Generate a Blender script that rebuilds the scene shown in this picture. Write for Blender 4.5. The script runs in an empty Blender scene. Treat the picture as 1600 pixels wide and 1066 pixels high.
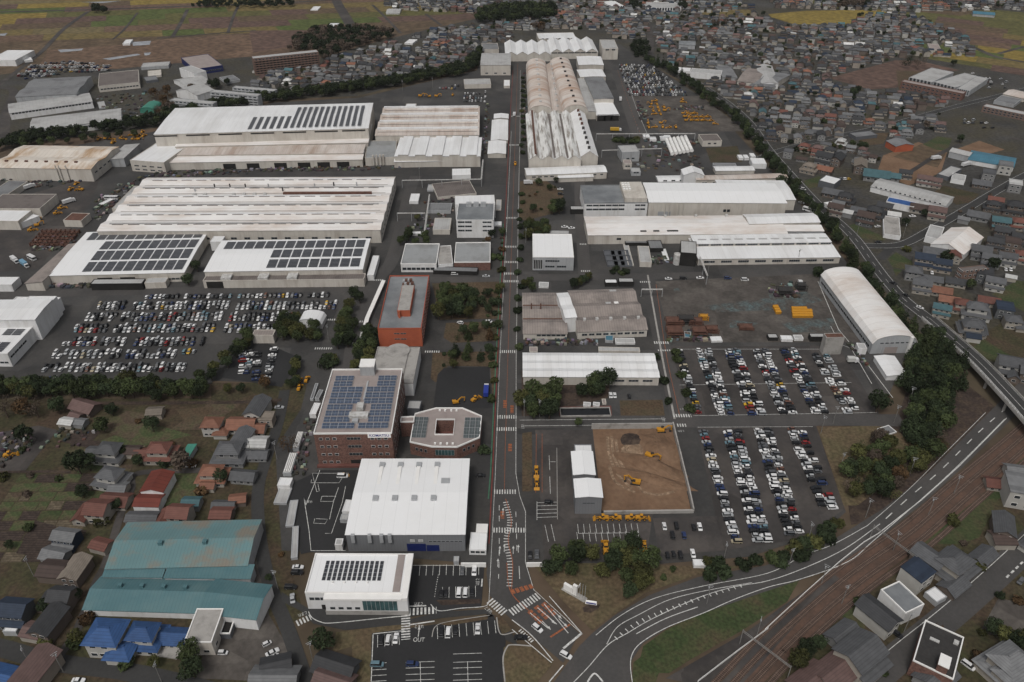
import bpy, math, random
from mathutils import Vector
random.seed(7)
R=math.radians
SC=bpy.context.scene; COL=SC.collection
# ------------------------------------------------------------ camera, sky, sun, exposure
F=1244.0; TILT=math.atan(845/F); CH=245.0; YAW=0.016
cam=bpy.data.cameras.new('camera'); cam.sensor_width=36; cam.lens=F/1600*36; cam.clip_start=1; cam.clip_end=20000
camo=bpy.data.objects.new('camera',cam); COL.objects.link(camo)
camo.location=(0,0,CH); camo.rotation_euler=(math.pi/2-TILT,0,YAW); SC.camera=camo
SUN_EL=R(58); SUN_AZ=R(200)
wd=bpy.data.worlds.new('World'); SC.world=wd; wd.use_nodes=True
nt=wd.node_tree; bg=nt.nodes['Background']
sk=nt.nodes.new('ShaderNodeTexSky'); sk.sky_type='NISHITA'; sk.sun_disc=False
sk.sun_elevation=SUN_EL; sk.sun_rotation=SUN_AZ; sk.dust_density=6; sk.air_density=1.0; sk.ozone_density=1
hs=nt.nodes.new('ShaderNodeHueSaturation'); hs.inputs['Saturation'].default_value=0.22
nt.links.new(sk.outputs[0],hs.inputs['Color']); nt.links.new(hs.outputs[0],bg.inputs[0]); bg.inputs[1].default_value=0.115
sl=bpy.data.lights.new('sun','SUN'); sl.energy=1.5; sl.angle=R(12); sl.color=(1,.96,.9)
so=bpy.data.objects.new('sun',sl); COL.objects.link(so)
sdir=Vector((math.sin(SUN_AZ)*math.cos(SUN_EL),math.cos(SUN_AZ)*math.cos(SUN_EL),math.sin(SUN_EL)))
so.rotation_euler=sdir.to_track_quat('Z','Y').to_euler()
SC.view_settings.view_transform='Standard'; SC.view_settings.look='None'
SC.view_settings.exposure=-0.38; SC.view_settings.gamma=1; SC.view_settings.use_curve_mapping=False
# ------------------------------------------------------------ picture point -> place on the ground
ct,st=math.cos(TILT),math.sin(TILT); cy_,sy_=math.cos(YAW),math.sin(YAW)
def W(p,z=0.0):
    u=(p[0]-800)/F; v=(533-p[1])/F
    y=ct+v*st; zz=v*ct-st; t=(z-CH)/zz
    x=u*t; y=y*t
    return Vector((x*cy_-y*sy_, x*sy_+y*cy_, z))
def PROJ(P):
    x=P[0]*cy_+P[1]*sy_; y=-P[0]*sy_+P[1]*cy_; z=P[2]-CH
    dep=y*ct-z*st; up=y*st+z*ct
    return (800+F*x/dep, 533-F*up/dep)
TY=[0,250,500,760]
def px(t,x,y):
    if t is None: return (x,y)
    c,r=int(t[0]),int(t[1]); s=3.4825 if r==3 else 3.9475
    return (400*c+x/s, TY[r]+y/s)
# ------------------------------------------------------------ materials
MATS={}
def hexc(c): return (c[0],c[1],c[2],1)
def mat(name,col,rough=.85,var=.18,scale=.15,stain=None,sscale=.08,sthr=.55,ssoft=.12,sstretch=None,seam=None,sdark=.75,spec=.3,metal=0,attr=None,bump=0,fine=0,famp=.28,rnd=0,patch=None):
    m=bpy.data.materials.new(name); m.use_nodes=True; n=m.node_tree.nodes; l=m.node_tree.links
    b=n['Principled BSDF']; b.inputs['Roughness'].default_value=rough; b.inputs['Metallic'].default_value=metal
    b.inputs['Specular IOR Level'].default_value=spec
    tc=n.new('ShaderNodeTexCoord'); co=tc.outputs['Object']
    nz=n.new('ShaderNodeTexNoise'); nz.inputs['Scale'].default_value=scale; nz.inputs['Detail'].default_value=6; l.new(co,nz.inputs['Vector'])
    mr=n.new('ShaderNodeMapRange'); mr.inputs[1].default_value=.3; mr.inputs[2].default_value=.7
    mr.inputs[3].default_value=1-var; mr.inputs[4].default_value=1+var; l.new(nz.outputs[0],mr.inputs[0])
    mx=n.new('ShaderNodeMix'); mx.data_type='RGBA'; mx.blend_type='MULTIPLY'; mx.inputs[0].default_value=1
    if attr=='obj':
        oi=n.new('ShaderNodeObjectInfo'); l.new(oi.outputs['Color'],mx.inputs[6])
    elif attr:
        at=n.new('ShaderNodeAttribute'); at.attribute_name=attr; l.new(at.outputs['Color'],mx.inputs[6])
    else: mx.inputs[6].default_value=hexc(col)
    l.new(mr.outputs[0],mx.inputs[7]); cur=mx.outputs[2]
    if stain:
        v=co
        if sstretch:
            mp=n.new('ShaderNodeMapping'); mp.inputs['Scale'].default_value=sstretch; l.new(co,mp.inputs[0]); v=mp.outputs[0]
        n2=n.new('ShaderNodeTexNoise'); n2.inputs['Scale'].default_value=sscale; n2.inputs['Detail'].default_value=7; n2.inputs['Roughness'].default_value=.65; l.new(v,n2.inputs['Vector'])
        m2=n.new('ShaderNodeMapRange'); m2.inputs[1].default_value=sthr-ssoft; m2.inputs[2].default_value=sthr+ssoft; l.new(n2.outputs[0],m2.inputs[0])
        x2=n.new('ShaderNodeMix'); x2.data_type='RGBA'; l.new(m2.outputs[0],x2.inputs[0]); l.new(cur,x2.inputs[6]); x2.inputs[7].default_value=hexc(stain); cur=x2.outputs[2]
    if fine:
        n4=n.new('ShaderNodeTexNoise'); n4.inputs['Scale'].default_value=fine; n4.inputs['Detail'].default_value=3; l.new(co,n4.inputs['Vector'])
        m4=n.new('ShaderNodeMapRange'); m4.inputs[1].default_value=.35; m4.inputs[2].default_value=.65; m4.inputs[3].default_value=1-famp; m4.inputs[4].default_value=1+famp; l.new(n4.outputs[0],m4.inputs[0])
        x4=n.new('ShaderNodeMix'); x4.data_type='RGBA'; x4.blend_type='MULTIPLY'; x4.inputs[0].default_value=1; l.new(cur,x4.inputs[6]); l.new(m4.outputs[0],x4.inputs[7]); cur=x4.outputs[2]
    if seam:   # (axis, pitch m) sheet joints
        sp=n.new('ShaderNodeSeparateXYZ'); l.new(co,sp.inputs[0])
        d=n.new('ShaderNodeMath'); d.operation='DIVIDE'; l.new(sp.outputs[seam[0]],d.inputs[0]); d.inputs[1].default_value=seam[1]
        fr=n.new('ShaderNodeMath'); fr.operation='FRACT'; l.new(d.outputs[0],fr.inputs[0])
        g=n.new('ShaderNodeMath'); g.operation='LESS_THAN'; l.new(fr.outputs[0],g.inputs[0]); g.inputs[1].default_value=seam[2] if len(seam)>2 else .16
        x3=n.new('ShaderNodeMix'); x3.data_type='RGBA'; x3.blend_type='MULTIPLY'; l.new(g.outputs[0],x3.inputs[0]); l.new(cur,x3.inputs[6]); x3.inputs[7].default_value=(sdark,sdark,sdark,1); cur=x3.outputs[2]
    if patch:  # straight-edged repair patches: blocks of slightly different shade
        vo=n.new('ShaderNodeTexVoronoi'); vo.distance='CHEBYCHEV'; vo.inputs['Scale'].default_value=patch; l.new(co,vo.inputs['Vector'])
        sx=n.new('ShaderNodeSeparateColor'); l.new(vo.outputs['Color'],sx.inputs[0])
        m6=n.new('ShaderNodeMapRange'); m6.inputs[3].default_value=.82; m6.inputs[4].default_value=1.24; l.new(sx.outputs[0],m6.inputs[0])
        x6=n.new('ShaderNodeMix'); x6.data_type='RGBA'; x6.blend_type='MULTIPLY'; x6.inputs[0].default_value=1; l.new(cur,x6.inputs[6]); l.new(m6.outputs[0],x6.inputs[7]); cur=x6.outputs[2]
    if rnd:    # every plant or thing a little different
        oi2=n.new('ShaderNodeObjectInfo'); m7=n.new('ShaderNodeMapRange'); m7.inputs[3].default_value=1-rnd; m7.inputs[4].default_value=1+rnd; l.new(oi2.outputs['Random'],m7.inputs[0])
        x7=n.new('ShaderNodeMix'); x7.data_type='RGBA'; x7.blend_type='MULTIPLY'; x7.inputs[0].default_value=1; l.new(cur,x7.inputs[6]); l.new(m7.outputs[0],x7.inputs[7]); cur=x7.outputs[2]
    l.new(cur,b.inputs['Base Color'])
    if bump:
        bp=n.new('ShaderNodeBump'); bp.inputs['Strength'].default_value=bump; bp.inputs['Distance'].default_value=.3
        n5=n.new('ShaderNodeTexNoise'); n5.inputs['Scale'].default_value=1.2; n5.inputs['Detail'].default_value=6; l.new(co,n5.inputs['Vector']); l.new(n5.outputs[0],bp.inputs['Height']); l.new(bp.outputs[0],b.inputs['Normal'])
    MATS[name]=m; return m
mat('asphalt',(.043,.042,.0415),.88,.22,.015,stain=(.068,.064,.06),sscale=.035,sthr=.56,fine=.6,famp=.08,patch=.03)
mat('asphalt_old',(.047,.0425,.041),.9,.2,.03,stain=(.08,.07,.063),sscale=.05,sthr=.56,fine=.5,famp=.08,patch=.04)
mat('asphalt_new',(.024,.024,.025),.8,.2,.03,fine=.7,famp=.06)
mat('yard_stained',(.066,.058,.052),.9,.3,.05,stain=(.1,.09,.08),sscale=.09,sthr=.56,fine=.5,famp=.14,patch=.07)
mat('teal_patch',(.085,.12,.125),.9,.35,.3,stain=(.07,.062,.055),sscale=.12,sthr=.46,fine=.7)
mat('road',(.058,.0555,.054),.88,.15,.05,stain=(.085,.078,.074),sscale=.03,sthr=.57,sstretch=(1,.2,1),fine=.8,famp=.07)
mat('road_dark',(.038,.0375,.037),.82,.18,.05,fine=.8,famp=.07)
mat('paint_white',(.58,.58,.56),.75,.25,1.5,stain=(.2,.195,.19),sscale=.9,sthr=.6,ssoft=.15)
mat('paint_orange',(.3,.095,.04),.75,.3,1.5,stain=(.12,.07,.05),sscale=.9,sthr=.58,ssoft=.15)
mat('paint_red',(.17,.04,.032),.8,.25,.3)
mat('paint_green',(.05,.14,.085),.8,.3,.3)
mat('concrete',(.36,.345,.325),.9,.18,.2,stain=(.2,.19,.175),sscale=.2)
mat('paving_red',(.13,.055,.045),.9,.2,.3)
mat('soil',(.155,.094,.058),.95,.22,.04,stain=(.19,.122,.078),sscale=.06,sthr=.56,fine=.5,famp=.1,bump=.4)
mat('soil_dark',(.042,.03,.025),.95,.3,.1,stain=(.07,.05,.036),sscale=.15,sthr=.55,fine=.8)
mat('soil_track',(.3,.21,.14),.95,.25,.3,stain=(.15,.1,.065),sscale=.5,sthr=.5,fine=.9)
mat('dry_lawn',(.11,.08,.048),.95,.3,.06,stain=(.075,.068,.034),sscale=.07,sthr=.55,fine=.7)
mat('lawn_brown',(.085,.058,.036),.95,.3,.08,stain=(.06,.05,.03),sscale=.1,sthr=.55,fine=.8)
mat('grass',(.042,.06,.022),.95,.3,.06,stain=(.068,.05,.03),sscale=.06,sthr=.55,fine=.8)
mat('grass_mixed',(.044,.044,.02),.95,.4,.07,stain=(.062,.042,.028),sscale=.05,sthr=.5,fine=.7)
mat('town_ground',(.05,.048,.045),.95,.3,.03,stain=(.055,.048,.03),sscale=.02,sthr=.55,fine=.4)
mat('far_ground',(.075,.062,.04),.95,.3,.004,stain=(.09,.06,.042),sscale=.004,sthr=.5,fine=.05)
mat('track_bed',(.055,.036,.029),.95,.2,.1,fine=.9,famp=.15)
mat('ballast',(.105,.063,.046),.95,.2,.06,stain=(.07,.047,.037),sscale=.1,sthr=.56,fine=.9,famp=.12)
mat('rail',(.2,.14,.11),.5,.2,.5,metal=.2)
mat('sleeper',(.12,.085,.068),.9,.25,.5)
for i,c in enumerate([(.13,.085,.058),(.105,.074,.047),(.15,.115,.046),(.21,.155,.04),(.1,.095,.034),(.08,.1,.03),(.11,.07,.056),(.15,.12,.06)]):
    mat('field%d'%i,c,.95,.22,.02,stain=tuple(k*.72 for k in c),sscale=.03,sthr=.55,fine=.15)
mat('plot_soil',(.05,.036,.03),.95,.25,.3,seam=(1,1.2,.4),sdark=.65,fine=.8)
mat('plot_green',(.06,.085,.032),.95,.35,.15,stain=(.075,.055,.035),sscale=.15,sthr=.52,fine=.9)
mat('plot_light',(.11,.088,.06),.95,.25,.3,seam=(1,1.2,.4),sdark=.7,fine=.8)
mat('plot_brown',(.085,.06,.042),.95,.3,.15,stain=(.06,.07,.03),sscale=.12,sthr=.56,fine=.9)
# roofs
mat('r_white',(.7,.705,.71),.55,.05,.05,stain=(.56,.555,.545),sscale=.07,sthr=.6,ssoft=.18,sstretch=(1.8,.3,1),seam=(0,4,.05),sdark=.86)
mat('r_clean',(.76,.765,.77),.5,.03,.05,stain=(.68,.68,.675),sscale=.05,sthr=.62,ssoft=.2,seam=(0,5,.04),sdark=.9)
mat('r_whitey',(.74,.745,.75),.55,.05,.05,stain=(.58,.57,.56),sscale=.06,sthr=.58,ssoft=.2,seam=(1,5,.05),sdark=.86)
mat('r_aged',(.7,.685,.67),.7,.05,.06,stain=(.53,.455,.4),sscale=.06,sthr=.585,ssoft=.15,sstretch=(.5,1.2,1),seam=(1,6,.04),sdark=.8)
mat('r_rust',(.52,.475,.44),.75,.1,.06,stain=(.33,.25,.2),sscale=.06,sthr=.56,ssoft=.16,sstretch=(1.5,.35,1),seam=(0,3.5,.08),sdark=.8)
mat('r_rusty',(.6,.55,.49),.75,.1,.06,stain=(.33,.19,.08),sscale=.05,sthr=.6,ssoft=.12,sstretch=(1.6,.5,1),seam=(0,3.5,.08),sdark=.8)
mat('r_hangar',(.56,.515,.475),.75,.09,.05,stain=(.37,.24,.17),sscale=.07,sthr=.55,ssoft=.13,sstretch=(.35,1.6,.35),seam=(1,5,.06),sdark=.86)
mat('r_streak',(.66,.66,.645),.75,.12,.08,stain=(.24,.215,.19),sscale=.3,sthr=.54,ssoft=.07,sstretch=(1.6,.12,.3),seam=(1,2.5,.1),sdark=.8)
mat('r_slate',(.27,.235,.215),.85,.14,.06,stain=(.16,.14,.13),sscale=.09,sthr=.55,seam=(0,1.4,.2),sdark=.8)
mat('r_brown',(.16,.14,.13),.85,.16,.1,stain=(.1,.085,.08),sscale=.1,sthr=.55,seam=(0,1.4,.2),sdark=.8)
mat('r_grey',(.2,.205,.21),.7,.12,.08,stain=(.12,.12,.125),sscale=.08,sthr=.55,seam=(0,2,.1),sdark=.82)
mat('r_lgrey',(.4,.4,.395),.75,.1,.08,stain=(.27,.265,.26),sscale=.08,sthr=.56,seam=(0,3,.08),sdark=.85)
mat('r_deck',(.15,.16,.17),.6,.14,.07,stain=(.25,.26,.265),sscale=.06,sthr=.56,ssoft=.15)
mat('r_deckl',(.3,.31,.315),.55,.12,.07,stain=(.17,.17,.165),sscale=.07,sthr=.58,ssoft=.15)
mat('r_gravel',(.3,.26,.245),.9,.12,.4,stain=(.24,.2,.19),sscale=.2)
mat('r_conc',(.36,.345,.325),.9,.15,.15,stain=(.2,.19,.18),sscale=.15)
mat('r_teal',(.07,.15,.168),.6,.1,.06,stain=(.095,.17,.18),sscale=.1,sthr=.55,seam=(0,1.3,.15),sdark=.85)
mat('r_tealold',(.115,.205,.215),.75,.1,.06,stain=(.19,.175,.145),sscale=.08,sthr=.56,ssoft=.08,seam=(0,1.3,.15),sdark=.85)
mat('r_redmetal',(.13,.032,.022),.7,.15,.2,seam=(1,2.2,.12),sdark=.7)
mat('r_bluetarp',(.03,.09,.26),.5,.15,.3,seam=(0,1,.12),sdark=.8)
mat('r_skyblue',(.06,.16,.22),.6,.12,.2,seam=(0,1.5,.12),sdark=.85)
mat('r_green',(.05,.2,.15),.6,.12,.2,seam=(0,1.5,.12),sdark=.85)
# walls
mat('w_cream',(.5,.47,.425),.85,.08,.1,stain=(.36,.32,.28),sscale=.12,sthr=.6,sstretch=(1.5,1.5,.3),seam=(0,3,.05),sdark=.85)
mat('w_white',(.66,.66,.66),.8,.06,.1,stain=(.5,.49,.47),sscale=.15,sthr=.6,sstretch=(1.5,1.5,.3))
mat('w_grey',(.34,.35,.36),.8,.08,.1,stain=(.25,.25,.25),sscale=.15,sthr=.6,sstretch=(1.5,1.5,.3),seam=(0,2,.06),sdark=.85)
mat('w_dark',(.1,.105,.115),.7,.08,.1,seam=(0,1,.12),sdark=.85)
mat('w_mid',(.17,.175,.185),.7,.08,.1,seam=(0,1.2,.12),sdark=.85)
mat('w_brick',(.155,.085,.068),.85,.1,.2,stain=(.13,.07,.057),sscale=.3,sthr=.55,fine=1.5)
mat('w_orange',(.38,.1,.05),.8,.08,.15,stain=(.31,.08,.042),sscale=.2,sthr=.57)
mat('w_brown',(.16,.105,.085),.85,.1,.2)
mat('trim_white',(.75,.74,.72),.6,.04,.3)
mat('trim_red',(.33,.08,.045),.7,.05,.3)
mat('glass',(.03,.035,.04),.15,.3,.4,spec=.6)
mat('glass_teal',(.05,.1,.105),.12,.4,.3,spec=.6)
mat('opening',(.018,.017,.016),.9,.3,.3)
mat('metal',(.42,.43,.44),.5,.1,.5,metal=.3)
mat('duct',(.5,.5,.49),.6,.12,.4,stain=(.3,.28,.26),sscale=.6)
mat('rustbrown',(.11,.055,.04),.85,.3,.4)
mat('shutter_blue',(.012,.02,.1),.5,.1,.5,seam=(2,.3,.2),sdark=.8)
mat('sign_blue',(.02,.025,.2),.5,.05,.5)
mat('solar',(.03,.032,.038),.3,.12,.5,seam=(0,1.05,.07),sdark=2.4,spec=.5)
mat('solar_grey',(.07,.082,.085),.3,.15,.4,seam=(0,1.6,.1),sdark=1.9,spec=.5)
mat('solar_blue',(.05,.068,.105),.3,.15,.4,seam=(0,1.6,.1),sdark=2.2,spec=.5)
mat('solar_frame',(.45,.46,.47),.5,.05,.5)
# houses, cars, machines, plants
mat('h_roof',(1,1,1),.7,.16,.5,attr='obj',seam=(2,.35,.3),sdark=.8)
mat('h_wall',(1,1,1),.85,.1,.3,attr='obj')
mat('far_house',(1,1,1),.8,.2,.3,attr='Col')
mat('car_paint',(1,1,1),.3,.03,.5,attr='obj',spec=.5)
mat('far_car',(1,1,1),.35,.05,.5,attr='Col',spec=.5)
mat('car_glass',(.012,.014,.016),.1,.1,.5,spec=.6)
mat('rubber',(.018,.018,.018),.85,.1,1)
mat('lamp_red',(.3,.02,.015),.3,.1,1)
mat('machine_yellow',(.5,.235,.02),.45,.14,1.2,stain=(.3,.16,.04),sscale=1.2,sthr=.6)
mat('machine_dark',(.035,.033,.032),.7,.2,1)
mat('leaf_dark',(.027,.038,.018),.85,.45,.6,spec=.15,rnd=.45)
mat('leaf_mid',(.042,.055,.022),.85,.45,.6,spec=.15,rnd=.45)
mat('leaf_olive',(.06,.062,.022),.85,.45,.6,spec=.15,rnd=.45)
mat('leaf_autumn',(.085,.052,.026),.85,.45,.6,spec=.15,rnd=.45)
mat('leaf_bare',(.085,.066,.052),.9,.4,.6,spec=.1,rnd=.45)
mat('bark',(.07,.05,.038),.95,.25,2)
mat('pole',(.2,.195,.185),.8,.12,.5)
mat('water_dark',(.01,.011,.012),.08,.1,.5,spec=.6)
mat('puddle',(.3,.31,.33),.25,.3,.1,spec=.6)
# ------------------------------------------------------------ mesh helpers
class MB:
    def __init__(s): s.v=[]; s.f=[]; s.m=[]; s.c=[]
    def add(s,vs,fs,mi=0,c=None):
        o=len(s.v); s.v+=[tuple(p) for p in vs]
        for f in fs: s.f.append(tuple(o+i for i in f)); s.m.append(mi); s.c.append(c)
    def box(s,x0,x1,y0,y1,z0,z1,mi=0,c=None,bottom=True):
        fs=[(4,5,6,7),(0,1,5,4),(1,2,6,5),(2,3,7,6),(3,0,4,7)]
        if bottom: fs.append((3,2,1,0))
        s.add([(x0,y0,z0),(x1,y0,z0),(x1,y1,z0),(x0,y1,z0),(x0,y0,z1),(x1,y0,z1),(x1,y1,z1),(x0,y1,z1)],fs,mi,c)
    def hexa(s,b,t,mi=0,c=None):
        s.add(list(b)+list(t),[(4,5,6,7),(0,1,5,4),(1,2,6,5),(2,3,7,6),(3,0,4,7),(3,2,1,0)],mi,c)
    def cyl(s,p,q,r0,r1=None,n=10,mi=0,c=None):
        r1=r0 if r1 is None else r1; p=Vector(p); q=Vector(q); d=(q-p).normalized()
        a=d.orthogonal().normalized(); b=d.cross(a)
        vs=[]
        for (o,r) in ((p,r0),(q,r1)):
            for i in range(n):
                t=2*math.pi*i/n; vs.append(o+(a*math.cos(t)+b*math.sin(t))*r)
        fs=[(i,(i+1)%n,n+(i+1)%n,n+i) for i in range(n)]+[tuple(range(n-1,-1,-1)),tuple(range(n,2*n))]
        s.add(vs,fs,mi,c)
    def poly(s,pts,z0,z1,mi=0,mis=None):
        n=len(pts)
        vs=[(p[0],p[1],z0) for p in pts]+[(p[0],p[1],z1) for p in pts]
        s.add(vs,[tuple(range(n,2*n))],mi); 
        s.add(vs,[(i,(i+1)%n,n+(i+1)%n,n+i) for i in range(n)],mi if mis is None else mis)
    def mesh(s,name,mats):
        me=bpy.data.meshes.new(name); me.from_pydata(s.v,[],s.f)
        for m in (mats if isinstance(mats,(list,tuple)) else [mats]): me.materials.append(MATS[m])
        if max(s.m,default=0)>0: me.polygons.foreach_set('material_index',s.m)
        if any(c is not None for c in s.c):
            a=me.color_attributes.new('Col','FLOAT_COLOR','CORNER'); buf=[]
            for f,c in zip(s.f,s.c):
                cc=tuple(c or (.5,.5,.5))+(1,)
                buf.extend(cc*len(f))
            a.data.foreach_set('color',buf)
        me.update(); return me
    def obj(s,name,mats,parent=None,loc=None,rz=0):
        o=bpy.data.objects.new(name,s.mesh(name,mats)); COL.objects.link(o)
        if parent: o.parent=parent
        if loc is not None: o.location=loc
        o.rotation_euler.z=rz; return o
def mo(name,me,parent=None,loc=(0,0,0),rz=0,color=None,scale=None):
    o=bpy.data.objects.new(name,me); COL.objects.link(o); o.parent=parent; o.location=loc; o.rotation_euler.z=rz
    if color: o.color=tuple(color)+(1,)
    if scale: o.scale=scale
    return o
def empty(name,loc,rz=0):
    o=bpy.data.objects.new(name,None); COL.objects.link(o); o.location=loc; o.rotation_euler.z=rz; o.empty_display_size=.5; return o
def tag(o,label=None,cat=None,group=None,kind=None):
    if label: o['label']=label
    if cat: o['category']=cat
    if group: o['group']=group
    if kind: o['kind']=kind
    return o
def orr(n): return '%d%s'%(n,'th' if 10<=n%100<=20 else {1:'st',2:'nd',3:'rd'}.get(n%10,'th'))
_lay={}
def sheet(name,pts,m,z,label=None,parent=None,kind='structure',thick=0):
    P=[W(p,0) for p in pts]; c=sum(P,Vector())/len(P)
    b=MB()
    if thick: b.poly([p-c for p in (P if area(P)>0 else P[::-1])],0,thick)
    else:
        Q=P if area(P)>0 else P[::-1]
        b.add([(p.x-c.x,p.y-c.y,0) for p in Q],[tuple(range(len(Q)))])
    _k[0]+=1; z=z*2.5+(_k[0]%9)*.002
    o=b.obj(name,m,parent,(c.x,c.y,z))
    if parent is None and kind: o['kind']=kind
    return o
_k=[0]
def area(P): return sum(P[i].x*P[(i+1)%len(P)].y-P[(i+1)%len(P)].x*P[i].y for i in range(len(P)))
def smooth(P,n=6):
    out=[]
    for i in range(len(P)-1):
        p0=P[max(i-1,0)];p1=P[i];p2=P[i+1];p3=P[min(i+2,len(P)-1)]
        for k in range(n):
            t=k/n; out.append(.5*((2*p1)+(p2-p0)*t+(2*p0-5*p1+4*p2-p3)*t*t+(3*p1-p0-3*p2+p3)*t**3))
    out.append(P[-1].copy()); return out
def ribbon(name,pts,w,m,z,parent=None,world=False,sm=True,dash=None,kind='structure',thick=0,off=0):
    P=[Vector(p) for p in pts] if world else [W(p,0) for p in pts]
    if sm and len(P)>2: P=smooth(P)
    b=MB(); L=[]
    for i,p in enumerate(P):
        d=(P[min(i+1,len(P)-1)]-P[max(i-1,0)]).normalized(); nrm=Vector((-d.y,d.x,0)); p=p+nrm*off
        L.append((p+nrm*w/2,p-nrm*w/2,p))
    if dash:
        pos=0; on,offl=dash
        for i in range(len(P)-1):
            a,c=L[i][2],L[i+1][2]; s=(c-a).length; d=(c-a)/max(s,1e-6); nrm=Vector((-d.y,d.x,0))*w/2; t=0
            while t<s:
                ph=(pos+t)%(on+offl)
                if ph<on:
                    e=min(s,t+on-ph); q0=a+d*t; q1=a+d*e
                    b.add([(q0+nrm),(q0-nrm),(q1-nrm),(q1+nrm)],[(0,1,2,3)]); t=max(e,t)+.01
                else: t+=max(on+offl-ph,.01)
            pos+=s
    else:
        for i in range(len(P)-1):
            v=[L[i][1],L[i+1][1],L[i+1][0],L[i][0]]
            if thick:
                b.hexa([tuple(q) for q in v],[(q.x,q.y,q.z+thick) for q in v])
            else: b.add(v,[(0,1,2,3)])
    _k[0]+=1; z=z*2.5+(_k[0]%9)*.002
    o=b.obj(name,m,parent,(0,0,z))
    if parent is None and kind: o['kind']=kind
    return o
# ============================================================ ground
def bigground():
    b=MB(); S=9000; b.add([(-S,-2000,0),(S,-2000,0),(S,12000,0),(-S,12000,0)],[(0,1,2,3)])
    tag(b.obj('ground','far_ground',None,(0,0,-.15)),kind='structure')
bigground()
def plots(parent,org,ux,uy,nu,nv,lu,lv,mats,z,cl=None,name='field_plot',gap=.5):
    """rows of field plots: origin pixel, second pixel for the strip direction, third for the track direction"""
    O=W(org); U=(W(ux)-O).normalized(); V=(W(uy)-O).normalized()
    for j in range(nv):
        v0=sum([lv]*j); s=0.0
        while s<nu:
            l=lu*random.uniform(.5,1.6); e=min(nu,s+l)
            q=[O+U*s+V*v0,O+U*(e-gap)+V*v0,O+U*(e-gap)+V*(v0+lv-gap),O+U*s+V*(v0+lv-gap)]
            c=(q[0]+q[2])/2; im=PROJ(c)
            if cl is None or cl(im,c):
                b=MB(); b.add([(p-c) for p in q],[(0,1,2,3)])
                b.obj(name,random.choice(mats),parent,(c.x-parent.location.x,c.y-parent.location.y,z))
            s=e
def inpoly(p,poly):
    r=False; n=len(poly); j=n-1
    for i in range(n):
        (xi,yi),(xj,yj)=poly[i],poly[j]
        if (yi>p[1])!=(yj>p[1]) and p[0]<(xj-xi)*(p[1]-yi)/(yj-yi)+xi: r=not r
        j=i
    return r
# farmland far left: strips between tracks that run up to the right
farm=sheet('farmland',[(-700,-90),(900,-90),(745,12),(700,40),(610,52),(600,60),(450,95),(330,95),(180,110),(60,110),(-60,150),(-500,180)],'field1',-.06)
FA=[(-300,-80),(880,-80),(730,14),(690,30),(600,38),(530,45),(390,50),(260,58),(170,70),(75,76),(-100,92),(-300,100)]
plots(farm,(-330,78),(430,50),(-258,24),1500,26,95,34,['field0','field1','field2','field2','field3','field4','field5','field6','field7'],.03,lambda i,c:inpoly(i,FA))
sheet('bare_field',[(60,106),(75,78),(190,70),(270,60),(400,52),(500,52),(470,70),(440,84),(350,92),(180,108)],'field0',-.02)
sheet('bare_field',[(390,48),(560,46),(560,54),(450,74),(395,82)],'field6',-.01)
for q in ([(90,78),(130,76),(128,79),(95,82)],[(160,92),(215,84),(220,86),(172,94)],[(206,66),(236,64),(234,70),(208,72)],[(225,83),(236,82),(234,86),(226,87)],[(0,53),(12,52),(8,56),(0,56)],[(190,1.5),(150,3),(126,3.5),(160,5)]):
    sheet('puddle',q,'puddle',.03)
for q,w in (([(-20,19.5),(150,15),(260,11),(430,5),(520,0)],6),([(138,18),(100,45),(68,78),(35,105),(5,128),(-20,150)],6),([(215,20),(195,45),(176,62)],3),([(293,15),(283,35),(270,57)],5),([(373,8),(365,25),(356,52)],4),([(520,-10),(530,10),(541,28),(552,47)],14),([(582,8),(600,25),(626,52)],4),([(665,22),(690,40)],4),([(245,60),(330,53),(400,48)],4),
            ([(1012,35),(1016,60),(1018,92),(1030,102)],8),([(-30,140),(20,140),(10,175),(5,215),(-20,235)],8)):
    ribbon('farm_road',q,w,'asphalt_old',.035)
# town ground sheets
sheet('town_ground',[(470,100),(600,62),(740,30),(760,-10),(800,-60),(1500,-90),(1750,20),(1900,420),(1700,560),(1600,600),(1440,520),(1240,290),(1110,150),(1000,92),(960,70),(760,70),(745,100),(560,150),(400,140)],'town_ground',-.05)
sheet('town_ground',[(-200,150),(10,115),(200,100),(340,88),(500,92),(560,150),(430,155),(240,200),(0,228),(-250,240)],'town_ground',-.045)
tg=sheet('meadow',[(1390,20),(1560,16),(1720,30),(1800,140),(1560,110),(1450,92),(1480,60)],'field4',-.022)
plots(tg,(1420,92),(1600,118),(1470,20),420,9,70,28,['field0','field1','field2','field3','field4','field4','field5','field6'],.03,lambda i,c:inpoly(i,[(1410,26),(1560,18),(1720,30),(1800,140),(1560,108),(1470,92),(1500,60)]))
tg=sheet('meadow',[(1180,-20),(1300,14),(1500,12),(1650,-10),(1800,-60),(1300,-80)],'field4',-.02)
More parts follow.
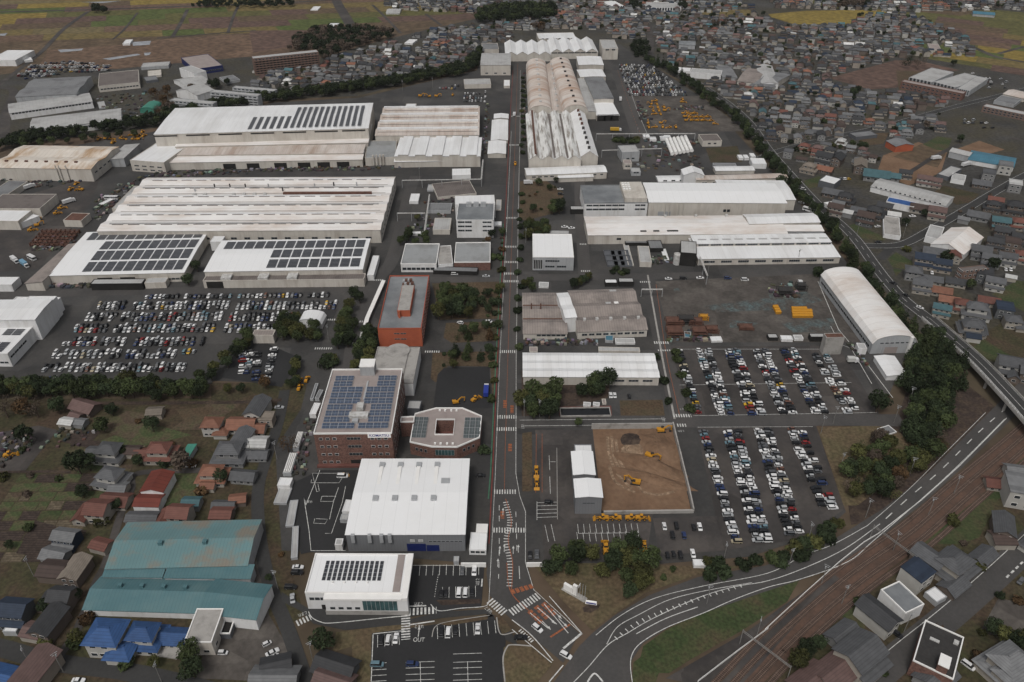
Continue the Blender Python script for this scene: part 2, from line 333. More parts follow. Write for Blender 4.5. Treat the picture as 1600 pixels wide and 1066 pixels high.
for q,m in (([(1200,22),(1260,17),(1380,15),(1390,24),(1330,30),(1330,38),(1240,38),(1205,27)],'field3'),([(1090,17),(1170,15),(1185,22),(1150,27),(1098,24)],'field2'),
            
            ([(1295,122),(1400,94),(1440,96),(1500,110),(1440,118),(1400,137),(1360,140)],'field6'),([(1400,110),(1440,112),(1420,140),(1405,145)],'lawn_brown'),
            ([(1340,210),(1390,207),(1380,225),(1345,228)],'lawn_brown'),([(1380,243),(1435,222),(1480,238),(1470,270),(1420,290),(1370,270)],'soil'),([(1440,227),(1465,213),(1488,216),(1480,236),(1450,233)],'grass'),
            ([(1495,233),(1530,220),(1570,234),(1530,245)],'soil'),([(1395,245),(1440,225),(1478,240),(1465,262)],'field1'),([(1460,300),(1475,290),(1530,303),(1520,316),(1495,320)],'grass_mixed'),
            ([(1320,355),(1335,350),(1385,372),(1380,376),(1340,372)],'grass'),([(1387,405),(1400,394),(1428,410),(1420,422),(1395,418)],'grass'),([(1395,420),(1410,422),(1400,432)],'grass'),
            ([(1550,460),(1590,438),(1660,450),(1660,500),(1600,487)],'grass'),([(1500,545),(1580,495),(1680,505),(1680,620),(1600,585)],'grass_mixed'),([(1518,545),(1537,530),(1600,570),(1600,585),(1545,560)],'grass'),
            ([(1255,283),(1280,275),(1290,290),(1260,295)],'grass'),([(1430,18),(1445,16),(1540,18),(1500,25)],'field1')):
    sheet('field_plot',q,m,.0,parent=None)
# factory apron
apron=sheet('factory_yard',[(-250,600),(-250,262),(0,247),(235,207),(430,160),(560,153),(745,110),(757,68),(965,68),(1010,95),(1105,158),(1235,300),(1325,412),(1420,545),(1390,615),(1340,640),(1270,665),(1322,800),(1280,835),(1170,870),(1020,882),(905,885),(835,880),(760,882),(640,872),(440,860),(430,700),(470,640),(480,600),(330,595),(60,597)],'asphalt',-.02)
# lots and yards
def lot(name,pts,m,z=.01,parent=None): return sheet(name,pts,m,z,parent=parent)
lot('car_park',[(60,590),(150,470),(160,455),(470,458),(540,455),(500,545),(470,560),(390,525),(330,600)],'asphalt')
lot('car_park',[(345,590),(395,525),(450,530),(470,560),(440,605)],'asphalt_new')
lot('storage_yard',[(1022,440),(1275,428),(1345,535),(1043,535)],'yard_stained')
lot('storage_yard',[(985,150),(1095,150),(1165,205),(1030,207)],'yard_stained',.012)
lot('storage_yard',[(60,300),(160,270),(140,320),(60,420),(-60,430),(-60,330)],'asphalt_old',.012)
for q in ([(1100,478),(1200,466),(1260,455),(1285,470),(1230,484),(1120,488)],[(1052,452),(1060,450),(1063,456),(1054,458)],[(1200,458),(1225,450),(1235,462),(1205,470)],[(1220,505),(1300,497),(1315,518),(1240,520)],[(1140,500),(1185,505),(1170,514),(1140,512)]):
    lot('oil_stained_patch',q,'teal_patch',.02)
lot('car_park',[(1048,541),(1310,541),(1375,648),(1083,653)],'asphalt_old')
lot('car_park',[(1088,667),(1275,665),(1320,795),(1255,842),(1130,860)],'asphalt_old')
lot('dirt_yard',[(926,671),(1050,669),(1080,798),(940,798)],'soil',.02)
lot('dry_lawn',[(968,626),(1035,625),(1039,651),(970,651)],'lawn_brown',.02)
lot('dry_lawn',[(1277,668),(1380,665),(1402,672),(1430,700),(1380,760),(1340,790),(1318,790)],'dry_lawn',.02)
lot('garden_lawn',[(675,443),(783,440),(780,498),(688,500)],'lawn_brown',.02)
lot('garden_lawn',[(697,505),(778,502),(775,533),(706,536),(693,528)],'lawn_brown',.02)
lot('garden_lawn',[(676,551),(778,549),(770,625),(766,573),(700,572),(681,598),(673,592)],'lawn_brown',.02)
lot('forecourt',[(684,585),(694,575),(765,573),(768,637),(700,640),(677,637)],'asphalt_new',.03)
lot('dry_lawn',[(808,284),(850,280),(880,300),(880,330),(820,345),(806,340)],'lawn_brown',.02)
lot('shrub_bed',[(815,580),(955,580),(950,622),(880,640),(815,655)],'soil_dark',.02)
lot('pool_surround',[(874,636),(955,634),(957,657),(874,657)],'paving_red',.02)
lot('dry_lawn',[(816,677),(831,675),(832,768),(816,768)],'lawn_brown',.02)
lot('dry_lawn',[(836,886),(900,880),(1000,882),(1090,885),(1160,884),(1300,830),(1300,842),(1195,880),(1090,898),(1010,926),(960,960),(925,985),(880,940)],'dry_lawn',.015)
lot('visitor_car_park',[(641,885),(757,884),(752,948),(634,965)],'asphalt_new',.02)
lot('staff_car_park',[(581,990),(680,976),(780,962),(790,1000),(788,1090),(578,1090)],'asphalt_new',.03)
lot('dry_lawn',[(525,988),(630,975),(632,985),(584,990),(580,1090),(555,1090),(550,1010),(520,1020)],'dry_lawn',.02)
lot('dry_lawn',[(787,1012),(795,1008),(830,1010),(865,1035),(840,1066),(787,1090)],'dry_lawn',.035)
lot('planted_bed',[(681,938),(750,936),(752,943),(690,946)],'soil_dark',.03)
lot('planted_bed',[(685,975),(700,970),(762,962),(762,968),(700,978)],'lawn_brown',.035)
lot('planted_bed',[(772,963),(783,961),(800,985),(785,992)],'lawn_brown',.035)
lot('works_court',[(447,760),(500,735),(560,735),(540,862),(490,862),(470,866)],'asphalt_new',.02)
lot('training_lot',[(836,672),(925,672),(940,803),(1020,803),(1010,872),(850,878),(845,790)],'asphalt_old',.012)
lot('works_car_park',[(1020,810),(1120,806),(1135,860),(1030,868)],'asphalt_old',.014)
# verge, garden plots of the village at lower left
lot('village_ground',[(-300,625),(340,622),(470,640),(430,700),(400,740),(400,860),(440,960),(475,1066),(500,1200),(-300,1200)],'grass_mixed',-.04)
lot('gravel_yard',[(-80,690),(60,665),(90,672),(40,735),(0,738),(-80,740)],'asphalt_old',.0)
lot('dirt_yard',[(415,860),(330,950),(345,1010),(450,1066),(455,1020),(420,960)],'yard_stained',.01)
lot('dirt_yard',[(335,962),(410,975),(440,1066),(300,1060),(330,1000)],'yard_stained',.012)
lot('verge',[(428,700),(445,640),(470,600),(500,590),(480,640),(440,760),(447,860),(475,960),(440,985),(415,900),(404,830),(404,760)],'grass_mixed',-.035)
lot('verge',[(330,598),(480,598),(450,640),(330,626)],'grass_mixed',-.03)
gp=empty('garden_plots',W((60,750))); gp['kind']='structure'
PLG=[(-60,742),(120,742),(150,690),(215,690),(170,790),(140,812),(130,850),(80,880),(40,900),(-60,905)]
plots(gp,(-60,880),(60,878),(-20,820),95,20,8,5.5,['plot_soil','plot_soil','plot_green','plot_green','plot_brown','plot_light','grass'],.01,lambda i,c:inpoly(i,PLG),'garden_plot',.5)
for q,m in (([(25,865),(55,813),(88,822),(75,872)],'plot_soil'),([(95,690),(112,672),(160,672),(135,700)],'plot_soil'),([(135,720),(105,705),(150,700),(160,712)],'plot_brown'),([(160,672),(185,640),(235,648),(205,690)],'plot_brown'),
            ([(265,672),(330,628),(385,625),(320,672)],'plot_brown'),([(275,640),(335,636),(320,655),(290,660)],'lawn_brown'),([(155,690),(230,660),(300,680),(210,700)],'plot_green'),([(260,740),(320,740),(310,790),(255,790)],'plot_green')):
    sheet('garden_plot',q,m,.02)
# the far side of the railway at lower right
lot('village_ground',[(1100,1120),(1600,690),(1900,500),(2000,1200)],'grass_mixed',-.04)
lot('grass_verge',[(995,1050),(1005,1010),(1040,985),(1100,955),(1180,930),(1250,905),(1230,940),(1160,985),(1080,1030),(1045,1052)],'grass',.0)
lot('grass_verge',[(987,1066),(990,1035),(1010,1020),(1030,1050),(1020,1080)],'grass',.003)
lot('grass_verge',[(1430,850),(1480,800),(1530,770),(1570,720),(1640,690),(1640,740),(1560,780),(1530,840),(1500,850)],'grass',.003)
lot('grass_verge',[(1310,960),(1340,930),(1365,940),(1350,985)],'grass',.003)
lot('gravel_lot',[(1530,990),(1560,935),(1640,950),(1640,1000)],'yard_stained',.004)
lot('woodland_floor',[(1310,690),(1400,660),(1430,570),(1440,540),(1510,600),(1560,640),(1470,740),(1390,810),(1330,820)],'soil_dark',.004)
lot('access_road_floor',[(1040,1060),(1170,985),(1290,900),(1340,860),(1300,905),(1200,1000),(1110,1075)],'asphalt_old',.005)
# ============================================================ roads
mr=sheet('main_road',[(804,66),(803,95),(797,200),(790,350),(779,560),(771,740),(765,860),(760,895),(765,930),(790,960),(880,1036),(905,990),(835,925),(823,880),(823,800),(808,760),(808,560),(811,350),(814,200),(815,95),(814,66)],'road',.03)
def kid(o,parent):   # keep the place, become a part
    o.parent=parent; o.location=o.location-parent.location
    if 'kind' in o.keys(): del o['kind']
    return o
def mark(name,pts,w,m='paint_white',parent=None,z=.07,**k):
    o=ribbon(name,pts,w,m,z,kind=None,**k); return kid(o,parent) if parent else o
mark('kerb_strip',[(801.5,110),(796,200),(789,350),(777.5,560),(769.5,740),(764,850)],0.45,'paint_red',mr,sm=False)
mark('kerb_strip',[(786.5,350),(775,560),(766.5,740),(763,780)],.5,'paint_green',mr,sm=False)
mark('lane_line',[(809,100),(805.5,200),(800.5,350),(793.5,560),(789.5,700),(788,770)],.18,'paint_orange',mr,sm=False)
mark('lane_line',[(813,110),(812.5,200),(809.5,350),(806.5,560),(806,740),(812,775),(821,800),(821,880),(834,922),(908,990)],.2,'paint_white',mr,sm=False)
mark('lane_line',[(799,205),(792,350),(781,560),(774,740),(768,860),(766,900),(764,940)],.18,'paint_white',mr,sm=False)
mark('lane_line',[(792,880),(798,925),(830,958)],.35,'paint_orange',mr)
mark('lane_line',[(806,800),(808,870)],.25,'paint_white',mr,dash=(3,3))
mark('lane_line',[(811,885),(812,905)],.25,'paint_white',mr)
mark('lane_line',[(780,790),(780,860),(779,905)],.25,'paint_white',mr,dash=(3,3))
for a,b in (((828,958),(856,982)),((840,950),(870,976)),((850,944),(888,990)),((858,932),(909,990))):
    mark('lane_line',[(a[0],a[1]),(b[0],b[1])],.3,'paint_white',mr)
mark('lane_line',[(800,969),(832,995),(864,1033)],.35,'paint_white',mr)
mark('lane_line',[(800,984),(862,1036)],.3,'paint_white',mr)
mark('stop_line',[(880,1014),(909,990)],.8,'paint_white',mr)
mark('lane_line',[(860,996),(891,976)],.7,'paint_orange',mr)
def zebra(a,b,w,parent,on=.6,off=.6,m='paint_white'):
    """crosswalk from pixel a to pixel b, bars w metres long"""
    A=W(a);B=W(b); mark('crosswalk',[A,B],w,m,parent,world=True,dash=(on,off),z=.075)
for y,x0,x1 in ((182,799,813),(227,796,813),(341,791,811),(386,789,810),(410,788.5,810),(428,788,810),(440,787,810),(550,781,807),(652,777,807),(671,776,807),(769,772,808),(829,771,822)):
    zebra((x0,y),(x1,y),2.6,mr,.5,.6)
zebra((765,939),(790,960),3.2,mr); zebra((798,958),(842,931),3.2,mr); zebra((812,985),(833,1004),1.4,mr,.5,.5)
# hatched island before the gate
isl=[W((790,778)),W((799,830)),W((793,860)),W((795,905)),W((788,860)),W((781,830))]
mark('hatched_island',[(790,785),(797,815),(791,845),(797,880),(796,920)],2.2,'paint_white',mr,dash=(.45,1.0))
mark('hatched_island',[(790,780),(799,815),(794,845),(801,880),(799,925)],.3,'paint_orange',mr)
for x,y in ((786,800),(781,860),(778,880),(788,857),(802,860),(810,858)):
    P=W((x,y)); b=MB(); b.add([(-.12,-2,0),(.12,-2,0),(.12,.8,0),(-.12,.8,0),(-.5,.8,0),(.5,.8,0),(0,2.2,0)],[(0,1,2,3),(4,5,6)]); kid(b.obj('lane_arrow','paint_white',None,(P.x,P.y,.2)),mr)
for (x,y) in ((846,970),(853,961),(863,953),(872,966)):
    P=W((x+8,y+8)); b=MB(); b.add([(-.14,-2.4,0),(.14,-2.4,0),(.14,.8,0),(-.14,.8,0),(-.55,.8,0),(.55,.8,0),(0,2.4,0)],[(0,1,2,3),(4,5,6)]); kid(b.obj('lane_arrow','paint_white',None,(P.x,P.y,.2),R(-140)),mr)
# orange slow marks: blocks of short bars
for k,(a,b_) in enumerate((((827,955),(846,974)),((837,948),(857,968)),((848,943),(868,962)))):
    mark('slow_mark',[a,b_],2.0,'paint_orange',mr,dash=(1.3,.5))
for a in ((801,925),(808,923),(815,921),(822,919),(829,917)): mark('slow_mark',[(a[0]-2,a[1]+1),(a[0]+3,a[1]-1)],2.2,'paint_orange',mr)
for a in ((789,632),(797,700),(785,805),(800,640)): mark('slow_mark',[(a[0],a[1]-6),(a[0],a[1]+6)],1.6,'paint_orange',mr,dash=(1.4,.4))
# public road sweeping along the railway
pr=sheet('public_road',[(1600,590),(1640,560),(1700,540),(1720,560),(1640,600),(1577,658),(1504,731),(1444,785),(1378,838),(1330,880),(1255,905),(1180,930),(1100,958),(1045,980),(1005,1005),(985,1035),(985,1120),(820,1120),(870,1060),(905,1010),(925,990),(960,962),(1015,930),(1090,902),(1195,884),(1300,845),(1380,795),(1450,740),(1520,670),(1570,620)],'road',.02)
mark('edge_line',[(931,993),(972,961),(1024,935),(1100,916),(1200,896),(1256,868),(1300,852),(1355,822)],.25,'paint_white',pr)
mark('edge_line',[(990,1080),(985,1040),(990,1018),(1007,1001),(1044,980),(1100,958),(1145,938),(1200,918),(1252,905),(1325,878),(1365,845),(1440,780),(1500,725),(1570,655)],.28,'paint_white',pr)
mark('lane_line',[(893,1070),(920,1042),(950,1008),(980,990),(1020,967),(1090,935),(1145,918),(1200,908),(1257,888),(1320,858),(1375,819)],.28,'paint_white',pr)
mark('lane_line',[(948,1007),(965,980),(1000,960),(1045,938),(1100,924),(1175,911)],.25,'paint_white',pr)
mark('hatched_zone',[(962,998),(1000,972),(1050,951),(1110,930),(1165,914)],1.5,'paint_white',pr,dash=(.4,2.2))
mark('lane_line',[(994,991),(1040,967),(1090,949)],.3,'paint_white',pr)
mark('lane_line',[(1384,811),(1420,778),(1470,735),(1530,675),(1570,640)],.4,'paint_white',pr,dash=(5,7))
mark('edge_line',[(1355,822),(1420,765),(1480,705),(1540,645)],.2,'paint_white',pr)
mark('edge_line',[(858,1066),(880,1040)],.4,'paint_white',pr); mark('edge_line',[(918,1066),(929,1053),(942,1066)],.6,'paint_white',pr)
b=MB()
# kerb of the verge, steel guard rail by the railway
def wallrun(name,label,cat,pts,h,t,m,sm=False,posts=None,group=None,z=0):
    P=[W(p) for p in pts]; P=smooth(P) if sm else P; b=MB()
    for i in range(len(P)-1):
        d=(P[i+1]-P[i]).normalized(); n=Vector((-d.y,d.x,0))*t/2
        v=[P[i]-n,P[i+1]-n,P[i+1]+n,P[i]+n]; b.hexa([(q.x-P[0].x,q.y-P[0].y,0) for q in v],[(q.x-P[0].x,q.y-P[0].y,h) for q in v])
    o=b.obj(name,m,None,(P[0].x,P[0].y,z)); tag(o,label,cat,group); return o
wallrun('guard_rail','long pale steel guard rail between curved road and railway tracks','guard rail',[(1195,985),(1260,925),(1310,880),(1350,848),(1372,835),(1440,782),(1500,728),(1572,655)],.8,.15,'trim_white')
wallrun('fence','low pale fence beside service lane south of the railway','fence',[(1090,1066),(1150,1020),(1200,983)],1.0,.12,'trim_white')
# railway
rw=sheet('railway_bed',[(1100,1120),(1200,995),(1300,895),(1380,840),(1480,765),(1575,680),(1660,610),(1750,560),(1750,590),(1680,670),(1600,715),(1520,785),(1430,860),(1350,920),(1250,1010),(1170,1090),(1150,1130)],'ballast',.012)
for k,(o0,) in enumerate(((-6.2,),(-2.2,),(2.2,),(6.5,))):
    cl=[W(p) for p in ((1105,1130),(1215,1010),(1325,912),(1430,838),(1505,772),(1600,692),(1720,585))]
    P=smooth(cl,5); tr=[]
    b=MB()
    for i in range(len(P)-1):
        d=(P[i+1]-P[i]); L=d.length; d=d/L; n=Vector((-d.y,d.x,0)); t=0
        while t<L:
            c=P[i]+d*t+n*o0; q=[c-n*1.1-d*.12,c+n*1.1-d*.12,c+n*1.1+d*.12,c-n*1.1+d*.12]
            b.hexa([(p.x,p.y,0) for p in q],[(p.x,p.y,.1) for p in q]); t+=.75
    kid(b.obj('sleepers','sleeper',None,(0,0,.07)),rw)['kind']='stuff'
    kid(ribbon('track_bed',cl,2.3,'track_bed',.034,kind=None,off=o0,world=True),rw)
    for s in (-.55,.55): kid(ribbon('rail',cl,.14,'rail',.06,kind=None,thick=.15,off=o0+s,world=True),rw)
# street past the right-hand houses, roads in the right town, left village lanes
for name,q,w,m in (('boundary_road',[(1018,92),(1045,105),(1110,142),(1165,185),(1200,232),(1228,265),(1275,316),(1330,366),(1365,412),(1385,438),(1415,470),(1480,520),(1530,565)],9,'road_dark'),
    ('town_road',[(1352,384),(1395,384),(1420,378),(1453,360),(1505,330),(1555,300),(1610,270),(1700,230)],8,'road_dark'),
    ('town_road',[(1375,405),(1385,395),(1395,384)],6,'road_dark'),
    ('town_road',[(1180,250),(1230,232),(1300,215),(1390,195),(1480,170),(1540,155),(1640,130)],8,'road_dark'),
    ('town_road',[(1485,60),(1530,78),(1560,90),(1620,100)],7,'asphalt_old'),('town_road',[(1560,84),(1620,68)],5,'asphalt_old'),
    ('town_road',[(1380,290),(1420,270),(1460,245),(1500,225)],4,'asphalt_old'),
    ('town_road',[(1580,215),(1640,232)],5,'asphalt_old'),
    ('village_street',[(1300,1120),(1400,1030),(1480,965),(1560,895),(1640,820),(1720,750)],10,'road'),
    ('village_street',[(1560,900),(1600,870),(1660,860)],6,'asphalt_old'),
    ('village_lane',[(445,610),(435,660),(415,720),(404,760),(403,803),(409,860),(424,921),(450,984),(478,1066),(500,1130)],5.2,'road_dark'),
    ('village_lane',[(-60,1000),(0,1012),(85,1035),(200,1050),(300,1072),(400,1100)],6.5,'road_dark'),
    ('village_lane',[(85,1035),(120,985),(150,910),(165,880),(190,800),(205,765),(215,740),(310,735),(380,728)],3.2,'asphalt_old'),
    ('footpath',[(130,630),(260,630),(400,628),(440,625)],2.5,'soil_dark'),('footpath',[(-30,739),(60,737),(110,738)],1.5,'soil_dark'),
    ('service_lane',[(1120,1090),(1170,1040),(1215,990),(1260,945),(1310,903)],5,'asphalt_old')):
    o=ribbon(name,q,w,m,.025)
    if name in('boundary_road',):
        mark('edge_line',q,.25,'paint_white',o,off=3.6,z=.06); mark('edge_line',q,.25,'paint_white',o,off=-3.6,z=.06); mark('lane_line',q,.2,'paint_white',o,dash=(5,6),z=.06)
    if name=='town_road' and w==8: mark('edge_line',q,.2,'paint_white',o,off=3.2,z=.06); mark('edge_line',q,.2,'paint_white',o,off=-3.2,z=.06)
    if name=='village_street' and w==10: mark('edge_line',q,.25,'paint_white',o,off=3.5,z=.06); mark('lane_line',q[3:5],.7,'paint_white',o,off=-3,dash=(2,1.6),z=.06)
# works lanes
for q,w in (([(1010,430),(1020,470),(1035,540),(1050,600),(1062,655)],9),([(808,660),(920,659),(1050,659),(1240,656),(1410,657)],9),([(600,640),(560,455),(575,430)],1),([(545,600),(560,500),(588,440),(615,400),(640,300),(650,275)],9),([(0,462),(200,456),(420,452),(560,452)],8),
            ([(780,438),(680,437),(640,437)],7),([(808,434),(960,433),(1100,430)],8),([(905,260),(907,330),(913,420),(914,434)],8),([(965,110),(985,170),(1005,230),(1020,270)],14)):
    if w>1: ribbon('works_lane',q,w,'road',.022)  # paler than the yard: wet sheen put into the lane colour
wl=[o for o in bpy.data.objects if o.name.startswith('works_lane')]
mark('lane_line',[(1025,445),(1030,480),(1042,560),(1062,650)],.25,'paint_orange',wl[0],z=.06)
mark('edge_line',[(1012,430),(1035,560),(1054,655)],1.0,'concrete',wl[0],z=.05)
zebra((1022,536),(1045,536),2.4,wl[0]); zebra((1028,548),(1048,548),1.4,wl[0]); zebra((1052,650),(1080,650),2.4,wl[0]); zebra((1058,665),(1073,665),2.2,wl[0])
mark('edge_line',[(818,666),(920,665),(1045,663)],.25,'paint_white',wl[1],z=.06); mark('edge_line',[(812,657),(920,656),(1040,655)],.25,'paint_white',wl[1],z=.06)
mark('edge_line',[(965,110),(985,170),(1003,215)],.25,'paint_white',wl[-1],z=.06,off=6); mark('lane_line',[(965,110),(985,170),(1003,215)],.25,'paint_orange',wl[-1],z=.06,dash=(4,4))
for a,b_ in (((906,382),(917,382)),((908,424),(923,424)),((1000,441),(1016,441)),((585,438),(600,438)),((492,545),(520,545)),((664,550),(688,550)),((512,500),(526,500)),((562,503),(575,503)),((547,537),(560,537))): zebra(a,b_,1.8,wl[2])
# parking bay lines
def bays(parent,a,b,L,n,m='paint_white',w=.18,back=False):
    """n+1 bay lines of L metres, set along pixel a to b"""
    A=W(a);B=W(b); d=(B-A).normalized(); nr=Vector((-d.y,d.x,0)); g=MB()
    for i in range(n+1):
        c=A+(B-A)*(i/n); q=[c-d*w/2,c+d*w/2,c+d*w/2+nr*L,c-d*w/2+nr*L]; g.add([(p.x,p.y,0) for p in q],[(0,1,2,3)])
    if back:
        q=[A-nr*w/2,B-nr*w/2,B+nr*w/2,A+nr*w/2]; g.add([(p.x,p.y,.003) for p in q],[(0,1,2,3)])
    kid(g.obj('parking_bays',m,None,(0,0,.16)),parent)
vp=bpy.data.objects['visitor_car_park']; sp=bpy.data.objects['staff_car_park']; tl=bpy.data.objects['training_lot']; wc=bpy.data.objects['works_court']
bays(vp,(655,900),(697,899),5,4); bays(vp,(708,900),(748,899),5,4); bays(vp,(691,935),(743,933),5,5)
mark('edge_line',[(685,898),(681,920),(679,935)],.2,'paint_white',vp,dash=(.6,.5)); mark('edge_line',[(640,884),(700,884),(758,884)],.2,'paint_white',vp,sm=False)
zebra((633,957),(682,954),3,vp,.7,.7); zebra((634,962),(634,1000),3.2,vp,.55,.55); mark('stop_line',[(638,948),(666,947)],.5,'paint_white',vp); mark('stop_line',[(639,977),(679,971)],.5,'paint_white',vp); mark('stop_line',[(753.5,905),(752.5,917)],.5,'paint_white',vp)
mark('edge_line',[(635,963),(600,966),(520,974),(500,972),(487,965),(482,956)],.3,'paint_white',vp); mark('edge_line',[(673,945),(686,955),(720,951),(757,948),(764,940)],.3,'paint_white',vp)
zebra((464,975),(485,965),2.6,vp,.6,.6)
lot('access_lane',[(440,940),(470,955),(490,975),(540,985),(630,976),(690,966),(760,960),(775,962),(800,990),(810,1010),(790,1000),(765,952),(690,956),(640,968),(630,960),(480,950),(440,925)],'road_dark',.028)
bays(sp,(590,1012),(624,1008),5,3); bays(sp,(684,999),(775,990),5.4,8); 
for y0,x0,x1,n in ((1035,635,679,1),(1035,709,753,1)):
    pass
g=MB()
for x0,x1,ys in ((580,604,(1036,1046,1055,1064)),(634,679,(1034,1043,1053,1062)),(708,753,(1021,1034,1043,1053,1062))):
    for y in ys:
        A=W((x0,y+1.5)); B=W((x1,y)); d=(B-A).normalized(); nr=Vector((-d.y,d.x,0))*.09
        g.add([(p.x,p.y,0) for p in (A-nr,B-nr,B+nr,A+nr)],[(0,1,2,3)])
    if x0>600:
        A=W(((x0+x1)/2,1034)); B=W(((x0+x1)/2+1,1075)); n2=Vector((.09,0,0)); g.add([(p.x,p.y,.003) for p in (A-n2,A+n2,B+n2,B-n2)],[(0,1,2,3)])
kid(g.obj('parking_bays','paint_white',None,(0,0,.16)),sp)
mark('edge_line',[(583,992),(580,1066)],.3,'paint_white',sp); mark('edge_line',[(583,991),(632,986)],.3,'paint_white',sp); mark('edge_line',[(675,996),(680,980),(700,972),(765,962)],.3,'concrete',sp)
mark('edge_line',[(789,1066),(786,1030),(792,1012),(800,1008),(830,1010)],.5,'concrete',sp); mark('edge_line',[(776,965),(782,991),(804,988)],.4,'concrete',sp)
bays(tl,(903,847),(999,845),5,10); bays(tl,(904,834),(998,833),5,10,back=True); bays(tl,(857,847),(867,846),9,1)
for y in (785,790,796,802,808): mark('bay_line',[(839,y+1),(870,y)],.2,'paint_white',tl,z=.05)
mark('bay_line',[(839,784),(839,813)],.2,'paint_white',tl,z=.05); mark('bay_line',[(870,700),(871,812)],.25,'concrete',tl,z=.05)
mark('bay_line',[(838,678),(837,770)],.2,'paint_orange',tl,z=.05); mark('bay_line',[(847,678),(847,770)],.2,'paint_orange',tl,z=.05)
mark('bay_line',[(858,712),(859,735)],.2,'paint_white',tl,z=.05); mark('bay_line',[(859,745),(860,772)],.2,'paint_white',tl,z=.05); mark('bay_line',[(859,722),(868,722)],.2,'paint_white',tl,z=.05)
mark('court_line',[(500,735),(478,790),(475,778),(483,830),(486,861),(540,861)],.25,'paint_white',wc,sm=False)
mark('court_line',[(495,769),(488,740),(545,740)],.2,'paint_white',wc,sm=False)
for q in ([(508,834),(518,834),(535,785),(540,760)],[(492,811),(490,818),(508,819),(512,812),(494,811)],[(503,776),(501,784),(520,784),(525,776),(503,776)],[(515,812),(521,785),(529,762)],[(487,750),(486,755),(530,755),(536,745)],[(497,757),(499,768),(495,769)]):
    mark('court_line',q,.2,'paint_white',wc,sm=False)
for a,b_ in (((1050,546),(1300,546)),((1083,650),(1370,645)),((1062,602),(1330,598)),((1090,668),(1270,667))): mark('bay_line',[a,b_],.2,'paint_white',bpy.data.objects['car_park.002'],z=.05)
mark('edge_line',[(1298,510),(1312,538),(1330,545),(1362,600)],.3,'paint_white',bpy.data.objects['car_park.002'],z=.05,sm=False)
mark('edge_line',[(1278,440),(1310,515),(1348,560),(1395,622)],.35,'paint_white',bpy.data.objects['car_park.002'],z=.05,sm=False)
# writing on the road
def text(name,s,p,size,m,parent=None,rz=0,z=.085,sy=1.6,rot=None,loc=None,ext=0):
    c=bpy.data.curves.new(name,'FONT'); c.body=s; c.size=size; c.offset=.02 if ext else 0; c.align_x='CENTER'; c.align_y='CENTER'; c.extrude=ext
    o=bpy.data.objects.new(name,c); COL.objects.link(o)
    dg=bpy.context.evaluated_depsgraph_get(); me=bpy.data.meshes.new_from_object(o.evaluated_get(dg)); bpy.data.objects.remove(o)
    me.materials.clear(); me.materials.append(MATS[m])
    for v in me.vertices: v.co.y*=sy
    o=bpy.data.objects.new(name,me); COL.objects.link(o)
    if loc is not None:
        o.location=loc; o.rotation_euler=rot or (0,0,0); o.parent=parent; return o
    P=W(p); o.location=(P.x,P.y,z*2.5); o.rotation_euler.z=rz
    return kid(o,parent) if parent else o
text('painted_word','OUT',(654.5,1000.5),1.9,'paint_white',sp,z=.085,sy=1.3)
for p,rz in (((654,944),math.pi),((655,980),0),((746,910),R(-90)),((763,954),R(-45)),((473,960),R(205)),((817,667),R(90)),((1036,656),R(-90)),((482,785),0)):
    text('painted_word','とまれ',p,1.15,'paint_white',vp if p[1]>900 else mr,rz)
text('painted_word','とまれ',(1067,640),1.1,'paint_white',wl[0],0); text('painted_word','とまれ',(1064,674),1.1,'paint_white',wl[0],math.pi)
b=MB(); b.add([(-.15,-2,0),(.15,-2,0),(.15,1,0),(-.15,1,0),(-.5,1,0),(.5,1,0),(0,2.4,0)],[(0,1,2,3),(4,5,6)]); P=W((654.5,988)); kid(b.obj('lane_arrow','paint_white',None,(P.x,P.y,.21)),sp)
# ============================================================ buildings
class Bd: pass
BDS=[]
def blocked(q,m=1.5):
    for cx,cy,ux,uy,w,d in BDS:
        dx,dy=q.x-cx,q.y-cy
        if abs(dx*ux+dy*uy)<w+m and abs(-dx*uy+dy*ux)<d+m: return True
    return False
def solve_h(p,base):
    lo,hi=0.,60.
    for _ in range(40):
        m=(lo+hi)/2; q=W(p,m); y=PROJ((q.x,q.y,0))[1]
        if y<base: lo=m
        else: hi=m
    return lo
def profile(kind,L,rise,n):
    """height of the roof across a span L (from -L/2)"""
    if kind=='flat': return [(-L/2,0),(L/2,0)]
    if kind=='mono': return [(-L/2,0),(L/2,rise)]
    if kind=='barrel': return [(-L/2+L*i/14,rise*(1-((i/7)-1)**2)**.5 if 0<i<14 else 0) for i in range(15)]
    out=[(-L/2,0)]
    for k in range(n):
        a=-L/2+L*k/n; w=L/n
        if kind=='saw': out+=[(a+w*.12,rise),(a+w,0)]
        elif kind=='step': out+=[(a+w*.2,0),(a+w*.2+.05,rise),(a+w*.8,rise),(a+w*.8+.05,0),(a+w,0)]
        else: out+=[(a+w/2,rise),(a+w,0)]
    o2=[]
    for p in out:
        if not o2 or abs(o2[-1][0]-p[0])>1e-4: o2.append(p)
    return o2
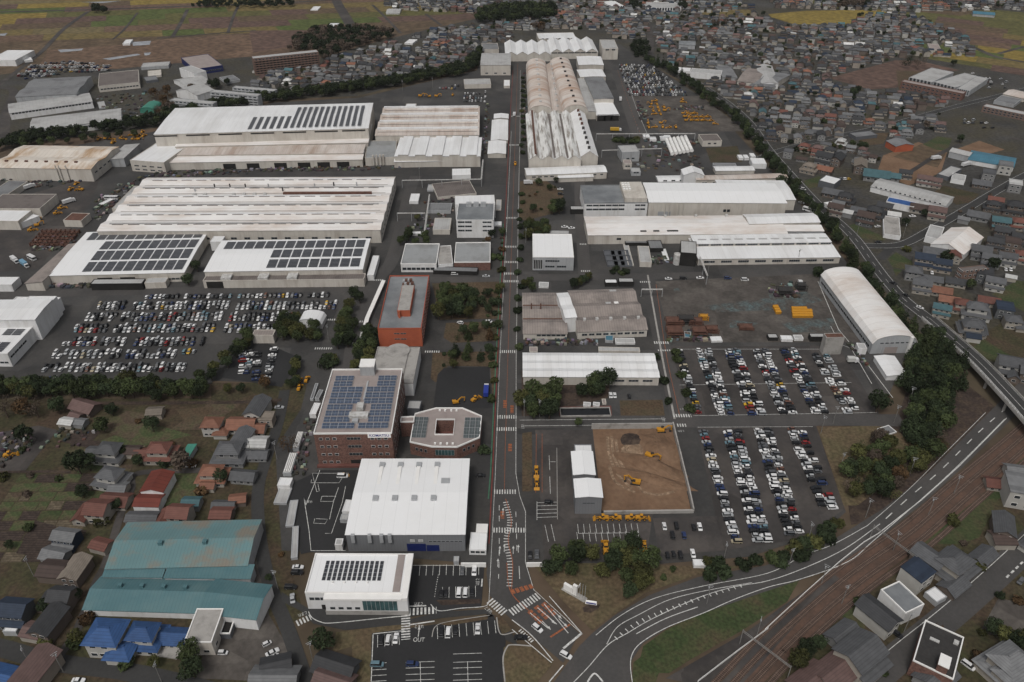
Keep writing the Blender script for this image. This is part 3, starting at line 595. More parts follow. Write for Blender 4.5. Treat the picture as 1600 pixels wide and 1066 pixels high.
def bld(name,label,cat,t,fl,fr,bk,base=None,h=None,roof='flat',ax='x',rise=1.5,n=1,wm='w_cream',rm='r_white',ov=.35,par=.6,z0=-.3,pm=None,group=None,th=.22):
    p0,p1,p2=px(t,*fl),px(t,*fr),px(t,*bk)
    if h is None: h=solve_h(p0,px(t,0,base)[1])
    A,B_,C=W(p0,h),W(p1,h),W(p2,h)
    u=(B_-A); w=u.length; u=u/w; v=Vector((-u.y,u.x,0)); d=max(2.5,(C-A).dot(v))
    c=(A+B_)/2+v*d/2; o=Bd(); o.w,o.d,o.h=w,d,h; o.roof=roof; o.u,o.v=u,v
    o.root=empty(name,(c.x,c.y,0),math.atan2(u.y,u.x)); tag(o.root,label,cat,group)
    rz=o.root.rotation_euler.z; o.c=c; BDS.append((c.x,c.y,u.x,u.y,w/2,d/2))
    wl=MB(); x0,x1,y0,y1=-w/2,w/2,-d/2,d/2
    if roof=='flat':
        o.rz=lambda x,y:h-par+.0
        wl.box(x0,x1,y0,y1,z0,h-par-.05,0,bottom=False)
        o.wall=wl.obj('wall',wm,o.root)
        r=MB(); r.box(x0+.3,x1-.3,y0+.3,y1-.3,h-par-.15,h-par,0); o.roofo=r.obj('roof',rm,o.root)
        p=MB(); k=.35; e=.04
        for a in ((x0-e,x1+e,y0-e,y0+k),(x0-e,x1+e,y1-k,y1+e),(x0-e,x0+k,y0+k,y1-k),(x1-k,x1+e,y0+k,y1-k)): p.box(*a,h-par-.1,h)
        p.obj('parapet',pm or wm,o.root)
    else:
        L=d if ax=='x' else w; pr=profile(roof if roof in('mono','barrel','saw','step') else 'gable',L,rise,n); E=(w if ax=='x' else d)/2
        def pt(s,e,z): return (e,s,z) if ax=='x' else (s,e,z)
        vs=[]; m=len(pr)
        poly=[(pr[0][0],z0)]+[(s,h+z) for s,z in pr]+[(pr[-1][0],z0)]; k=len(poly)
        vs=[pt(s,-E,z) for s,z in poly]+[pt(s,E,z) for s,z in poly]
        fa=tuple(range(k)); fb=tuple(range(2*k-1,k-1,-1)); s1=(0,k,k+1,1); s2=(k-2,2*k-2,2*k-1,k-1)
        wl.add(vs,[fa,fb,s1,s2]); o.wall=wl.obj('wall',wm,o.root)
        r=MB(); pe=list(pr)
        # overhang: run the end slopes outward
        def ext(a,b): 
            l=math.hypot(b[0]-a[0],b[1]-a[1]); return (a[0]-(b[0]-a[0])/l*ov,a[1]-(b[1]-a[1])/l*ov) if abs(b[0]-a[0])>.1 else a
        pe[0]=ext(pr[0],pr[1]); pe[-1]=ext(pr[-1],pr[-2])
        lo=[pt(s,-E-ov,h+z+.01) for s,z in pe]+[pt(s,E+ov,h+z+.01) for s,z in pe]; hi=[(a,b_,z+th) for a,b_,z in lo]
        m=len(pe); vs=lo+hi; fs=[]
        for i in range(m-1):
            fs+= [(2*m+i,2*m+i+1,3*m+i+1,3*m+i),(i+1,i,m+i,m+i+1),(i,i+1,2*m+i+1,2*m+i),(m+i+1,m+i,3*m+i,3*m+i+1)]
        fs+=[(0,2*m,3*m,m),(m-1,2*m-1,4*m-1,3*m-1)]
        r.add(vs,fs); o.roofo=r.obj('roof',rm,o.root)
        def rzf(x,y):
            s=y if ax=='x' else x
            for i in range(len(pr)-1):
                if pr[i][0]<=s<=pr[i+1][0]:
                    f=(s-pr[i][0])/max(1e-6,pr[i+1][0]-pr[i][0]); return h+pr[i][1]+f*(pr[i+1][1]-pr[i][1])+th
            return h+th
        o.rz=rzf
    return o
_boxm={}
def boxmesh(kind,w,d,h,mats):
    k=(kind,round(w,2),round(d,2),round(h,2),str(mats))
    if k not in _boxm:
        b=MB()
        if kind=='window':     # frame proud, pane set back
            b.box(-w/2,w/2,-.06,d,0,h,1); 
            b.box(-w/2+.08,w/2-.08,-.075,-.05,.08,h-.08,0)
            if w>1.6:
                nmul=max(1,int(w/1.4))
                for i in range(1,nmul): x=-w/2+w*i/nmul; b.box(x-.05,x+.05,-.1,-.06,.05,h-.05,1)
        elif kind=='hole': b.box(-w/2,w/2,-.05,d,0,h)
        else: b.box(-w/2,w/2,-d/2,d/2,0,h)
        _boxm[k]=b.mesh(kind,mats)
    return _boxm[k]
def face(o,f):
    return {'F':(o.w,-o.d/2,0,0),'B':(o.w,o.d/2,0,math.pi),'L':(o.d,0,-o.w/2,-math.pi/2),'R':(o.d,0,o.w/2,math.pi/2)}[f]
def onface(o,f,s,z):
    """place on face f, s metres from its middle"""
    if f=='F': return (s,-o.d/2,z),0
    if f=='B': return (-s,o.d/2,z),math.pi
    if f=='L': return (-o.w/2,-s,z),-math.pi/2
    return (o.w/2,s,z),math.pi/2
def wins(o,f,n,z,w=1.6,h=1.2,u0=.06,u1=.94,fm='trim_white',gm='glass',name='window'):
    L=o.w if f in'FB' else o.d; me=boxmesh('window',min(w,L*(u1-u0)/n*.93),.05,h,(gm,fm))
    for i in range(n):
        s=(u0+(u1-u0)*(i+.5)/n-.5)*L; p,rz=onface(o,f,s,z); mo(name,me,o.root,p,rz)
def door(o,f,u,w,h,m='opening',name='roller_door',z=0):
    L=o.w if f in'FB' else o.d; p,rz=onface(o,f,(u-.5)*L,z); return mo(name,boxmesh('hole',w,.06,h,(m,)),o.root,p,rz)
def rbox(o,u,v,w,d,h,m='duct',name='roof_vent'):
    x,y=(u-.5)*o.w,(v-.5)*o.d; return mo(name,boxmesh('box',w,d,h+.5,(m,)),getattr(o,'roofo',o.root),(x,y,o.rz(x,y)-.5))
def panels(o,u0,u1,v0,v1,nu,nv,g=.12,gv=.12,m='solar',skip=(),tilt=0,hh=.25,name='solar_panel'):
    pw=(u1-u0)*o.w/nu*(1-g); pd=(v1-v0)*o.d/nv*(1-gv); k=('sp',round(pw,2),round(pd,2),m)
    if k not in _boxm:
        b=MB(); b.box(-pw/2,pw/2,-pd/2,pd/2,-.07,0,1); b.add([(-pw/2+.05,-pd/2+.05,.006),(pw/2-.05,-pd/2+.05,.006),(pw/2-.05,pd/2-.05,.006),(-pw/2+.05,pd/2-.05,.006)],[(0,1,2,3)],0)
        r=int(max(1,round(pd/1.7)))
        for i in range(1,r): y=-pd/2+pd*i/r; b.box(-pw/2+.05,pw/2-.05,y-.05,y+.05,0,.02,1)
        _boxm[k]=b.mesh('solar_panel',(m,'solar_frame'))
    for j in range(nv):
        for i in range(nu):
            if (i,j) in skip: continue
            x=(u0+(u1-u0)*(i+.5)/nu-.5)*o.w; y=(v0+(v1-v0)*(j+.5)/nv-.5)*o.d
            za,zb=o.rz(x,y-pd*.45),o.rz(x,y+pd*.45); ob=mo(name,_boxm[k],getattr(o,'roofo',o.root),(x,y,max((za+zb)/2,o.rz(x,y))+hh)); ob.rotation_euler.x=math.atan2(zb-za,pd*.9)+tilt
def strip(o,u0,u1,v,w,h,m,name='ridge_vent'):
    x0,x1=(u0-.5)*o.w,(u1-.5)*o.w; y=(v-.5)*o.d; b=MB(); z=o.rz((x0+x1)/2,y)
    b.box(x0,x1,y-w/2,y+w/2,z-.4,z+h); return b.obj(name,m,getattr(o,'roofo',o.root))
def stripy(o,u,v0,v1,w,h,m,name='ridge_vent'):
    x=(u-.5)*o.w; y0,y1=(v0-.5)*o.d,(v1-.5)*o.d; z=o.rz(x,(y0+y1)/2); b=MB(); b.box(x-w/2,x+w/2,y0,y1,z-.4,z+h); return b.obj(name,m,getattr(o,'roofo',o.root))
BL='factory building'
# ---- front office cluster
o=bld('gymnasium_hall','big white-roofed hall with dark grey front wall and two blue shutters',BL,None,(540.3,835.4),(726,834.8),(573.5,718.2),base=861.5,roof='gable',rise=1.2,wm='w_mid',rm='r_clean')
for v in (.42,.9):
    for u in (.2,.37,.54,.71): rbox(o,u,v,2.2,2.6,.9,'metal')
for u in (.2,.37,.54,.71): stripy(o,u,.45,.88,1.4,.12,'trim_white','skylight')
rbox(o,.8,.66,3.5,3,.5,'metal')
door(o,'F',.585,7.5,4.2,'shutter_blue'); door(o,'F',.725,5,3.4,'shutter_blue')
for u in (.06,.2,.3,.37): 
    b=MB(); x=(u-.5)*o.w; b.box(x-.7,x+.7,-o.d/2-1.2,-o.d/2-.05,o.h-3.5,o.h+.6); b.obj('exhaust_duct','metal',o.root)
wins(o,'F',8,5.2,1.5,.7,.69,.98,'metal'); wins(o,'F',2,5.3,1.8,1.2,.52,.66,'trim_white','r_lgrey')
o=bld('white_office','white two-storey office with striped solar roof and teal glazed corner',
      'office',None,(476.2,925.6),(629,926.5),(494.4,864.4),base=951.5,roof='flat',wm='w_white',rm='r_clean',par=.5,pm='trim_white')
panels(o,.13,.76,.3,.82,12,1,.28,.03,'solar')
b=MB(); b.box(-o.w*.3,o.w/2-.1,-o.d/2-2.6,-o.d/2-.05,o.h-1.2,o.h-.4); b.box(o.w/2+.05,o.w/2+2.0,-o.d/2-2.6,o.d/2,o.h-1.2,o.h+.2); b.obj('canopy','trim_white',o.root)
b=MB(); b.box(-o.w*.29,o.w/2+1.9,-o.d/2-2.4,-o.d/2-.06,2.2,o.h-1.25); b.obj('front_bay','w_white',o.root); b=MB(); b.box(-o.w*.3,o.w/2+1.95,-o.d/2-2.5,-o.d/2-.07,-.2,2.2); b.obj('base_wall','concrete',o.root)
stripy(o,.93,.02,.98,2.6,.35,'r_gravel','roof_walkway')
wins(o,'F',3,5.0,2,1.6,.03,.2,'metal')
for i in range(4): mo('window',boxmesh('window',1.9,.05,1.4,('glass','metal')),o.root,((-.22+.085*i)*o.w,-o.d/2-2.4,3.0))
mo('glazed_corner',boxmesh('window',12.5,.05,o.h-4.0,('glass_teal','metal')),o.root,(.27*o.w,-o.d/2-2.4,2.5)); door(o,'F',.17,1.8,2.4,'opening','door')
for u in (.26,.38,.5,.62): rbox(o,u,.26,.6,.6,.6,'trim_white')
wins(o,'R',4,4,3,2.2,.1,.9,'metal','glass_teal')
o=bld('brick_headquarters','tall reddish brown office block with rooftop solar rows and name board','office',None,(489.5,677),(612,676),(526,576.5),base=727,roof='flat',wm='w_brick',rm='r_gravel',par=.7,pm='trim_white')
HQ=o; print('HQ',o.w,o.d,o.h)
for j in range(9):
    v=.07+j*.092
    for (u0,u1,k) in ((.08,.5,4),(.55,.94,4)):
        if j>=7: u0,u1,k=((.08,.34,3) if u0<.3 else (.68,.94,3))
        if j in(1,2,3) and u0<.3: u1=.42
        if j in(1,2,3) and u0>.3: u0=.66
        panels(o,u0,u1,v,v+.075,k,1,.03,.1,'solar_blue',tilt=R(9),hh=.6)
rbox(o,.53,.25,8.5,3.4,1.6,'duct','roof_plant'); rbox(o,.53,.36,3,4,2.6,'duct','roof_plant'); rbox(o,.5,.17,2.6,2.4,1.4,'metal','roof_plant')
b=MB(); b.box(-.08*o.w,.12*o.w,.40*o.d,o.d/2+1.5,o.h-1,o.h+4.2); b.obj('stair_tower','w_grey',o.root); b=MB(); b.box(-.085*o.w,.125*o.w,.398*o.d,o.d/2+1.6,o.h+4.2,o.h+4.7); b.obj('tower_roof','trim_white',o.root)
stripy(o,.545,.5,.8,.8,.5,'metal','roof_pipe')
fl=o.h/4.15
for k in range(4):
    z=1.2+fl*k
    wins(o,'F',3,z,1.7,1.3,.04,.3,'trim_white'); wins(o,'F',3,z,1.7,1.3,.7,.96,'trim_white')
    if k: wins(o,'F',1,z,7.5,1.5,.41,.6,'concrete')
    wins(o,'R',11,z,1.7,1.4,.04,.97,'trim_white'); wins(o,'L',10,z,1.6,1.3,.05,.95,'trim_white')
door(o,'F',.5,5,3,'opening','door')
b=MB(); b.box(o.w*.19,o.w*.485,-o.d/2-.35,-o.d/2-.06,o.h-2.6,o.h-.15); sg=b.obj('name_board','trim_white',o.root)
text('board_lettering','KOMATSU',None,1.85,'sign_blue',sg,rot=(math.pi/2,0,0),loc=(o.w*.3375,-o.d/2-.37,o.h-1.38),sy=1,ext=.02)
b=MB(); b.box(-o.w/2-.5,o.w/2+.5,-o.d/2-1.8,-o.d/2-.05,-.2,.9); b.obj('plinth','paving_red',o.root)
# octagon annex
def octagon():
    P=[px('12',x,y) for x,y in ((1085,780),(1240,782),(1380,722),(1393,590),(1275,540),(1110,540),(980,575),(948,750))]
    h=solve_h(px('12',1085,780),px('12',0,858)[1]); Q=[W(p,h) for p in P]; c=sum(Q,Vector())/8; Q=[q-c for q in Q]
    rt=empty('octagonal_annex',(c.x,c.y,0)); tag(rt,'eight-sided brick annex with square open courtyard and pale roof rim','office')
    ci=[W(px('12',*p),h)-c for p in ((1105,702),(1215,702),(1225,612),(1115,612))]
    b=MB(); n=8
    for i in range(n):
        a,d=Q[i],Q[(i+1)%n]; b.add([(a.x,a.y,-.3),(d.x,d.y,-.3),(d.x,d.y,h-.7),(a.x,a.y,h-.7)],[(0,1,2,3)])
    for i in range(4):
        a,d=ci[i],ci[(i+1)%4]; b.add([(a.x,a.y,-.3),(d.x,d.y,-.3),(d.x,d.y,h-.7),(a.x,a.y,h-.7)],[(3,2,1,0)])
    b.obj('wall','w_brick',rt)
    b=MB(); vs=[(q.x,q.y,h-.6) for q in Q]+[(q.x,q.y,h-.6) for q in ci]
    b.add(vs,[(0,1,9,8),(1,2,9),(2,3,10,9),(3,4,10),(4,5,11,10),(5,6,11),(6,7,8,11),(7,0,8)]); b.obj('roof','r_gravel',rt)
    b=MB()
    for L,k in ((Q,.45),(ci,-.4)):
        for i in range(len(L)):
            a,d=L[i],L[(i+1)%len(L)]; ia,id_=a*(1-k/a.length),d*(1-k/d.length); ea,ed=a*(1+.05/a.length),d*(1+.05/d.length)
            b.hexa([(p.x,p.y,h-.75) for p in (ea,ed,id_,ia)],[(p.x,p.y,h) for p in (ea,ed,id_,ia)])
    b.obj('parapet','trim_white',rt)
    b=MB(); b.add([(p.x,p.y,.1) for p in ci],[(0,1,2,3)]); b.obj('courtyard_floor','paving_red',rt)
    o=Bd(); o.root=rt; o.w,o.d=36,30; o.rz=lambda x,y:h-.6
    panels(o,.07,.25,.24,.72,3,3,.04,.12,'solar_grey',tilt=R(8),hh=.6); panels(o,.72,.93,.24,.72,3,3,.04,.12,'solar_grey',tilt=R(8),hh=.6)
    for u in (.38,.45,.53,.6):
        rbox(o,u,.9,.9,.9,.7,'trim_white'); rbox(o,u,.12,.9,.9,.7,'trim_white')
    a,d=Q[0],Q[1]; m=(a+d)/2; mo('window',boxmesh('window',8.5,.05,3.2,('glass_teal','metal')),rt,(m.x,m.y,h-5.2),math.atan2((d-a).y,(d-a).x))
    for i in (7,1,2):
        a,d=Q[i],Q[(i+1)%8]; L=(d-a).length
        for f in (.3,.5,.7):
            m=a+(d-a)*f; mo('window',boxmesh('window',1.3,.05,1.8,('glass','metal')),rt,(m.x,m.y,h-4.5),math.atan2((d-a).y,(d-a).x))
octagon()
bld('link_bridge','short brick link bridge between headquarters block and octagonal annex','bridge','12',(890,628),(975,625),(900,595),h=9,wm='w_brick',rm='r_gravel',pm='trim_white')
bld('entrance_canopy','small pale flat canopy by the headquarters east door','canopy','12',(930,545),(1010,548),(935,495),h=4.5,wm='w_dark',rm='r_lgrey',par=.2)
o=bld('orange_office','long orange-red office block with grey roof and rooftop penthouse','office','12',(750,52),(1020,50),(848,-275),base=165,roof='flat',wm='w_orange',rm='r_deck',par=.7,pm='trim_red')
b=MB(); b.box(-.1*o.w,.2*o.w,-.28*o.d,.2*o.d,o.h-.7,o.h+3.2); b.obj('penthouse','w_orange',o.root); b=MB(); b.box(-.09*o.w,.19*o.w,-.275*o.d,.195*o.d,o.h+3.2,o.h+3.35); b.obj('penthouse_roof','r_conc',o.root)
for i in range(9): rbox(o,.4+.055*(i%5),.8+.07*(i//5),1.6,2.4,1.5+random.random(),'metal' if i%2 else 'rustbrown','roof_plant')
rbox(o,.45,.2,1,1,4.5,'w_orange','chimney')
for k in range(3):
    wins(o,'R',16,1.5+k*3.7,2.1,1.7,.03,.97,'trim_white'); wins(o,'L',16,1.5+k*3.7,2.1,1.7,.03,.97,'trim_white')
wins(o,'F',2,4.5,3,.8,.35,.65,'concrete'); wins(o,'F',2,8,3,.8,.35,.65,'concrete')
o=bld('domed_hall','weathered concrete hall with curved rear roof behind headquarters','hall','12',(690,385),(968,388),(745,165),h=8,roof='flat',wm='w_white',rm='r_conc',par=.5,pm='r_conc')
b=MB(); b.cyl((0,o.d*.38,o.h-.5),(0,o.d*.38,o.h+.5),o.w*.28,n=28); b.box(-o.w*.3,o.w*.25,-o.d*.42,o.d*.36,o.h-.5,o.h+.35); b.obj('raised_roof','r_conc',o.root)
# tank sheds on the left of headquarters
for i,(fl,fr,bk,bs,rm,nm) in enumerate((((165,945),(215,945),(215,820),965,'r_lgrey','low shed of long white tanks, nearest the court'),((225,790),(262,790),(265,690),812,'r_lgrey','low shed of long white tanks beside the left lane'),((130,1020),(208,1022),(150,972),1050,'r_white','small white-roofed hut at foot of the tank row'),((328,580),(368,582),(350,510),605,'r_white','white box container north of the tank row'),((362,482),(388,484),(398,430),500,'r_grey','narrow grey shed behind headquarters'),((333,488),(352,488),(375,390),500,'r_grey','thin grey shed west of narrow grey shed'))):
    o=bld('tank_shed' if i<2 else 'shed',nm,'shed','12',fl,fr,bk,base=bs,roof='flat' if i in(2,3,4,5) else 'flat',wm='w_white' if i in(2,3) else 'w_grey',rm=rm,par=.2)
    if i<2:
        for k in range(4):
            b=MB(); x=(k-1.5)*o.w*.23; b.cyl((x,-o.d*.46,o.h+.3),(x,o.d*.46,o.h+.3),o.w*.085,n=12); b.obj('tank','trim_white',o.root)
for i,(fl,fr,bk,bs,nm) in enumerate((((95,90),(165,92),(110,5),100,'open white-framed carport at the west fence'),((160,215),(205,212),(155,78),225,'long pale carport roof beside the west fence'),((190,390),(225,385),(178,222),402,'southern half of the long pale carport row'))):
    bld('carport',nm,'carport','13',fl,fr,bk,base=bs,roof='flat',wm='metal',rm='r_lgrey',par=.15)
bld('equipment_box','pale grey equipment box beside the dark hall wall','box','13',(428,318),(468,318),(440,284),base=348,wm='w_white',rm='r_lgrey',par=.1)
bld('hut','small white hut against west side of the big hall','hut','13',(468,135),(520,138),(485,72),base=158,wm='w_white',rm='r_white',par=.2)
bld('hut','grey lean-to hut west of the big hall','hut','13',(456,180),(496,182),(465,150),base=200,wm='w_grey',rm='r_lgrey',par=.2)
o=bld('gatehouse','white gatehouse with rounded canopy beside the main gate','gatehouse','13',(1160,345),(1252,347),(1180,250),base=372,wm='w_white',rm='r_clean',par=.3); b=MB(); b.box(-o.w*.2,o.w*.5,o.d*.5,o.d*.5+5,o.h-.9,o.h-.4); b.obj('canopy','trim_white',o.root); wins(o,'F',3,1,1.8,1.3)
bld('guard_box','tiny grey guard box beside gate wall','hut','13',(1075,408),(1103,408),(1076,384),base=428,wm='w_grey',rm='r_lgrey',par=.1)
wallrun('gate_wall','white gate wall on the left of the main gate','wall',[px('13',1116,438),px('13',1252,438)],2.2,.5,'trim_white')
wallrun('gate_wall','white gate wall on the right of the main gate','wall',[px('23',78,437),px('23',202,435)],2.2,.5,'trim_white')
o=bld('training_hall','grey-walled hall with pale blue-white roof beside the dirt yard',BL,None,(899.6,777.2),(941.3,777.2),(897.5,749.5),base=803,roof='gable',ax='y',rise=.6,wm='w_mid',rm='r_clean'); wins(o,'F',1,6,5,.5,.2,.8,'w_mid')
o=bld('training_hall','white-roofed hall behind the grey-walled hall by dirt yard',BL,'22',(380,955),(512,955),(375,815),h=8,roof='gable',ax='y',rise=.6,wm='w_mid',rm='r_clean')
bld('annex','low white-roofed annex at north end of training halls',BL,'22',(388,812),(496,812),(388,768),h=7,wm='w_mid',rm='r_white',par=.2)
wallrun('concrete_wall','long pale concrete wall along the north side of dirt yard','wall',[px('22',490,672),px('22',985,668)],3.2,.5,'concrete')
wallrun('concrete_wall','long pale concrete wall along the east side of dirt yard','wall',[px('22',990,655),px('22',1090,1066),px('23',985,145)],2.6,.6,'concrete')
wallrun('concrete_wall','low concrete wall along the south side of dirt yard','wall',[px('23',498,150),px('23',985,143)],1.6,.8,'concrete')
bld('white_kiosk','small white kiosk with fenced yard by the south hedge','kiosk','23',(990,430),(1065,432),(988,396),base=445,wm='w_white',rm='r_white',par=.2)
# ---- middle right
o=bld('long_white_shed','long white shed with stepped white roof behind round trees',BL,'22',(70,350),(908,354),(68,205),base=400,roof='gable',rise=.8,n=3,wm='w_cream',rm='r_white')
wins(o,'F',5,2.2,5,1.3,.45,.97,'metal')
o=bld('slate_workshop','weathered brown workshop with three ridged roofs west of tan one',BL,'22',(70,85),(340,85),(72,-165),base=120,roof='gable',rise=2.4,n=3,wm='w_cream',rm='r_slate')
for u in (.2,.42): rbox(o,u,.5,.7,.7,3.5,'rustbrown','chimney')
for k in (1/3,2/3): strip(o,0,1,k,1.0,.3,'rustbrown','gutter')
wins(o,'F',6,2,2.5,1.3,.3,.97,'metal')
o=bld('slate_workshop','weathered tan workshop with broad ridged roofs and skylight patches',BL,'22',(405,75),(835,60),(380,-180),base=118,roof='gable',rise=2.6,n=3,wm='w_cream',rm='r_slate')
for u in (.12,.3,.5,.7,.9): rbox(o,u,.17,1.6,1.6,1.2,'duct')
rbox(o,.67,.6,2.5,3,.3,'trim_white','skylight'); rbox(o,.55,.6,3,3,.15,'r_lgrey','skylight'); rbox(o,.67,.87,4,3,.15,'r_lgrey','skylight')
wins(o,'F',9,2,3,1.4,.05,.97,'metal')
bld('link_roof','bright white link roof between the two weathered workshops','roof','21',(330,975),(398,970),(322,822),h=9.5,roof='gable',rise=1,n=2,wm='w_white',rm='r_white')
for i,(fl,fr,bk,bs,nm,wm,rm) in enumerate((((535,190),(790,195),(540,165),205,'long low pale shed behind the long white shed','w_cream','r_lgrey'),((575,125),(625,128),(580,90),140,'light blue shed before the tan workshop','w_grey','r_skyblue'),((640,140),(760,140),(645,112),152,'low pale lean-to before the tan workshop','w_white','r_lgrey'),((108,195),(158,195),(110,165),205,'small tan shed beside the main road','w_cream','r_gravel'),((1065,105),(1105,108),(1068,70),118,'teal container in the rusty yard','w_grey','r_skyblue'),((1232,130),(1300,128),(1235,102),140,'white tent-like shed at the yard edge','w_white','r_white'),((440,525),(485,528),(442,505),538,'left white cabin by the pond','w_white','r_lgrey'),((500,525),(540,528),(502,508),535,'right white cabin by the pond','w_white','r_lgrey'),((250,440),(292,440),(255,412),455,'small cabin among round trees','w_cream','r_lgrey'),((558,515),(582,515),(560,486),523,'cream box cabin beside two white cars','w_cream','r_gravel'))):
    bld('shed',nm,'shed','22',fl,fr,bk,base=bs,wm=wm,rm=rm,par=.15)
o=bld('fire_pond','dark rectangular pond with concrete rim beside white cabins','pond','22',(300,592),(612,588),(305,540),h=1.0,wm='concrete',rm='water_dark',par=.5)
o=bld('barrel_hall','long white barrel-roofed hall beside the eastern car park',BL,None,(1363.5,537),(1433.5,535),(1283,430),base=553,roof='barrel',ax='y',rise=5,wm='w_grey',rm='r_aged')
wins(o,'F',7,6.3,2,.8,.15,.95,'metal'); door(o,'F',.45,7,4,'r_gravel'); b=MB(); b.box(o.w*.3,o.w*.36,-o.d/2-1.2,-o.d/2-.05,0,o.h+4); b.obj('chimney','trim_white',o.root); wins(o,'L',16,2.5,4,1.5,.03,.97,'metal')
bld('annex','white low annex at foot of the barrel-roofed hall',BL,'32',(735,345),(860,345),(640,225),base=372,roof='gable',ax='y',rise=.6,wm='w_white',rm='r_whitey')
o=bld('concrete_tower','plain pale concrete tower with red-brown top beside car park','tower','32',(362,110),(475,107),(370,82),base=215,roof='flat',wm='concrete',rm='rustbrown',par=.1)
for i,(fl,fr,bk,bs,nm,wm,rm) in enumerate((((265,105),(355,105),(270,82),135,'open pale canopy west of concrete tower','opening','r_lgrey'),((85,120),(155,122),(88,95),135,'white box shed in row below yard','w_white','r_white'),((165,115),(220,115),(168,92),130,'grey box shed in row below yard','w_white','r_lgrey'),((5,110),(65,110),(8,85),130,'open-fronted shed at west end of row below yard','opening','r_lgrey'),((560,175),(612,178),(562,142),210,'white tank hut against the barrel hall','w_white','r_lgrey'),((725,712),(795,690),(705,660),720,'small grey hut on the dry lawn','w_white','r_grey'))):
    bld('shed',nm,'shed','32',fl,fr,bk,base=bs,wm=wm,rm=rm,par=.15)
# ---- right block, north of the yard
o=bld('white_cube_office','square white-roofed grey office beside main road crossing','office','21',(128,598),(382,600),(126,455),base=680,roof='flat',wm='w_grey',rm='r_clean',par=.3,pm='trim_white')
wins(o,'F',1,6,9,1.3,.28,.68,'metal'); wins(o,'F',2,2,6,1.4,.28,.85,'metal'); wins(o,'F',5,1,1.2,6.5,.02,.24,'w_white','opening')
o=bld('roof_strip_building','long low white-roofed building with two-level front near main road',BL,'21',(92,95),(585,75),(92,52),base=135,roof='gable',rise=1.2,wm='w_cream',rm='r_white'); wins(o,'F',4,3,3,1.3,.05,.35); wins(o,'F',5,3,2.5,1.2,.55,.98)
bld('annex','low white lean-to before the two-level roof strip building',BL,'21',(287,112),(502,105),(287,88),base=138,roof='mono',rise=.8,wm='w_cream',rm='r_white')
o=bld('striped_office','three-storey office with dark window bands and dark roof deck','office','21',(447,265),(838,262),(440,155),base=350,roof='flat',wm='w_white',rm='r_deck',par=.6,pm='r_deck')
for k in (.55,3.6,): wins(o,'F',6,o.h-2.2-k,4.6,1.4,.03,.64,'metal'); wins(o,'F',2,o.h-2.2-k,3.5,1.3,.8,.97,'metal')
b=MB(); b.box(o.w*.14,o.w*.49,-o.d*.46,o.d*.46,o.h-.6,o.h+2.8); b.obj('plant_deck','w_cream',o.root)
for i in range(12): rbox(o,.67+.045*(i%3),.5+.11*(i//3),1.6,1.8,4.4,'trim_white','roof_plant')
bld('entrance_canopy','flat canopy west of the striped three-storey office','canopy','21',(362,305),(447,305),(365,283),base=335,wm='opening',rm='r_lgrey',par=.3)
o=bld('long_hall','broad white-roofed hall with cream walls east of striped office',BL,'21',(845,262),(1695,268),(805,142),base=350,roof='gable',ax='x',rise=1.2,wm='w_cream',rm='r_clean')
for u in (.12,.15,.22,.25): 
    b=MB(); x=(u-.5)*o.w; b.cyl((x,-o.d/2-.4,0),(x,-o.d/2-.4,o.h-1),.35); b.obj('downpipe','w_cream',o.root)
door(o,'F',.12,9,4,'w_grey'); wins(o,'F',2,4,2,2,.545,.6,'opening')
bld('annex','cream lower east end of the broad white-roofed hall',BL,'31',(-270,242),(170,247),(-300,125),base=305,roof='gable',rise=1.2,wm='w_cream',rm='r_white')
o=bld('rear_hall','white hall with pointed gable behind the broad white-roofed hall',BL,'21',(905,135),(1185,130),(890,100),base=145,roof='gable',rise=.8,wm='w_white',rm='r_white'); wins(o,'F',5,1.5,3,1.2,.05,.95)
bld('rear_hall','small white gabled block rising above rear hall',BL,'21',(1060,95),(1185,95),(1065,60),h=9,roof='gable',ax='y',rise=3,wm='w_white',rm='r_white')
o=bld('rear_hall','long pink-grey roofed shed along north side of broad hall',BL,'21',(1140,125),(1700,110),(1140,98),h=6,roof='gable',rise=.8,wm='w_cream',rm='r_rust'); wins(o,'F',8,3,4,1.3,.03,.97)
bld('rear_shed','white-roofed shed northeast of the pointed gable hall',BL,'21',(1258,68),(1497,65),(1258,42),base=88,roof='gable',rise=.6,wm='w_cream',rm='r_white')
bld('rear_shed','grey flat shed behind northeastern white-roofed shed',BL,'20',(1245,1020),(1385,1022),(1250,1005),base=1040,wm='w_grey',rm='r_grey',par=.2)
bld('rear_shed','white block near the tree belt in northeast corner',BL,'20',(1485,1010),(1572,1012),(1478,975),base=1040,wm='w_white',rm='r_white',par=.2)
o=bld('long_workshop','very long white-roofed workshop with patched roof south of striped office',BL,'21',(470,465),(1700,455),(465,352),base=520,roof='gable',rise=1.4,wm='w_cream',rm='r_aged')
for u in (.28,.345,.415,.44): rbox(o,u,.14,4,1.2,.5,'opening','skylight')
for u in (.42,.58,.74,.9): rbox(o,u,.95,1.6,1.6,1.4,'duct')
wins(o,'F',1,3,3,1.4,.13,.18,'opening')
bld('east_wing','white east wing of the long patched-roof workshop',BL,'31',(-115,395),(322,385),(-100,337),h=8.5,roof='gable',rise=1.3,wm='w_cream',rm='r_white')
bld('east_wing','lower white roof along south of the east wing',BL,'31',(-115,440),(345,440),(-100,410),h=6.5,roof='mono',rise=.8,wm='w_grey',rm='r_aged')
o=bld('monitor_workshop','white workshop with raised window strip and long skylights',BL,'21',(1150,612),(2025,600),(1130,485),base=650,roof='gable',rise=1.0,wm='w_cream',rm='r_white')
wins(o,'F',8,1.6,7,1.6,.02,.98,'metal')
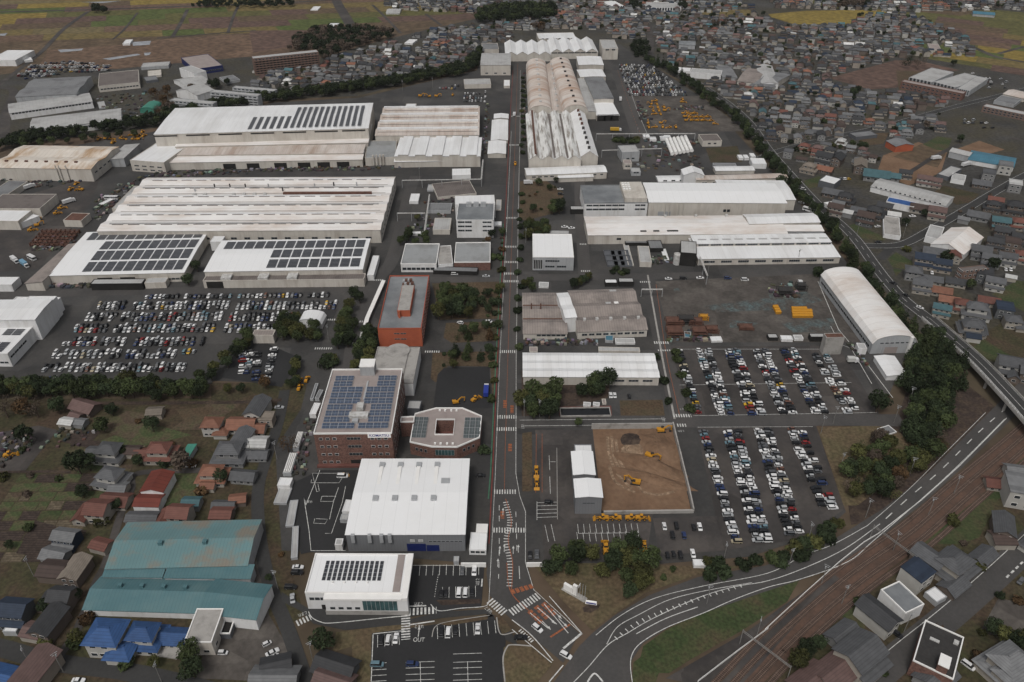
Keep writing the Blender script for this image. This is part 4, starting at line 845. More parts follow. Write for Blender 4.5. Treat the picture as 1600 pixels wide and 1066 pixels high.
b=MB(); b.box(-o.w*.49,o.w*.48,o.d*.02,o.d*.42,o.h+.5,o.h+3.2); b.obj('monitor_wall','w_cream',o.root); b=MB(); b.box(-o.w*.5,o.w*.49,-o.d*.0,o.d*.44,o.h+3.2,o.h+3.5); b.obj('monitor_roof','r_white',o.root)
for i in range(11): 
    x=(-.46+.088*i)*o.w; mo('window',boxmesh('window',o.w*.075,.05,1.2,('glass','metal')),o.root,(x+o.w*.03,o.d*.02,o.h+1.6))
    mo('skylight',boxmesh('box',o.w*.06,1.6,.15,('r_lgrey',)),o.root,(x+o.w*.03,o.d*.2,o.h+3.5))
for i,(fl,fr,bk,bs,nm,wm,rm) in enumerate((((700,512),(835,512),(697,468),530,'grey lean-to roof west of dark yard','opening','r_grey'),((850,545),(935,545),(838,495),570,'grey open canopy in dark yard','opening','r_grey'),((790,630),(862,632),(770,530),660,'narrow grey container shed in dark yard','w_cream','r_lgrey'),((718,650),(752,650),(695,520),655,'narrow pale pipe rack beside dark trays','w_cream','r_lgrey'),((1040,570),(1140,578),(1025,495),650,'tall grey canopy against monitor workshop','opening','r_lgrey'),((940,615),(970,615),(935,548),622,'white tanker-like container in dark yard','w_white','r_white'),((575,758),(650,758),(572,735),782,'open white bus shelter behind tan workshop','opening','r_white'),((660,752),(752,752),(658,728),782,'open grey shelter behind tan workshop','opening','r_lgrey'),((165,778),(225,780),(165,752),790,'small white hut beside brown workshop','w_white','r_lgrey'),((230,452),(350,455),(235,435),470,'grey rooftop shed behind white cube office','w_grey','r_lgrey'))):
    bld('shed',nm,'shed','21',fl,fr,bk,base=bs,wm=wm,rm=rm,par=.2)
b=MB(); P=W(px('21',1015,640)); b.cyl((0,0,0),(0,0,7),2.4,n=20); b.cyl((0,0,7),(0,0,7.8),2.4,.6,n=20); tag(b.obj('storage_tank','duct',None,(P.x,P.y,0)),'upright pale storage tank in dark yard by monitor workshop','tank')
for j in range(3):
    for i in range(3):
        P=W(px('21',600+42*i+j*10,580+32*j)); b=MB(); b.box(-3.6,3.6,-3.4,3.4,.0,.5); b.box(-3.6,3.6,-3.4,-3.2,.5,1.2); b.box(-3.6,3.6,3.2,3.4,.5,1.2); b.box(-3.6,-3.4,-3.2,3.2,.5,1.2); b.box(3.4,3.6,-3.2,3.2,.5,1.2)
        tag(b.obj('sorting_tray','w_dark',None,(P.x,P.y,0)),'dark open tray, %s from left in %s row from north'%(orr(i+1),orr(j+1)),'tray','dark trays by patched-roof workshop')
# ---- middle strip left of the main road
o=bld('lab_block','three-storey pale grey lab block with roof plant by main road','office','11',(1235,370),(1465,370),(1240,265),base=480,roof='flat',wm='w_white',rm='r_deck',par=.5)
for k in range(3): wins(o,'F',2,o.h-2.3-k*3.1,6.5,1.3,.03,.42,'metal'); wins(o,'F',2,o.h-2.3-k*3.1,3.4,1.2,.7,.95,'metal')
for i in range(3): rbox(o,.3+.2*i,.86,3.5,3,2.5,'metal','roof_plant')
bld('lab_block','white rear wing behind the pale grey lab block','office','11',(1228,275),(1475,268),(1232,222),h=11,wm='w_white',rm='r_white',par=.2)
o=bld('canteen','low hall with wet grey flat roof and pale walls','hall','11',(892,640),(1112,640),(920,515),base=692,roof='flat',wm='w_white',rm='r_deckl',par=.5,pm='trim_white'); wins(o,'F',7,1.5,2.6,1.8,.03,.95,'metal')
o=bld('canteen','low hall with wet grey roof and brick-red east wall','hall','11',(1222,630),(1445,628),(1235,508),base=682,roof='flat',wm='w_brick',rm='r_deckl',par=.5,pm='trim_white')
bld('canteen_link','lower pale link between two wet-roofed halls','hall','11',(1125,645),(1215,640),(1135,530),h=4.5,wm='w_white',rm='r_conc',par=.3)
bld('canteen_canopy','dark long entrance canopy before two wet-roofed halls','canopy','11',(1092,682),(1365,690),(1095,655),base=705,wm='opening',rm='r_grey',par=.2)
for i,(fl,fr,bk,bs,nm,wm,rm) in enumerate((((1210,95),(1325,92),(1215,55),118,'small white-roofed cabin north of lab block','w_white','r_white'),((1120,230),(1360,205),(1135,142),245,'brown flat-roofed workshop north of lab block','w_cream','r_brown'),((945,255),(1000,255),(948,208),272,'small white hut west of works lane','w_white','r_white'),((1090,430),(1195,430),(1100,358),460,'pale gabled shed left of lab block','w_cream','r_lgrey'),((1055,310),(1200,312),(1060,265),330,'pipe frame shed left of lab block','w_grey','r_grey'),((1055,185),(1095,185),(1056,150),195,'pale box container near works lane','w_grey','r_lgrey'),((1480,305),(1512,305),(1482,245),312,'pale annex on east side of lab block','w_cream','r_lgrey'),((1468,402),(1514,402),(1470,380),410,'white entrance slab of lab block','w_white','r_white'),((965,455),(1032,452),(968,443),468,'white low container by trees','w_white','r_white'))):
    bld('shed',nm,'shed','11',fl,fr,bk,base=bs,wm=wm,rm=rm,par=.2)
# covered walkway: long white thin roof
wallrun('covered_walkway','long white covered walkway running diagonally past orange office','walkway',[px('11',790,770),px('11',690,1000),px('12',625,245)],.4,2.4,'trim_white',z=2.8)
b=MB(); 
o=bld('white_dome_tent','white dome-roofed tent at car park corner','tent','11',(258,1005),(405,1012),(285,952),base=1035,roof='barrel',ax='y',rise=3,wm='w_white',rm='r_white')
bld('bicycle_shed','small weathered shed beside dark car park','shed','12',(-25,95),(105,95),(-20,60),base=145,wm='w_cream',rm='r_slate',par=.2)
# ---- left solar factories
o=bld('solar_factory','white factory roof with four rows of dark solar panels, left one',BL,'01',(305,715),(1135,695),(575,448),base=770,roof='gable',rise=.8,wm='w_cream',rm='r_clean')
print('SF',o.w,o.d,o.h)
panels(o,.22,.98,.04,.27,10,1); panels(o,.22,.98,.28,.51,10,1); panels(o,.22,.98,.52,.75,10,1); panels(o,.05,.98,.77,.99,12,1)
for u,w in ((.4,9),(.57,9)): door(o,'F',u,w,4)
wins(o,'F',4,1.5,2.5,1.2,.86,.99,'metal')
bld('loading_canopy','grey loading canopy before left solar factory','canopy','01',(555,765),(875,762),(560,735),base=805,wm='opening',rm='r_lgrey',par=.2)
bld('loading_canopy','small pale lean-to before left solar factory','shed','01',(890,760),(1020,755),(900,728),base=795,wm='w_cream',rm='r_lgrey',par=.2)
bld('annex','brown sloping side aisle west of left solar factory',BL,'01',(155,762),(265,765),(370,520),base=805,roof='mono',ax='y',rise=1.5,wm='w_cream',rm='r_slate')
o=bld('solar_factory','white factory roof with three rows of dark solar panels, right one',BL,'01',(1260,690),(2235,675),(1385,500),base=762,roof='gable',rise=.8,wm='w_cream',rm='r_clean')
panels(o,.38,.98,.05,.33,9,1); panels(o,.38,.98,.35,.63,9,1); panels(o,.04,.98,.66,.96,14,1)
o=bld('loading_aisle','low loading aisle with dark recesses along right solar factory',BL,'01',(1250,745),(2245,735),(1262,708),base=792,wm='w_cream',rm='r_brown',par=.4)
door(o,'F',.07,10,4.5); 
for u in (.14,.37,.55): b=MB(); b.box((u-.5)*o.w-3,(u-.5)*o.w+3,-o.d/2+.5,o.d/2,o.h-.3,o.h+1.2); b.obj('roof_plant','duct',o.root)
bld('side_container','white container aisle along east end of right solar factory','container','11',(685,710),(725,710),(728,590),base=745,wm='w_white',rm='r_white',par=.2)
bld('roof_tank','white cubic plant room between two solar factories','plant room','01',(1295,505),(1365,505),(1298,470),base=560,wm='w_white',rm='r_white',par=.2)
# ---- big multi ridge factory behind
o=bld('ridge_factory','vast white factory with many shallow ridges and chimneys behind solar roofs',BL,'01',(600,440),(2345,432),(990,112),h=9.5,roof='gable',rise=1.5,n=6,wm='w_cream',rm='r_aged')
for k in range(1,7): strip(o,.03,.97,(k-.5)/6,1.2,.5,'r_lgrey' if k%2 else 'r_white','ridge_vent')
strip(o,.59,.93,.63,2.4,1.6,'rustbrown','red_duct')
for u in (.24,.31,.37,.43,.52,.58,.7,.77,.86): 
    x=(u-.5)*o.w; b=MB(); yy=o.d*(.2+.05*(int(u*100)%3)); z=o.rz(x,yy); b.cyl((x,yy,z-.5),(x,yy,z+2.8),.5); b.obj('chimney','machine_dark' if int(u*100)%2 else 'metal',o.root)
for u in (.4,.44,.48,.52,.25,.29): rbox(o,u,.62,2.2,2.2,1.2,'duct')
for k in (1,2,3,4,5): strip(o,.02,.98,k/6,.7,.12,'r_slate','gutter')  # valley gutters, dark tone puts their shadow into the colour
for k in range(6):
    for i in range(16): strip(o,.04+i*.058,.04+i*.058+.04,(k+.5)/6-.012,.35,.3,'r_brown','vent_slot')
wins(o,'R',12,3,3,1.4,.03,.97,'metal'); wins(o,'F',20,3,4,1.6,.02,.98,'metal')
for i,(fl,fr,bk,bs,nm) in enumerate((((690,300),(775,300),(830,160),318,'lower grey aisle at northwest corner of ridge factory'),((800,225),(860,225),(960,130),240,'upper grey aisle at northwest corner of ridge factory'),((640,400),(720,400),(735,335),410,'stepped white aisle at west end of ridge factory'))):
    bld('side_aisle',nm,BL,'01',fl,fr,bk,h=7,wm='w_cream',rm='r_lgrey' if i<2 else 'r_white',par=.2)
# ---- north-west: raised white hall and its aisles
o=bld('raised_hall','very large raised white hall with slanted solar strips on roof',BL,'10',(-629,830),(692,792),(-444,668),h=19,roof='gable',ax='x',rise=.8,wm='w_cream',rm='r_white')
print('RH',o.w,o.d,o.h)
def slant(o,u0,u1,v0,v1,n):
    panels(o,u0,u1,v0,v1,n,1,.42,.02,'solar')
slant(o,.62,.97,.06,.86,12); slant(o,.42,.62,.06,.5,6)
for u in (.05,.2,.35,.5,.65,.8,.93): b=MB(); x=(u-.5)*o.w; b.box(x-o.w*.055,x+o.w*.055,-o.d/2-.1,-o.d/2-.02,o.h-2.2,o.h-1.0); b.obj('louvre_strip','machine_dark',o.root)
o=bld('raised_hall_aisle','lower white west aisle in front of raised white hall',BL,'00',(800,988),(1010,1003),(945,862),base=1055,roof='flat',wm='w_cream',rm='r_white',par=.3); wins(o,'F',4,4.2,4,1.1,.05,.95,'metal'); wins(o,'F',4,1.2,4,1.1,.05,.95,'metal')
o=bld('raised_hall_aisle','first low roof strip before raised white hall',BL,'10',(-500,905),(690,880),(-440,800),h=10,roof='mono',rise=1,wm='w_cream',rm='r_aged'); wins(o,'F',24,7.6,4,.9,.01,.99,'machine_dark')
o=bld('raised_hall_aisle','second brown roof strip before raised white hall',BL,'10',(-520,958),(660,945),(-500,912),h=8,roof='mono',rise=.8,wm='w_cream',rm='r_rust')
o=bld('raised_hall_aisle','front pale roof strip with open bays before raised white hall',BL,'10',(-560,1005),(655,985),(-550,955),base=1050,roof='gable',rise=.8,wm='w_cream',rm='r_aged')
for u in (.32,.44,.58,.7,.8,.9): door(o,'F',u,10,4.5)
o=bld('rusty_factory','white-brown factory roof with orange rust stains at left edge',BL,'00',(-60,1035),(560,1045),(120,898),base=1110,roof='gable',rise=1.6,n=2,wm='w_cream',rm='r_rusty')
for u in (.1,.2,.3,.4,.5,.6,.7,.8): rbox(o,u,.2,2.2,1.4,1,'rustbrown')
for u in (.66,.69,.76): b=MB(); x=(u-.5)*o.w; b.cyl((x,-o.d/2-.6,0),(x,-o.d/2-.6,o.h+3),.45); b.obj('pipe','w_cream',o.root)
wins(o,'R',6,5,4,1.2,.05,.95,'metal')
bld('link_hall','grey sloped link hall between rusty factory and raised hall',BL,'00',(670,985),(765,985),(800,895),base=1030,roof='mono',ax='y',rise=1,wm='w_grey',rm='r_lgrey')
o=bld('rust_ridge_hall','rust-streaked pale hall with four long ridges beside raised hall',BL,'10',(735,838),(1375,832),(815,662),h=11,roof='gable',rise=2.2,n=4,wm='w_cream',rm='r_rust')
for k in range(4):
    strip(o,.01,.99,(k+.5)/4,2.4,1.2,'r_white'); strip(o,.02,.98,(k+.5)/4-.06,.6,.1,'machine_dark','gutter')
o=bld('bay_hall','white hall of five raised bays before rust-streaked ridges',BL,'10',(855,965),(1382,965),(885,850),base=1030,roof='step',ax='y',rise=1.3,n=5,wm='w_cream',rm='r_white')
bld('bay_aisle','white front aisle with orange doors under five-bay hall',BL,'10',(852,1000),(1370,990),(855,965),base=1035,roof='mono',rise=.5,wm='w_cream',rm='r_white')
o=bld('boiler_house','dark-stained grey boiler house with four short stacks',BL,'10',(672,975),(862,968),(715,868),base=1025,wm='w_cream',rm='r_deckl',par=.4)
for u in (.27,.38,.5,.6): b=MB(); x=(u-.5)*o.w; b.cyl((x,-o.d*.5-.8,1),(x,-o.d*.5-.8,o.h+2.5),.8); b.obj('stack','w_cream',o.root)
for i,(fl,fr,bk,bs,nm,rm) in enumerate((((1430,950),(1540,950),(1435,872),975,'southern white-roofed shed beside main road','r_white'),((1450,866),(1552,866),(1465,742),885,'middle white-roofed shed beside main road','r_white'),((1468,732),(1556,732),(1470,705),745,'northern white-roofed shed beside main road','r_white'),((1285,522),(1450,518),(1292,488),548,'pinkish low store beside cars at north end','r_lgrey'),((1528,530),(1566,530),(1532,493),545,'small white block at north end of main road','r_white'),((922,655),(985,655),(925,640),665,'small pale hut north of rust-streaked ridges','r_white'))):
    bld('side_shed',nm,'shed','10',fl,fr,bk,base=bs,roof='gable' if i<3 else 'flat',ax='y',rise=.8,par=.2,wm='w_cream',rm=rm)
o=bld('tall_store','tall grey-roofed pale store at north end left of road',BL,'10',(1385,402),(1570,402),(1398,330),base=465,roof='gable',rise=.8,wm='w_cream',rm='r_lgrey'); wins(o,'F',3,1.5,3,1.4,.05,.95,'metal')
bld('tall_store','small upper grey block behind tall pale store',BL,'10',(1398,305),(1498,303),(1400,268),base=340,wm='w_cream',rm='r_grey',par=.3)
# ---- north halls
o=bld('zigzag_hall','white hall with row of pointed zigzag gables at north end',BL,'20',(-40,340),(240,338),(-36,265),base=380,roof='gable',ax='y',rise=3.5,n=4,wm='w_cream',rm='r_white')
o=bld('zigzag_hall','taller white zigzag-gabled hall at north end, right half',BL,'20',(240,325),(530,322),(240,250),base=365,roof='gable',ax='y',rise=4,n=4,wm='w_cream',rm='r_white'); wins(o,'F',8,6,7,1.5,.02,.98,'w_cream')
o=bld('white_hall','white flat-roofed hall behind the zigzag gables',BL,'20',(165,240),(397,236),(168,204),base=270,wm='w_cream',rm='r_white',par=.3); wins(o,'F',8,5,3,1,.05,.95,'metal')
o=bld('box_store','tall pale box store right of zigzag gables',BL,'20',(560,300),(655,300),(543,245),base=368,wm='w_cream',rm='r_lgrey',par=.3); wins(o,'F',2,10,4,1.6,.1,.9,'metal')
for fl,fr,bk,bs,nm,rm in (((412,402),(565,402),(405,350),432,'northern white-roofed block beside barrel hangars','r_white'),((422,476),(578,473),(415,432),490,'second white-roofed block beside barrel hangars','r_white'),((505,612),(628,610),(467,480),625,'long grey-roofed block beside barrel hangars','r_grey'),((455,690),(518,690),(432,485),700,'narrow grey aisle against barrel hangars','r_lgrey')):
    bld('side_block',nm,BL,'20',fl,fr,bk,h=9 if 'aisle' not in nm else 7,roof='gable',ax='y',rise=.5,wm='w_cream',rm=rm)
o=bld('dispatch_hall','bright white-roofed dispatch hall with dark open front',BL,'20',(525,715),(662,712),(505,615),base=748,roof='gable',ax='y',rise=.5,wm='w_cream',rm='r_clean')
for u in (.2,.5,.8): door(o,'F',u,8,6)
o=bld('barrel_hangar','long rust-tinged barrel-roofed hangar beside main road',BL,'20',(103,695),(250,695),(103,400),h=12,roof='barrel',ax='y',rise=6.5,wm='w_cream',rm='r_hangar')
for k in range(9): rbox(o,.5,.06+.11*k,2.4,2.4,1.3,'duct')
o=bld('hangar_valley','narrow pale ridged roof between two barrel hangars',BL,'20',(250,695),(315,695),(233,400),h=12,roof='gable',ax='y',rise=2.5,wm='w_cream',rm='r_rust')
for k in range(9): rbox(o,.5,.06+.11*k,2,2,1.2,'duct')
o=bld('barrel_hangar','long rust-streaked barrel-roofed hangar farther from main road',BL,'20',(316,692),(470,690),(277,392),h=12,roof='barrel',ax='y',rise=6.5,wm='w_cream',rm='r_hangar')
for k in range(10): rbox(o,.5,.05+.1*k,2.2,2.2,1.2,'machine_dark')
o=bld('streaked_workshop','old workshop with dirty streaked ridged roof below barrel hangars',BL,'20',(105,985),(425,984),(103,705),h=11,roof='gable',ax='y',rise=3.5,n=4,wm='w_cream',rm='r_streak')
for u in (.13,.5,.75): stripy(o,u,.02,.98,1.6,.8,'rustbrown' if u<.2 else 'r_brown')
o=bld('streaked_workshop','pale green-white gabled bay beside dirty streaked roof',BL,'20',(425,966),(530,965),(370,702),h=11,roof='gable',ax='y',rise=4.5,n=1,wm='w_cream',rm='r_whitey')
for k in range(9): rbox(o,.5,.05+.11*k,2,2,1.6,'machine_dark' if k<5 else 'rustbrown')
for fl,fr,bk,bs,nm,wm,rm in (((680,940),(788,935),(672,898),1000,'tall grey workshop block north of service yard','w_grey','r_lgrey'),((690,1010),(740,1010),(685,985),1045,'small cream block before tall grey workshop','w_cream','r_gravel'),((1178,870),(1296,868),(1176,828),905,'tan two-storey office block in northeast yard','w_cream','r_brown'),((738,1060),(795,1060),(738,1035),1085,'grey hut in service yard','w_grey','r_lgrey')):
    o=bld('yard_block',nm,'building','20',fl,fr,bk,base=bs,wm=wm,rm=rm,par=.3); wins(o,'F',2,2,2.5,1.3,.2,.8,'metal')
for i in range(6):
    P=W(px('20',985+24*i,960-4*i)); b=MB(); 
    b.cyl((0,-2,2.2),(0,32,2.2),1.5,n=12); b.box(-1.2,1.2,0,1,0,1.2); b.box(-1.2,1.2,20,21,0,1.2); tag(b.obj('gas_tank','trim_white',None,(P.x,P.y,0)),'long white horizontal tank, %s from left in the northeast rack'%orr(i+1),'tank','tanks in the northeast rack')
for i,(x,y) in enumerate(((830,845),(870,860),(935,855),(960,850))):
    bld('store_cabin','small white store cabin, %s from left behind the tank rack'%orr(i+1),'cabin','20',(x-18,y),(x+22,y),(x-16,y-16),base=y+14,wm='w_white',rm='r_white',par=.15,group='white cabins behind the tank rack')
for i,(x,y) in enumerate(((1415,975),(1450,975),(1490,965))):
    bld('store_cabin','small white cabin, %s from left beside the northeast lawn'%orr(i+1),'cabin','20',(x-14,y),(x+14,y),(x-12,y-20),base=y+14,wm='w_white',rm='r_white',par=.15,group='white cabins beside the northeast lawn')
sheet('grass_plot',[px('20',1195,915),px('20',1390,900),px('20',1420,1000),px('20',1225,1005)],'grass_mixed',.01)
# ---- left edge
for fl,fr,bk,bs,nm,wm,rm,rf in (((-70,865),(225,985),(60,870),0,'',0,0,0),):
    pass
o=bld('edge_warehouse','bright white warehouse with small solar blocks at left edge','warehouse','02',(-260,205),(45,208),(-120,-145),base=285,roof='flat',wm='w_white',rm='r_white',par=.4)
panels(o,.5,.9,.3,.42,2,1,.1); panels(o,.45,.85,.02,.2,2,1,.1); wins(o,'R',4,4.5,4,1.2,.02,.3,'metal'); wins(o,'F',4,2,3,1.2,.6,.95,'metal')
o=bld('edge_warehouse','taller white block behind the left-edge warehouse','warehouse','01',(-150,990),(215,985),(60,865),h=13,roof='gable',ax='x',rise=.6,wm='w_white',rm='r_white')
bld('edge_warehouse','white wing joining the left-edge warehouse on east','warehouse','01',(60,965),(235,965),(260,840),h=12,roof='flat',wm='w_white',rm='r_white',par=.2)
for fl,fr,bk,bs,nm,wm,rm in (((-90,375),(110,378),(0,308),430,'white garage with open dark front at left edge','w_cream','r_white'),((125,390),(240,345),(125,320),425,'white lean-to beside left-edge garage','w_white','r_white'),((-100,300),(245,300),(-60,210),355,'brown-roofed workshop at left edge','w_cream','r_brown'),((-100,225),(20,230),(40,125),260,'grey workshop behind brown-roofed one at left edge','w_cream','r_grey'),((388,372),(500,375),(420,325),412,'small cream hut with red-brown roof in machine yard','w_cream','rustbrown'),((-60,770),(70,770),(-20,722),812,'white low store above left-edge warehouse','w_white','r_white'),((610,270),(634,275),(612,225),280,'white upright silo box in scrap yard','w_white','r_white')):
    bld('yard_building',nm,'building','01',fl,fr,bk,base=bs,wm=wm,rm=rm,par=.2)
for i in range(5):
    P=W(px('01',190+i*18,530-i*20)); b=MB()
    L=26
    for k in range(9): b.box(k*3.2,k*3.2+.3,-1.2,1.2,0,2.4)
    b.box(0,L,-1.2,-1.0,2.2,2.5); b.box(0,L,1.0,1.2,2.2,2.5); b.box(0,L,-1.2,1.2,1.0,1.2)
    tag(b.obj('steel_rack','rustbrown',None,(P.x,P.y,0)),'long rusty steel rack, %s from front in scrap yard'%orr(i+1),'rack','rusty racks in the scrap yard')
# ---- beyond the north-west hedge
o=bld('grey_factory','grey factory with stepped roofs at upper left, rear strip',BL,'00',(95,600),(470,580),(100,495),h=9,roof='gable',rise=1.5,n=2,wm='w_grey',rm='r_grey')
o=bld('grey_factory','grey factory with brown stained roof and window row',BL,'00',(58,700),(570,628),(75,640),base=740,roof='gable',rise=1.5,wm='w_white',rm='r_lgrey'); wins(o,'F',24,4.5,2.4,1.4,.02,.98,'w_white')
o=bld('grey_factory','pale grey long shed nearest the northwest hedge',BL,'00',(185,805),(748,738),(235,728),base=850,roof='gable',rise=1.5,wm='w_white',rm='r_lgrey'); wins(o,'F',16,3,5,2,.02,.98,'metal')
for fl,fr,bk,bs,nm,wm,rm in (((605,532),(858,506),(598,455),570,'dark brown-roofed two-storey depot at upper left','w_cream','r_brown'),((1200,428),(1372,402),(1145,352),465,'building with blue glass bands and brown-grey roof','shutter_blue','r_gravel'),((-80,372),(92,372),(0,310),408,'white hall at far left by field road','w_white','r_white'),((150,375),(200,368),(210,330),388,'low white shed beside far-left white hall','w_white','r_white'),((868,415),(1038,405),(866,390),432,'grey low depot left of blue glass building','w_grey','r_lgrey'),((912,470),(995,462),(905,438),482,'yellow-cream roofed shed left of blue glass building','w_cream','w_cream'),((1105,420),(1195,455),(1130,385),475,'white gabled annex of blue glass building','w_white','r_lgrey'),((612,668),(655,662),(610,628),675,'small grey shed in upper left works','w_grey','r_lgrey'),((285,520),(465,505),(285,495),530,'white wall block on rear grey factory','w_white','r_white'),((1395,505),(1480,490),(1390,470),520,'low grey house beside machine lot upper left','w_grey','r_grey'),((755,270),(800,268),(757,246),282,'lone white house beside flooded field','w_white','r_white'),((900,500),(975,490),(895,475),515,'dark shed in upper left works','w_dark','r_grey')):
    o=bld('works_building',nm,'building','00',fl,fr,bk,base=bs,wm=wm,rm=rm,par=.3)
    if bs in(570,465): wins(o,'F',12,2,2.5,1.3,.03,.97,'metal')
bld('white_hall','pale gabled hall beside brown trees at upper left','hall','00',(1085,560),(1215,590),(1120,510),base=600,roof='gable',ax='y',rise=4,wm='w_white',rm='r_lgrey')
bld('white_hall','pale gabled hall joined east of gabled hall upper left','hall','00',(1150,540),(1300,510),(1150,480),base=560,roof='gable',ax='x',rise=3,wm='w_white',rm='r_lgrey')
bld('green_tent','small green-roofed arched tent at upper left','tent','00',(862,680),(948,680),(858,640),base=698,roof='barrel',ax='y',rise=2.5,wm='r_green',rm='r_green')
def slab(name,label,t,fl,fr,bk,bs,fl_n,wm,rm,nw,bal=True):
    o=bld(name,label,'apartment block',t,fl,fr,bk,base=bs,wm=wm,rm=rm,par=.4)
    for k in range(fl_n):
        z=.9+k*(o.h-1)/fl_n; wins(o,'F',nw,z,o.w/nw*.6,1.4,.02,.98,'w_grey')
        if bal: b=MB(); b.box(-o.w/2+.3,o.w/2-.3,-o.d/2-1.3,-o.d/2-.12,z-.9,z+.05); b.obj('balcony',wm,o.root)
    return o
slab('apartment_block','long brown seven-storey apartment slab at upper left','10',(-20,362),(385,320),(-12,345),465,7,'w_brown','r_lgrey',18)
slab('apartment_block','front pale four-storey apartment slab behind raised hall','00',(1045,618),(1310,642),(1060,602),672,4,'w_grey','r_lgrey',10)
slab('apartment_block','middle pale four-storey apartment slab behind raised hall','00',(1292,565),(1590,592),(1300,552),632,4,'w_grey','r_lgrey',10)
slab('apartment_block','rear pale four-storey apartment slab behind raised hall','00',(1432,540),(1690,562),(1440,528),592,4,'w_grey','r_lgrey',10)
# ---- right town large buildings
for t,fl,fr,bk,bs,nm,wm,rm,fn in (('30',(870,478),(1010,508),(1072,430),505,'left grey slab of three parallel school blocks','w_grey','r_lgrey',3),('30',(1020,505),(1155,540),(1215,450),535,'middle grey slab of three parallel school blocks','w_grey','r_lgrey',3),('30',(1168,545),(1245,560),(1370,485),580,'right grey slab of three parallel school blocks','w_grey','r_lgrey',3)):
    slab('school_block',nm,t,fl,fr,bk,bs,fn,wm,rm,6,False)
slab('school_block','long red-brown school wing with row of white windows','30',(822,502),(1205,578),(840,490),545,2,'w_brick','r_gravel',14,False)
slab('school_block','long brown-grey school wing at right edge of town','30',(1325,655),(1640,720),(1350,640),690,2,'w_brown','r_lgrey',12,False)
slab('school_block','white three-storey school at far top of town','20',(838,50),(1045,48),(840,15),72,3,'w_white','r_lgrey',12,False)
slab('town_hall','white public hall in far top of town','20',(620,45),(698,40),(622,5),55,3,'w_white','r_white',5,False)
for t,fl,fr,bk,bs,nm,wm,rm,rf in (('30',(1235,985),(1515,1035),(1290,935),1010,'blue-roofed warehouse at right','w_white','r_skyblue','gable'),('31',(635,165),(1095,285),(720,122),195,'long grey-roofed white warehouse with blue trim','w_white','r_lgrey','gable'),('31',(715,455),(820,470),(880,365),480,'small pale flat shop beside town junction','w_white','r_conc','flat'),('31',(970,470),(1060,490),(1085,415),505,'low pale annex of pale gabled warehouse','w_white','r_lgrey','flat'),('31',(1005,520),(1205,585),(1130,418),560,'pale gabled warehouse beside town junction','w_white','r_aged','gable'),('31',(1045,85),(1115,105),(1130,35),110,'dark-walled store with pale roof in right town','w_dark','r_lgrey','flat'),('31',(1130,115),(1215,130),(1170,85),140,'small white store in right town','w_white','r_lgrey','flat'),('31',(315,125),(410,150),(360,92),165,'black-walled white-roofed shop by the boundary road','w_dark','r_white','flat'),('31',(730,255),(900,290),(750,228),290,'blue-roofed loading porch of grey warehouse','w_white','r_bluetarp','flat'),('31',(345,262),(370,278),(375,245),285,'white carport near boundary road','w_white','r_white','flat'),('31',(1170,665),(1205,690),(1290,620),735,'brown three-storey flats in right town','w_brown','r_brown','flat'),
    ('30',(1120,935),(1240,965),(1135,912),970,'grey metal shed beside blue-roofed warehouse','w_grey','r_lgrey','gable'),('30',(-40,515),(65,520),(80,410),545,'white gabled gymnasium in right town','w_white','r_lgrey','gable'),('20',(1300,480),(1390,480),(1400,405),500,'blue-grey long roof among town workshops','w_grey','r_grey','gable'),('20',(1390,500),(1510,515),(1460,420),525,'pinkish-brown roofed workshop in the town','w_cream','r_slate','gable'),('20',(1490,520),(1600,540),(1560,435),545,'dark grey roofed workshop in the town','w_cream','r_grey','gable'),('20',(1100,445),(1290,460),(1110,420),480,'white two-storey school wing beside tree belt','w_white','r_lgrey','flat'),('20',(1020,435),(1100,440),(1025,415),450,'small white wing beside tree belt','w_white','r_white','flat'),('20',(1030,275),(1130,280),(1035,252),300,'blue-grey roofed store among far houses','w_grey','r_deck','gable'),
    ('30',(1265,85),(1400,95),(1270,70),100,'blue-roofed works at far right top','w_grey','r_skyblue','gable'),('30',(1000,305),(1070,310),(1005,270),320,'tan block building in far right town','w_cream','r_gravel','flat'),('30',(730,870),(790,905),(820,850),905,'orange-walled house with dark roof in right town','w_orange','r_grey','gable'),('30',(500,820),(545,845),(590,785),840,'dark blue-walled house in right town','w_dark','r_grey','flat'),('30',(1450,580),(1579,610),(1500,550),600,'tan gabled school hall at right edge','w_cream','r_rust','gable'),('30',(1395,620),(1520,645),(1450,590),640,'grey flat hall at right edge of town','w_grey','r_grey','flat'),
    ('10',(440,165),(500,165),(443,142),180,'dark glass house beside highway in fields','w_dark','r_white','flat'),('10',(335,62),(380,62),(337,40),66,'lone white farm shed in fields','w_white','r_white','flat'),('10',(915,265),(965,268),(920,240),275,'white-roofed store in northern town','w_white','r_white','flat'),('10',(802,82),(885,82),(805,55),88,'row of pale vaulted sheds beyond northern town','w_white','r_lgrey','gable')):
    o=bld('town_building',nm,'building',t,fl,fr,bk,base=bs,roof=rf,ax='y' if nm in('pale gabled warehouse beside town junction','white gabled gymnasium in right town') else 'x',rise=4 if 'pale gabled' in nm else 1.8,wm=wm,rm=rm,par=.3)
    if 'flats' in nm:
        for k in range(3): wins(o,'F',4,1+k*3,1.6,1.4); wins(o,'R',5,1+k*3,1.6,1.4)
    if 'blue trim' in nm: wins(o,'F',14,4,1.6,1.2,.04,.96)
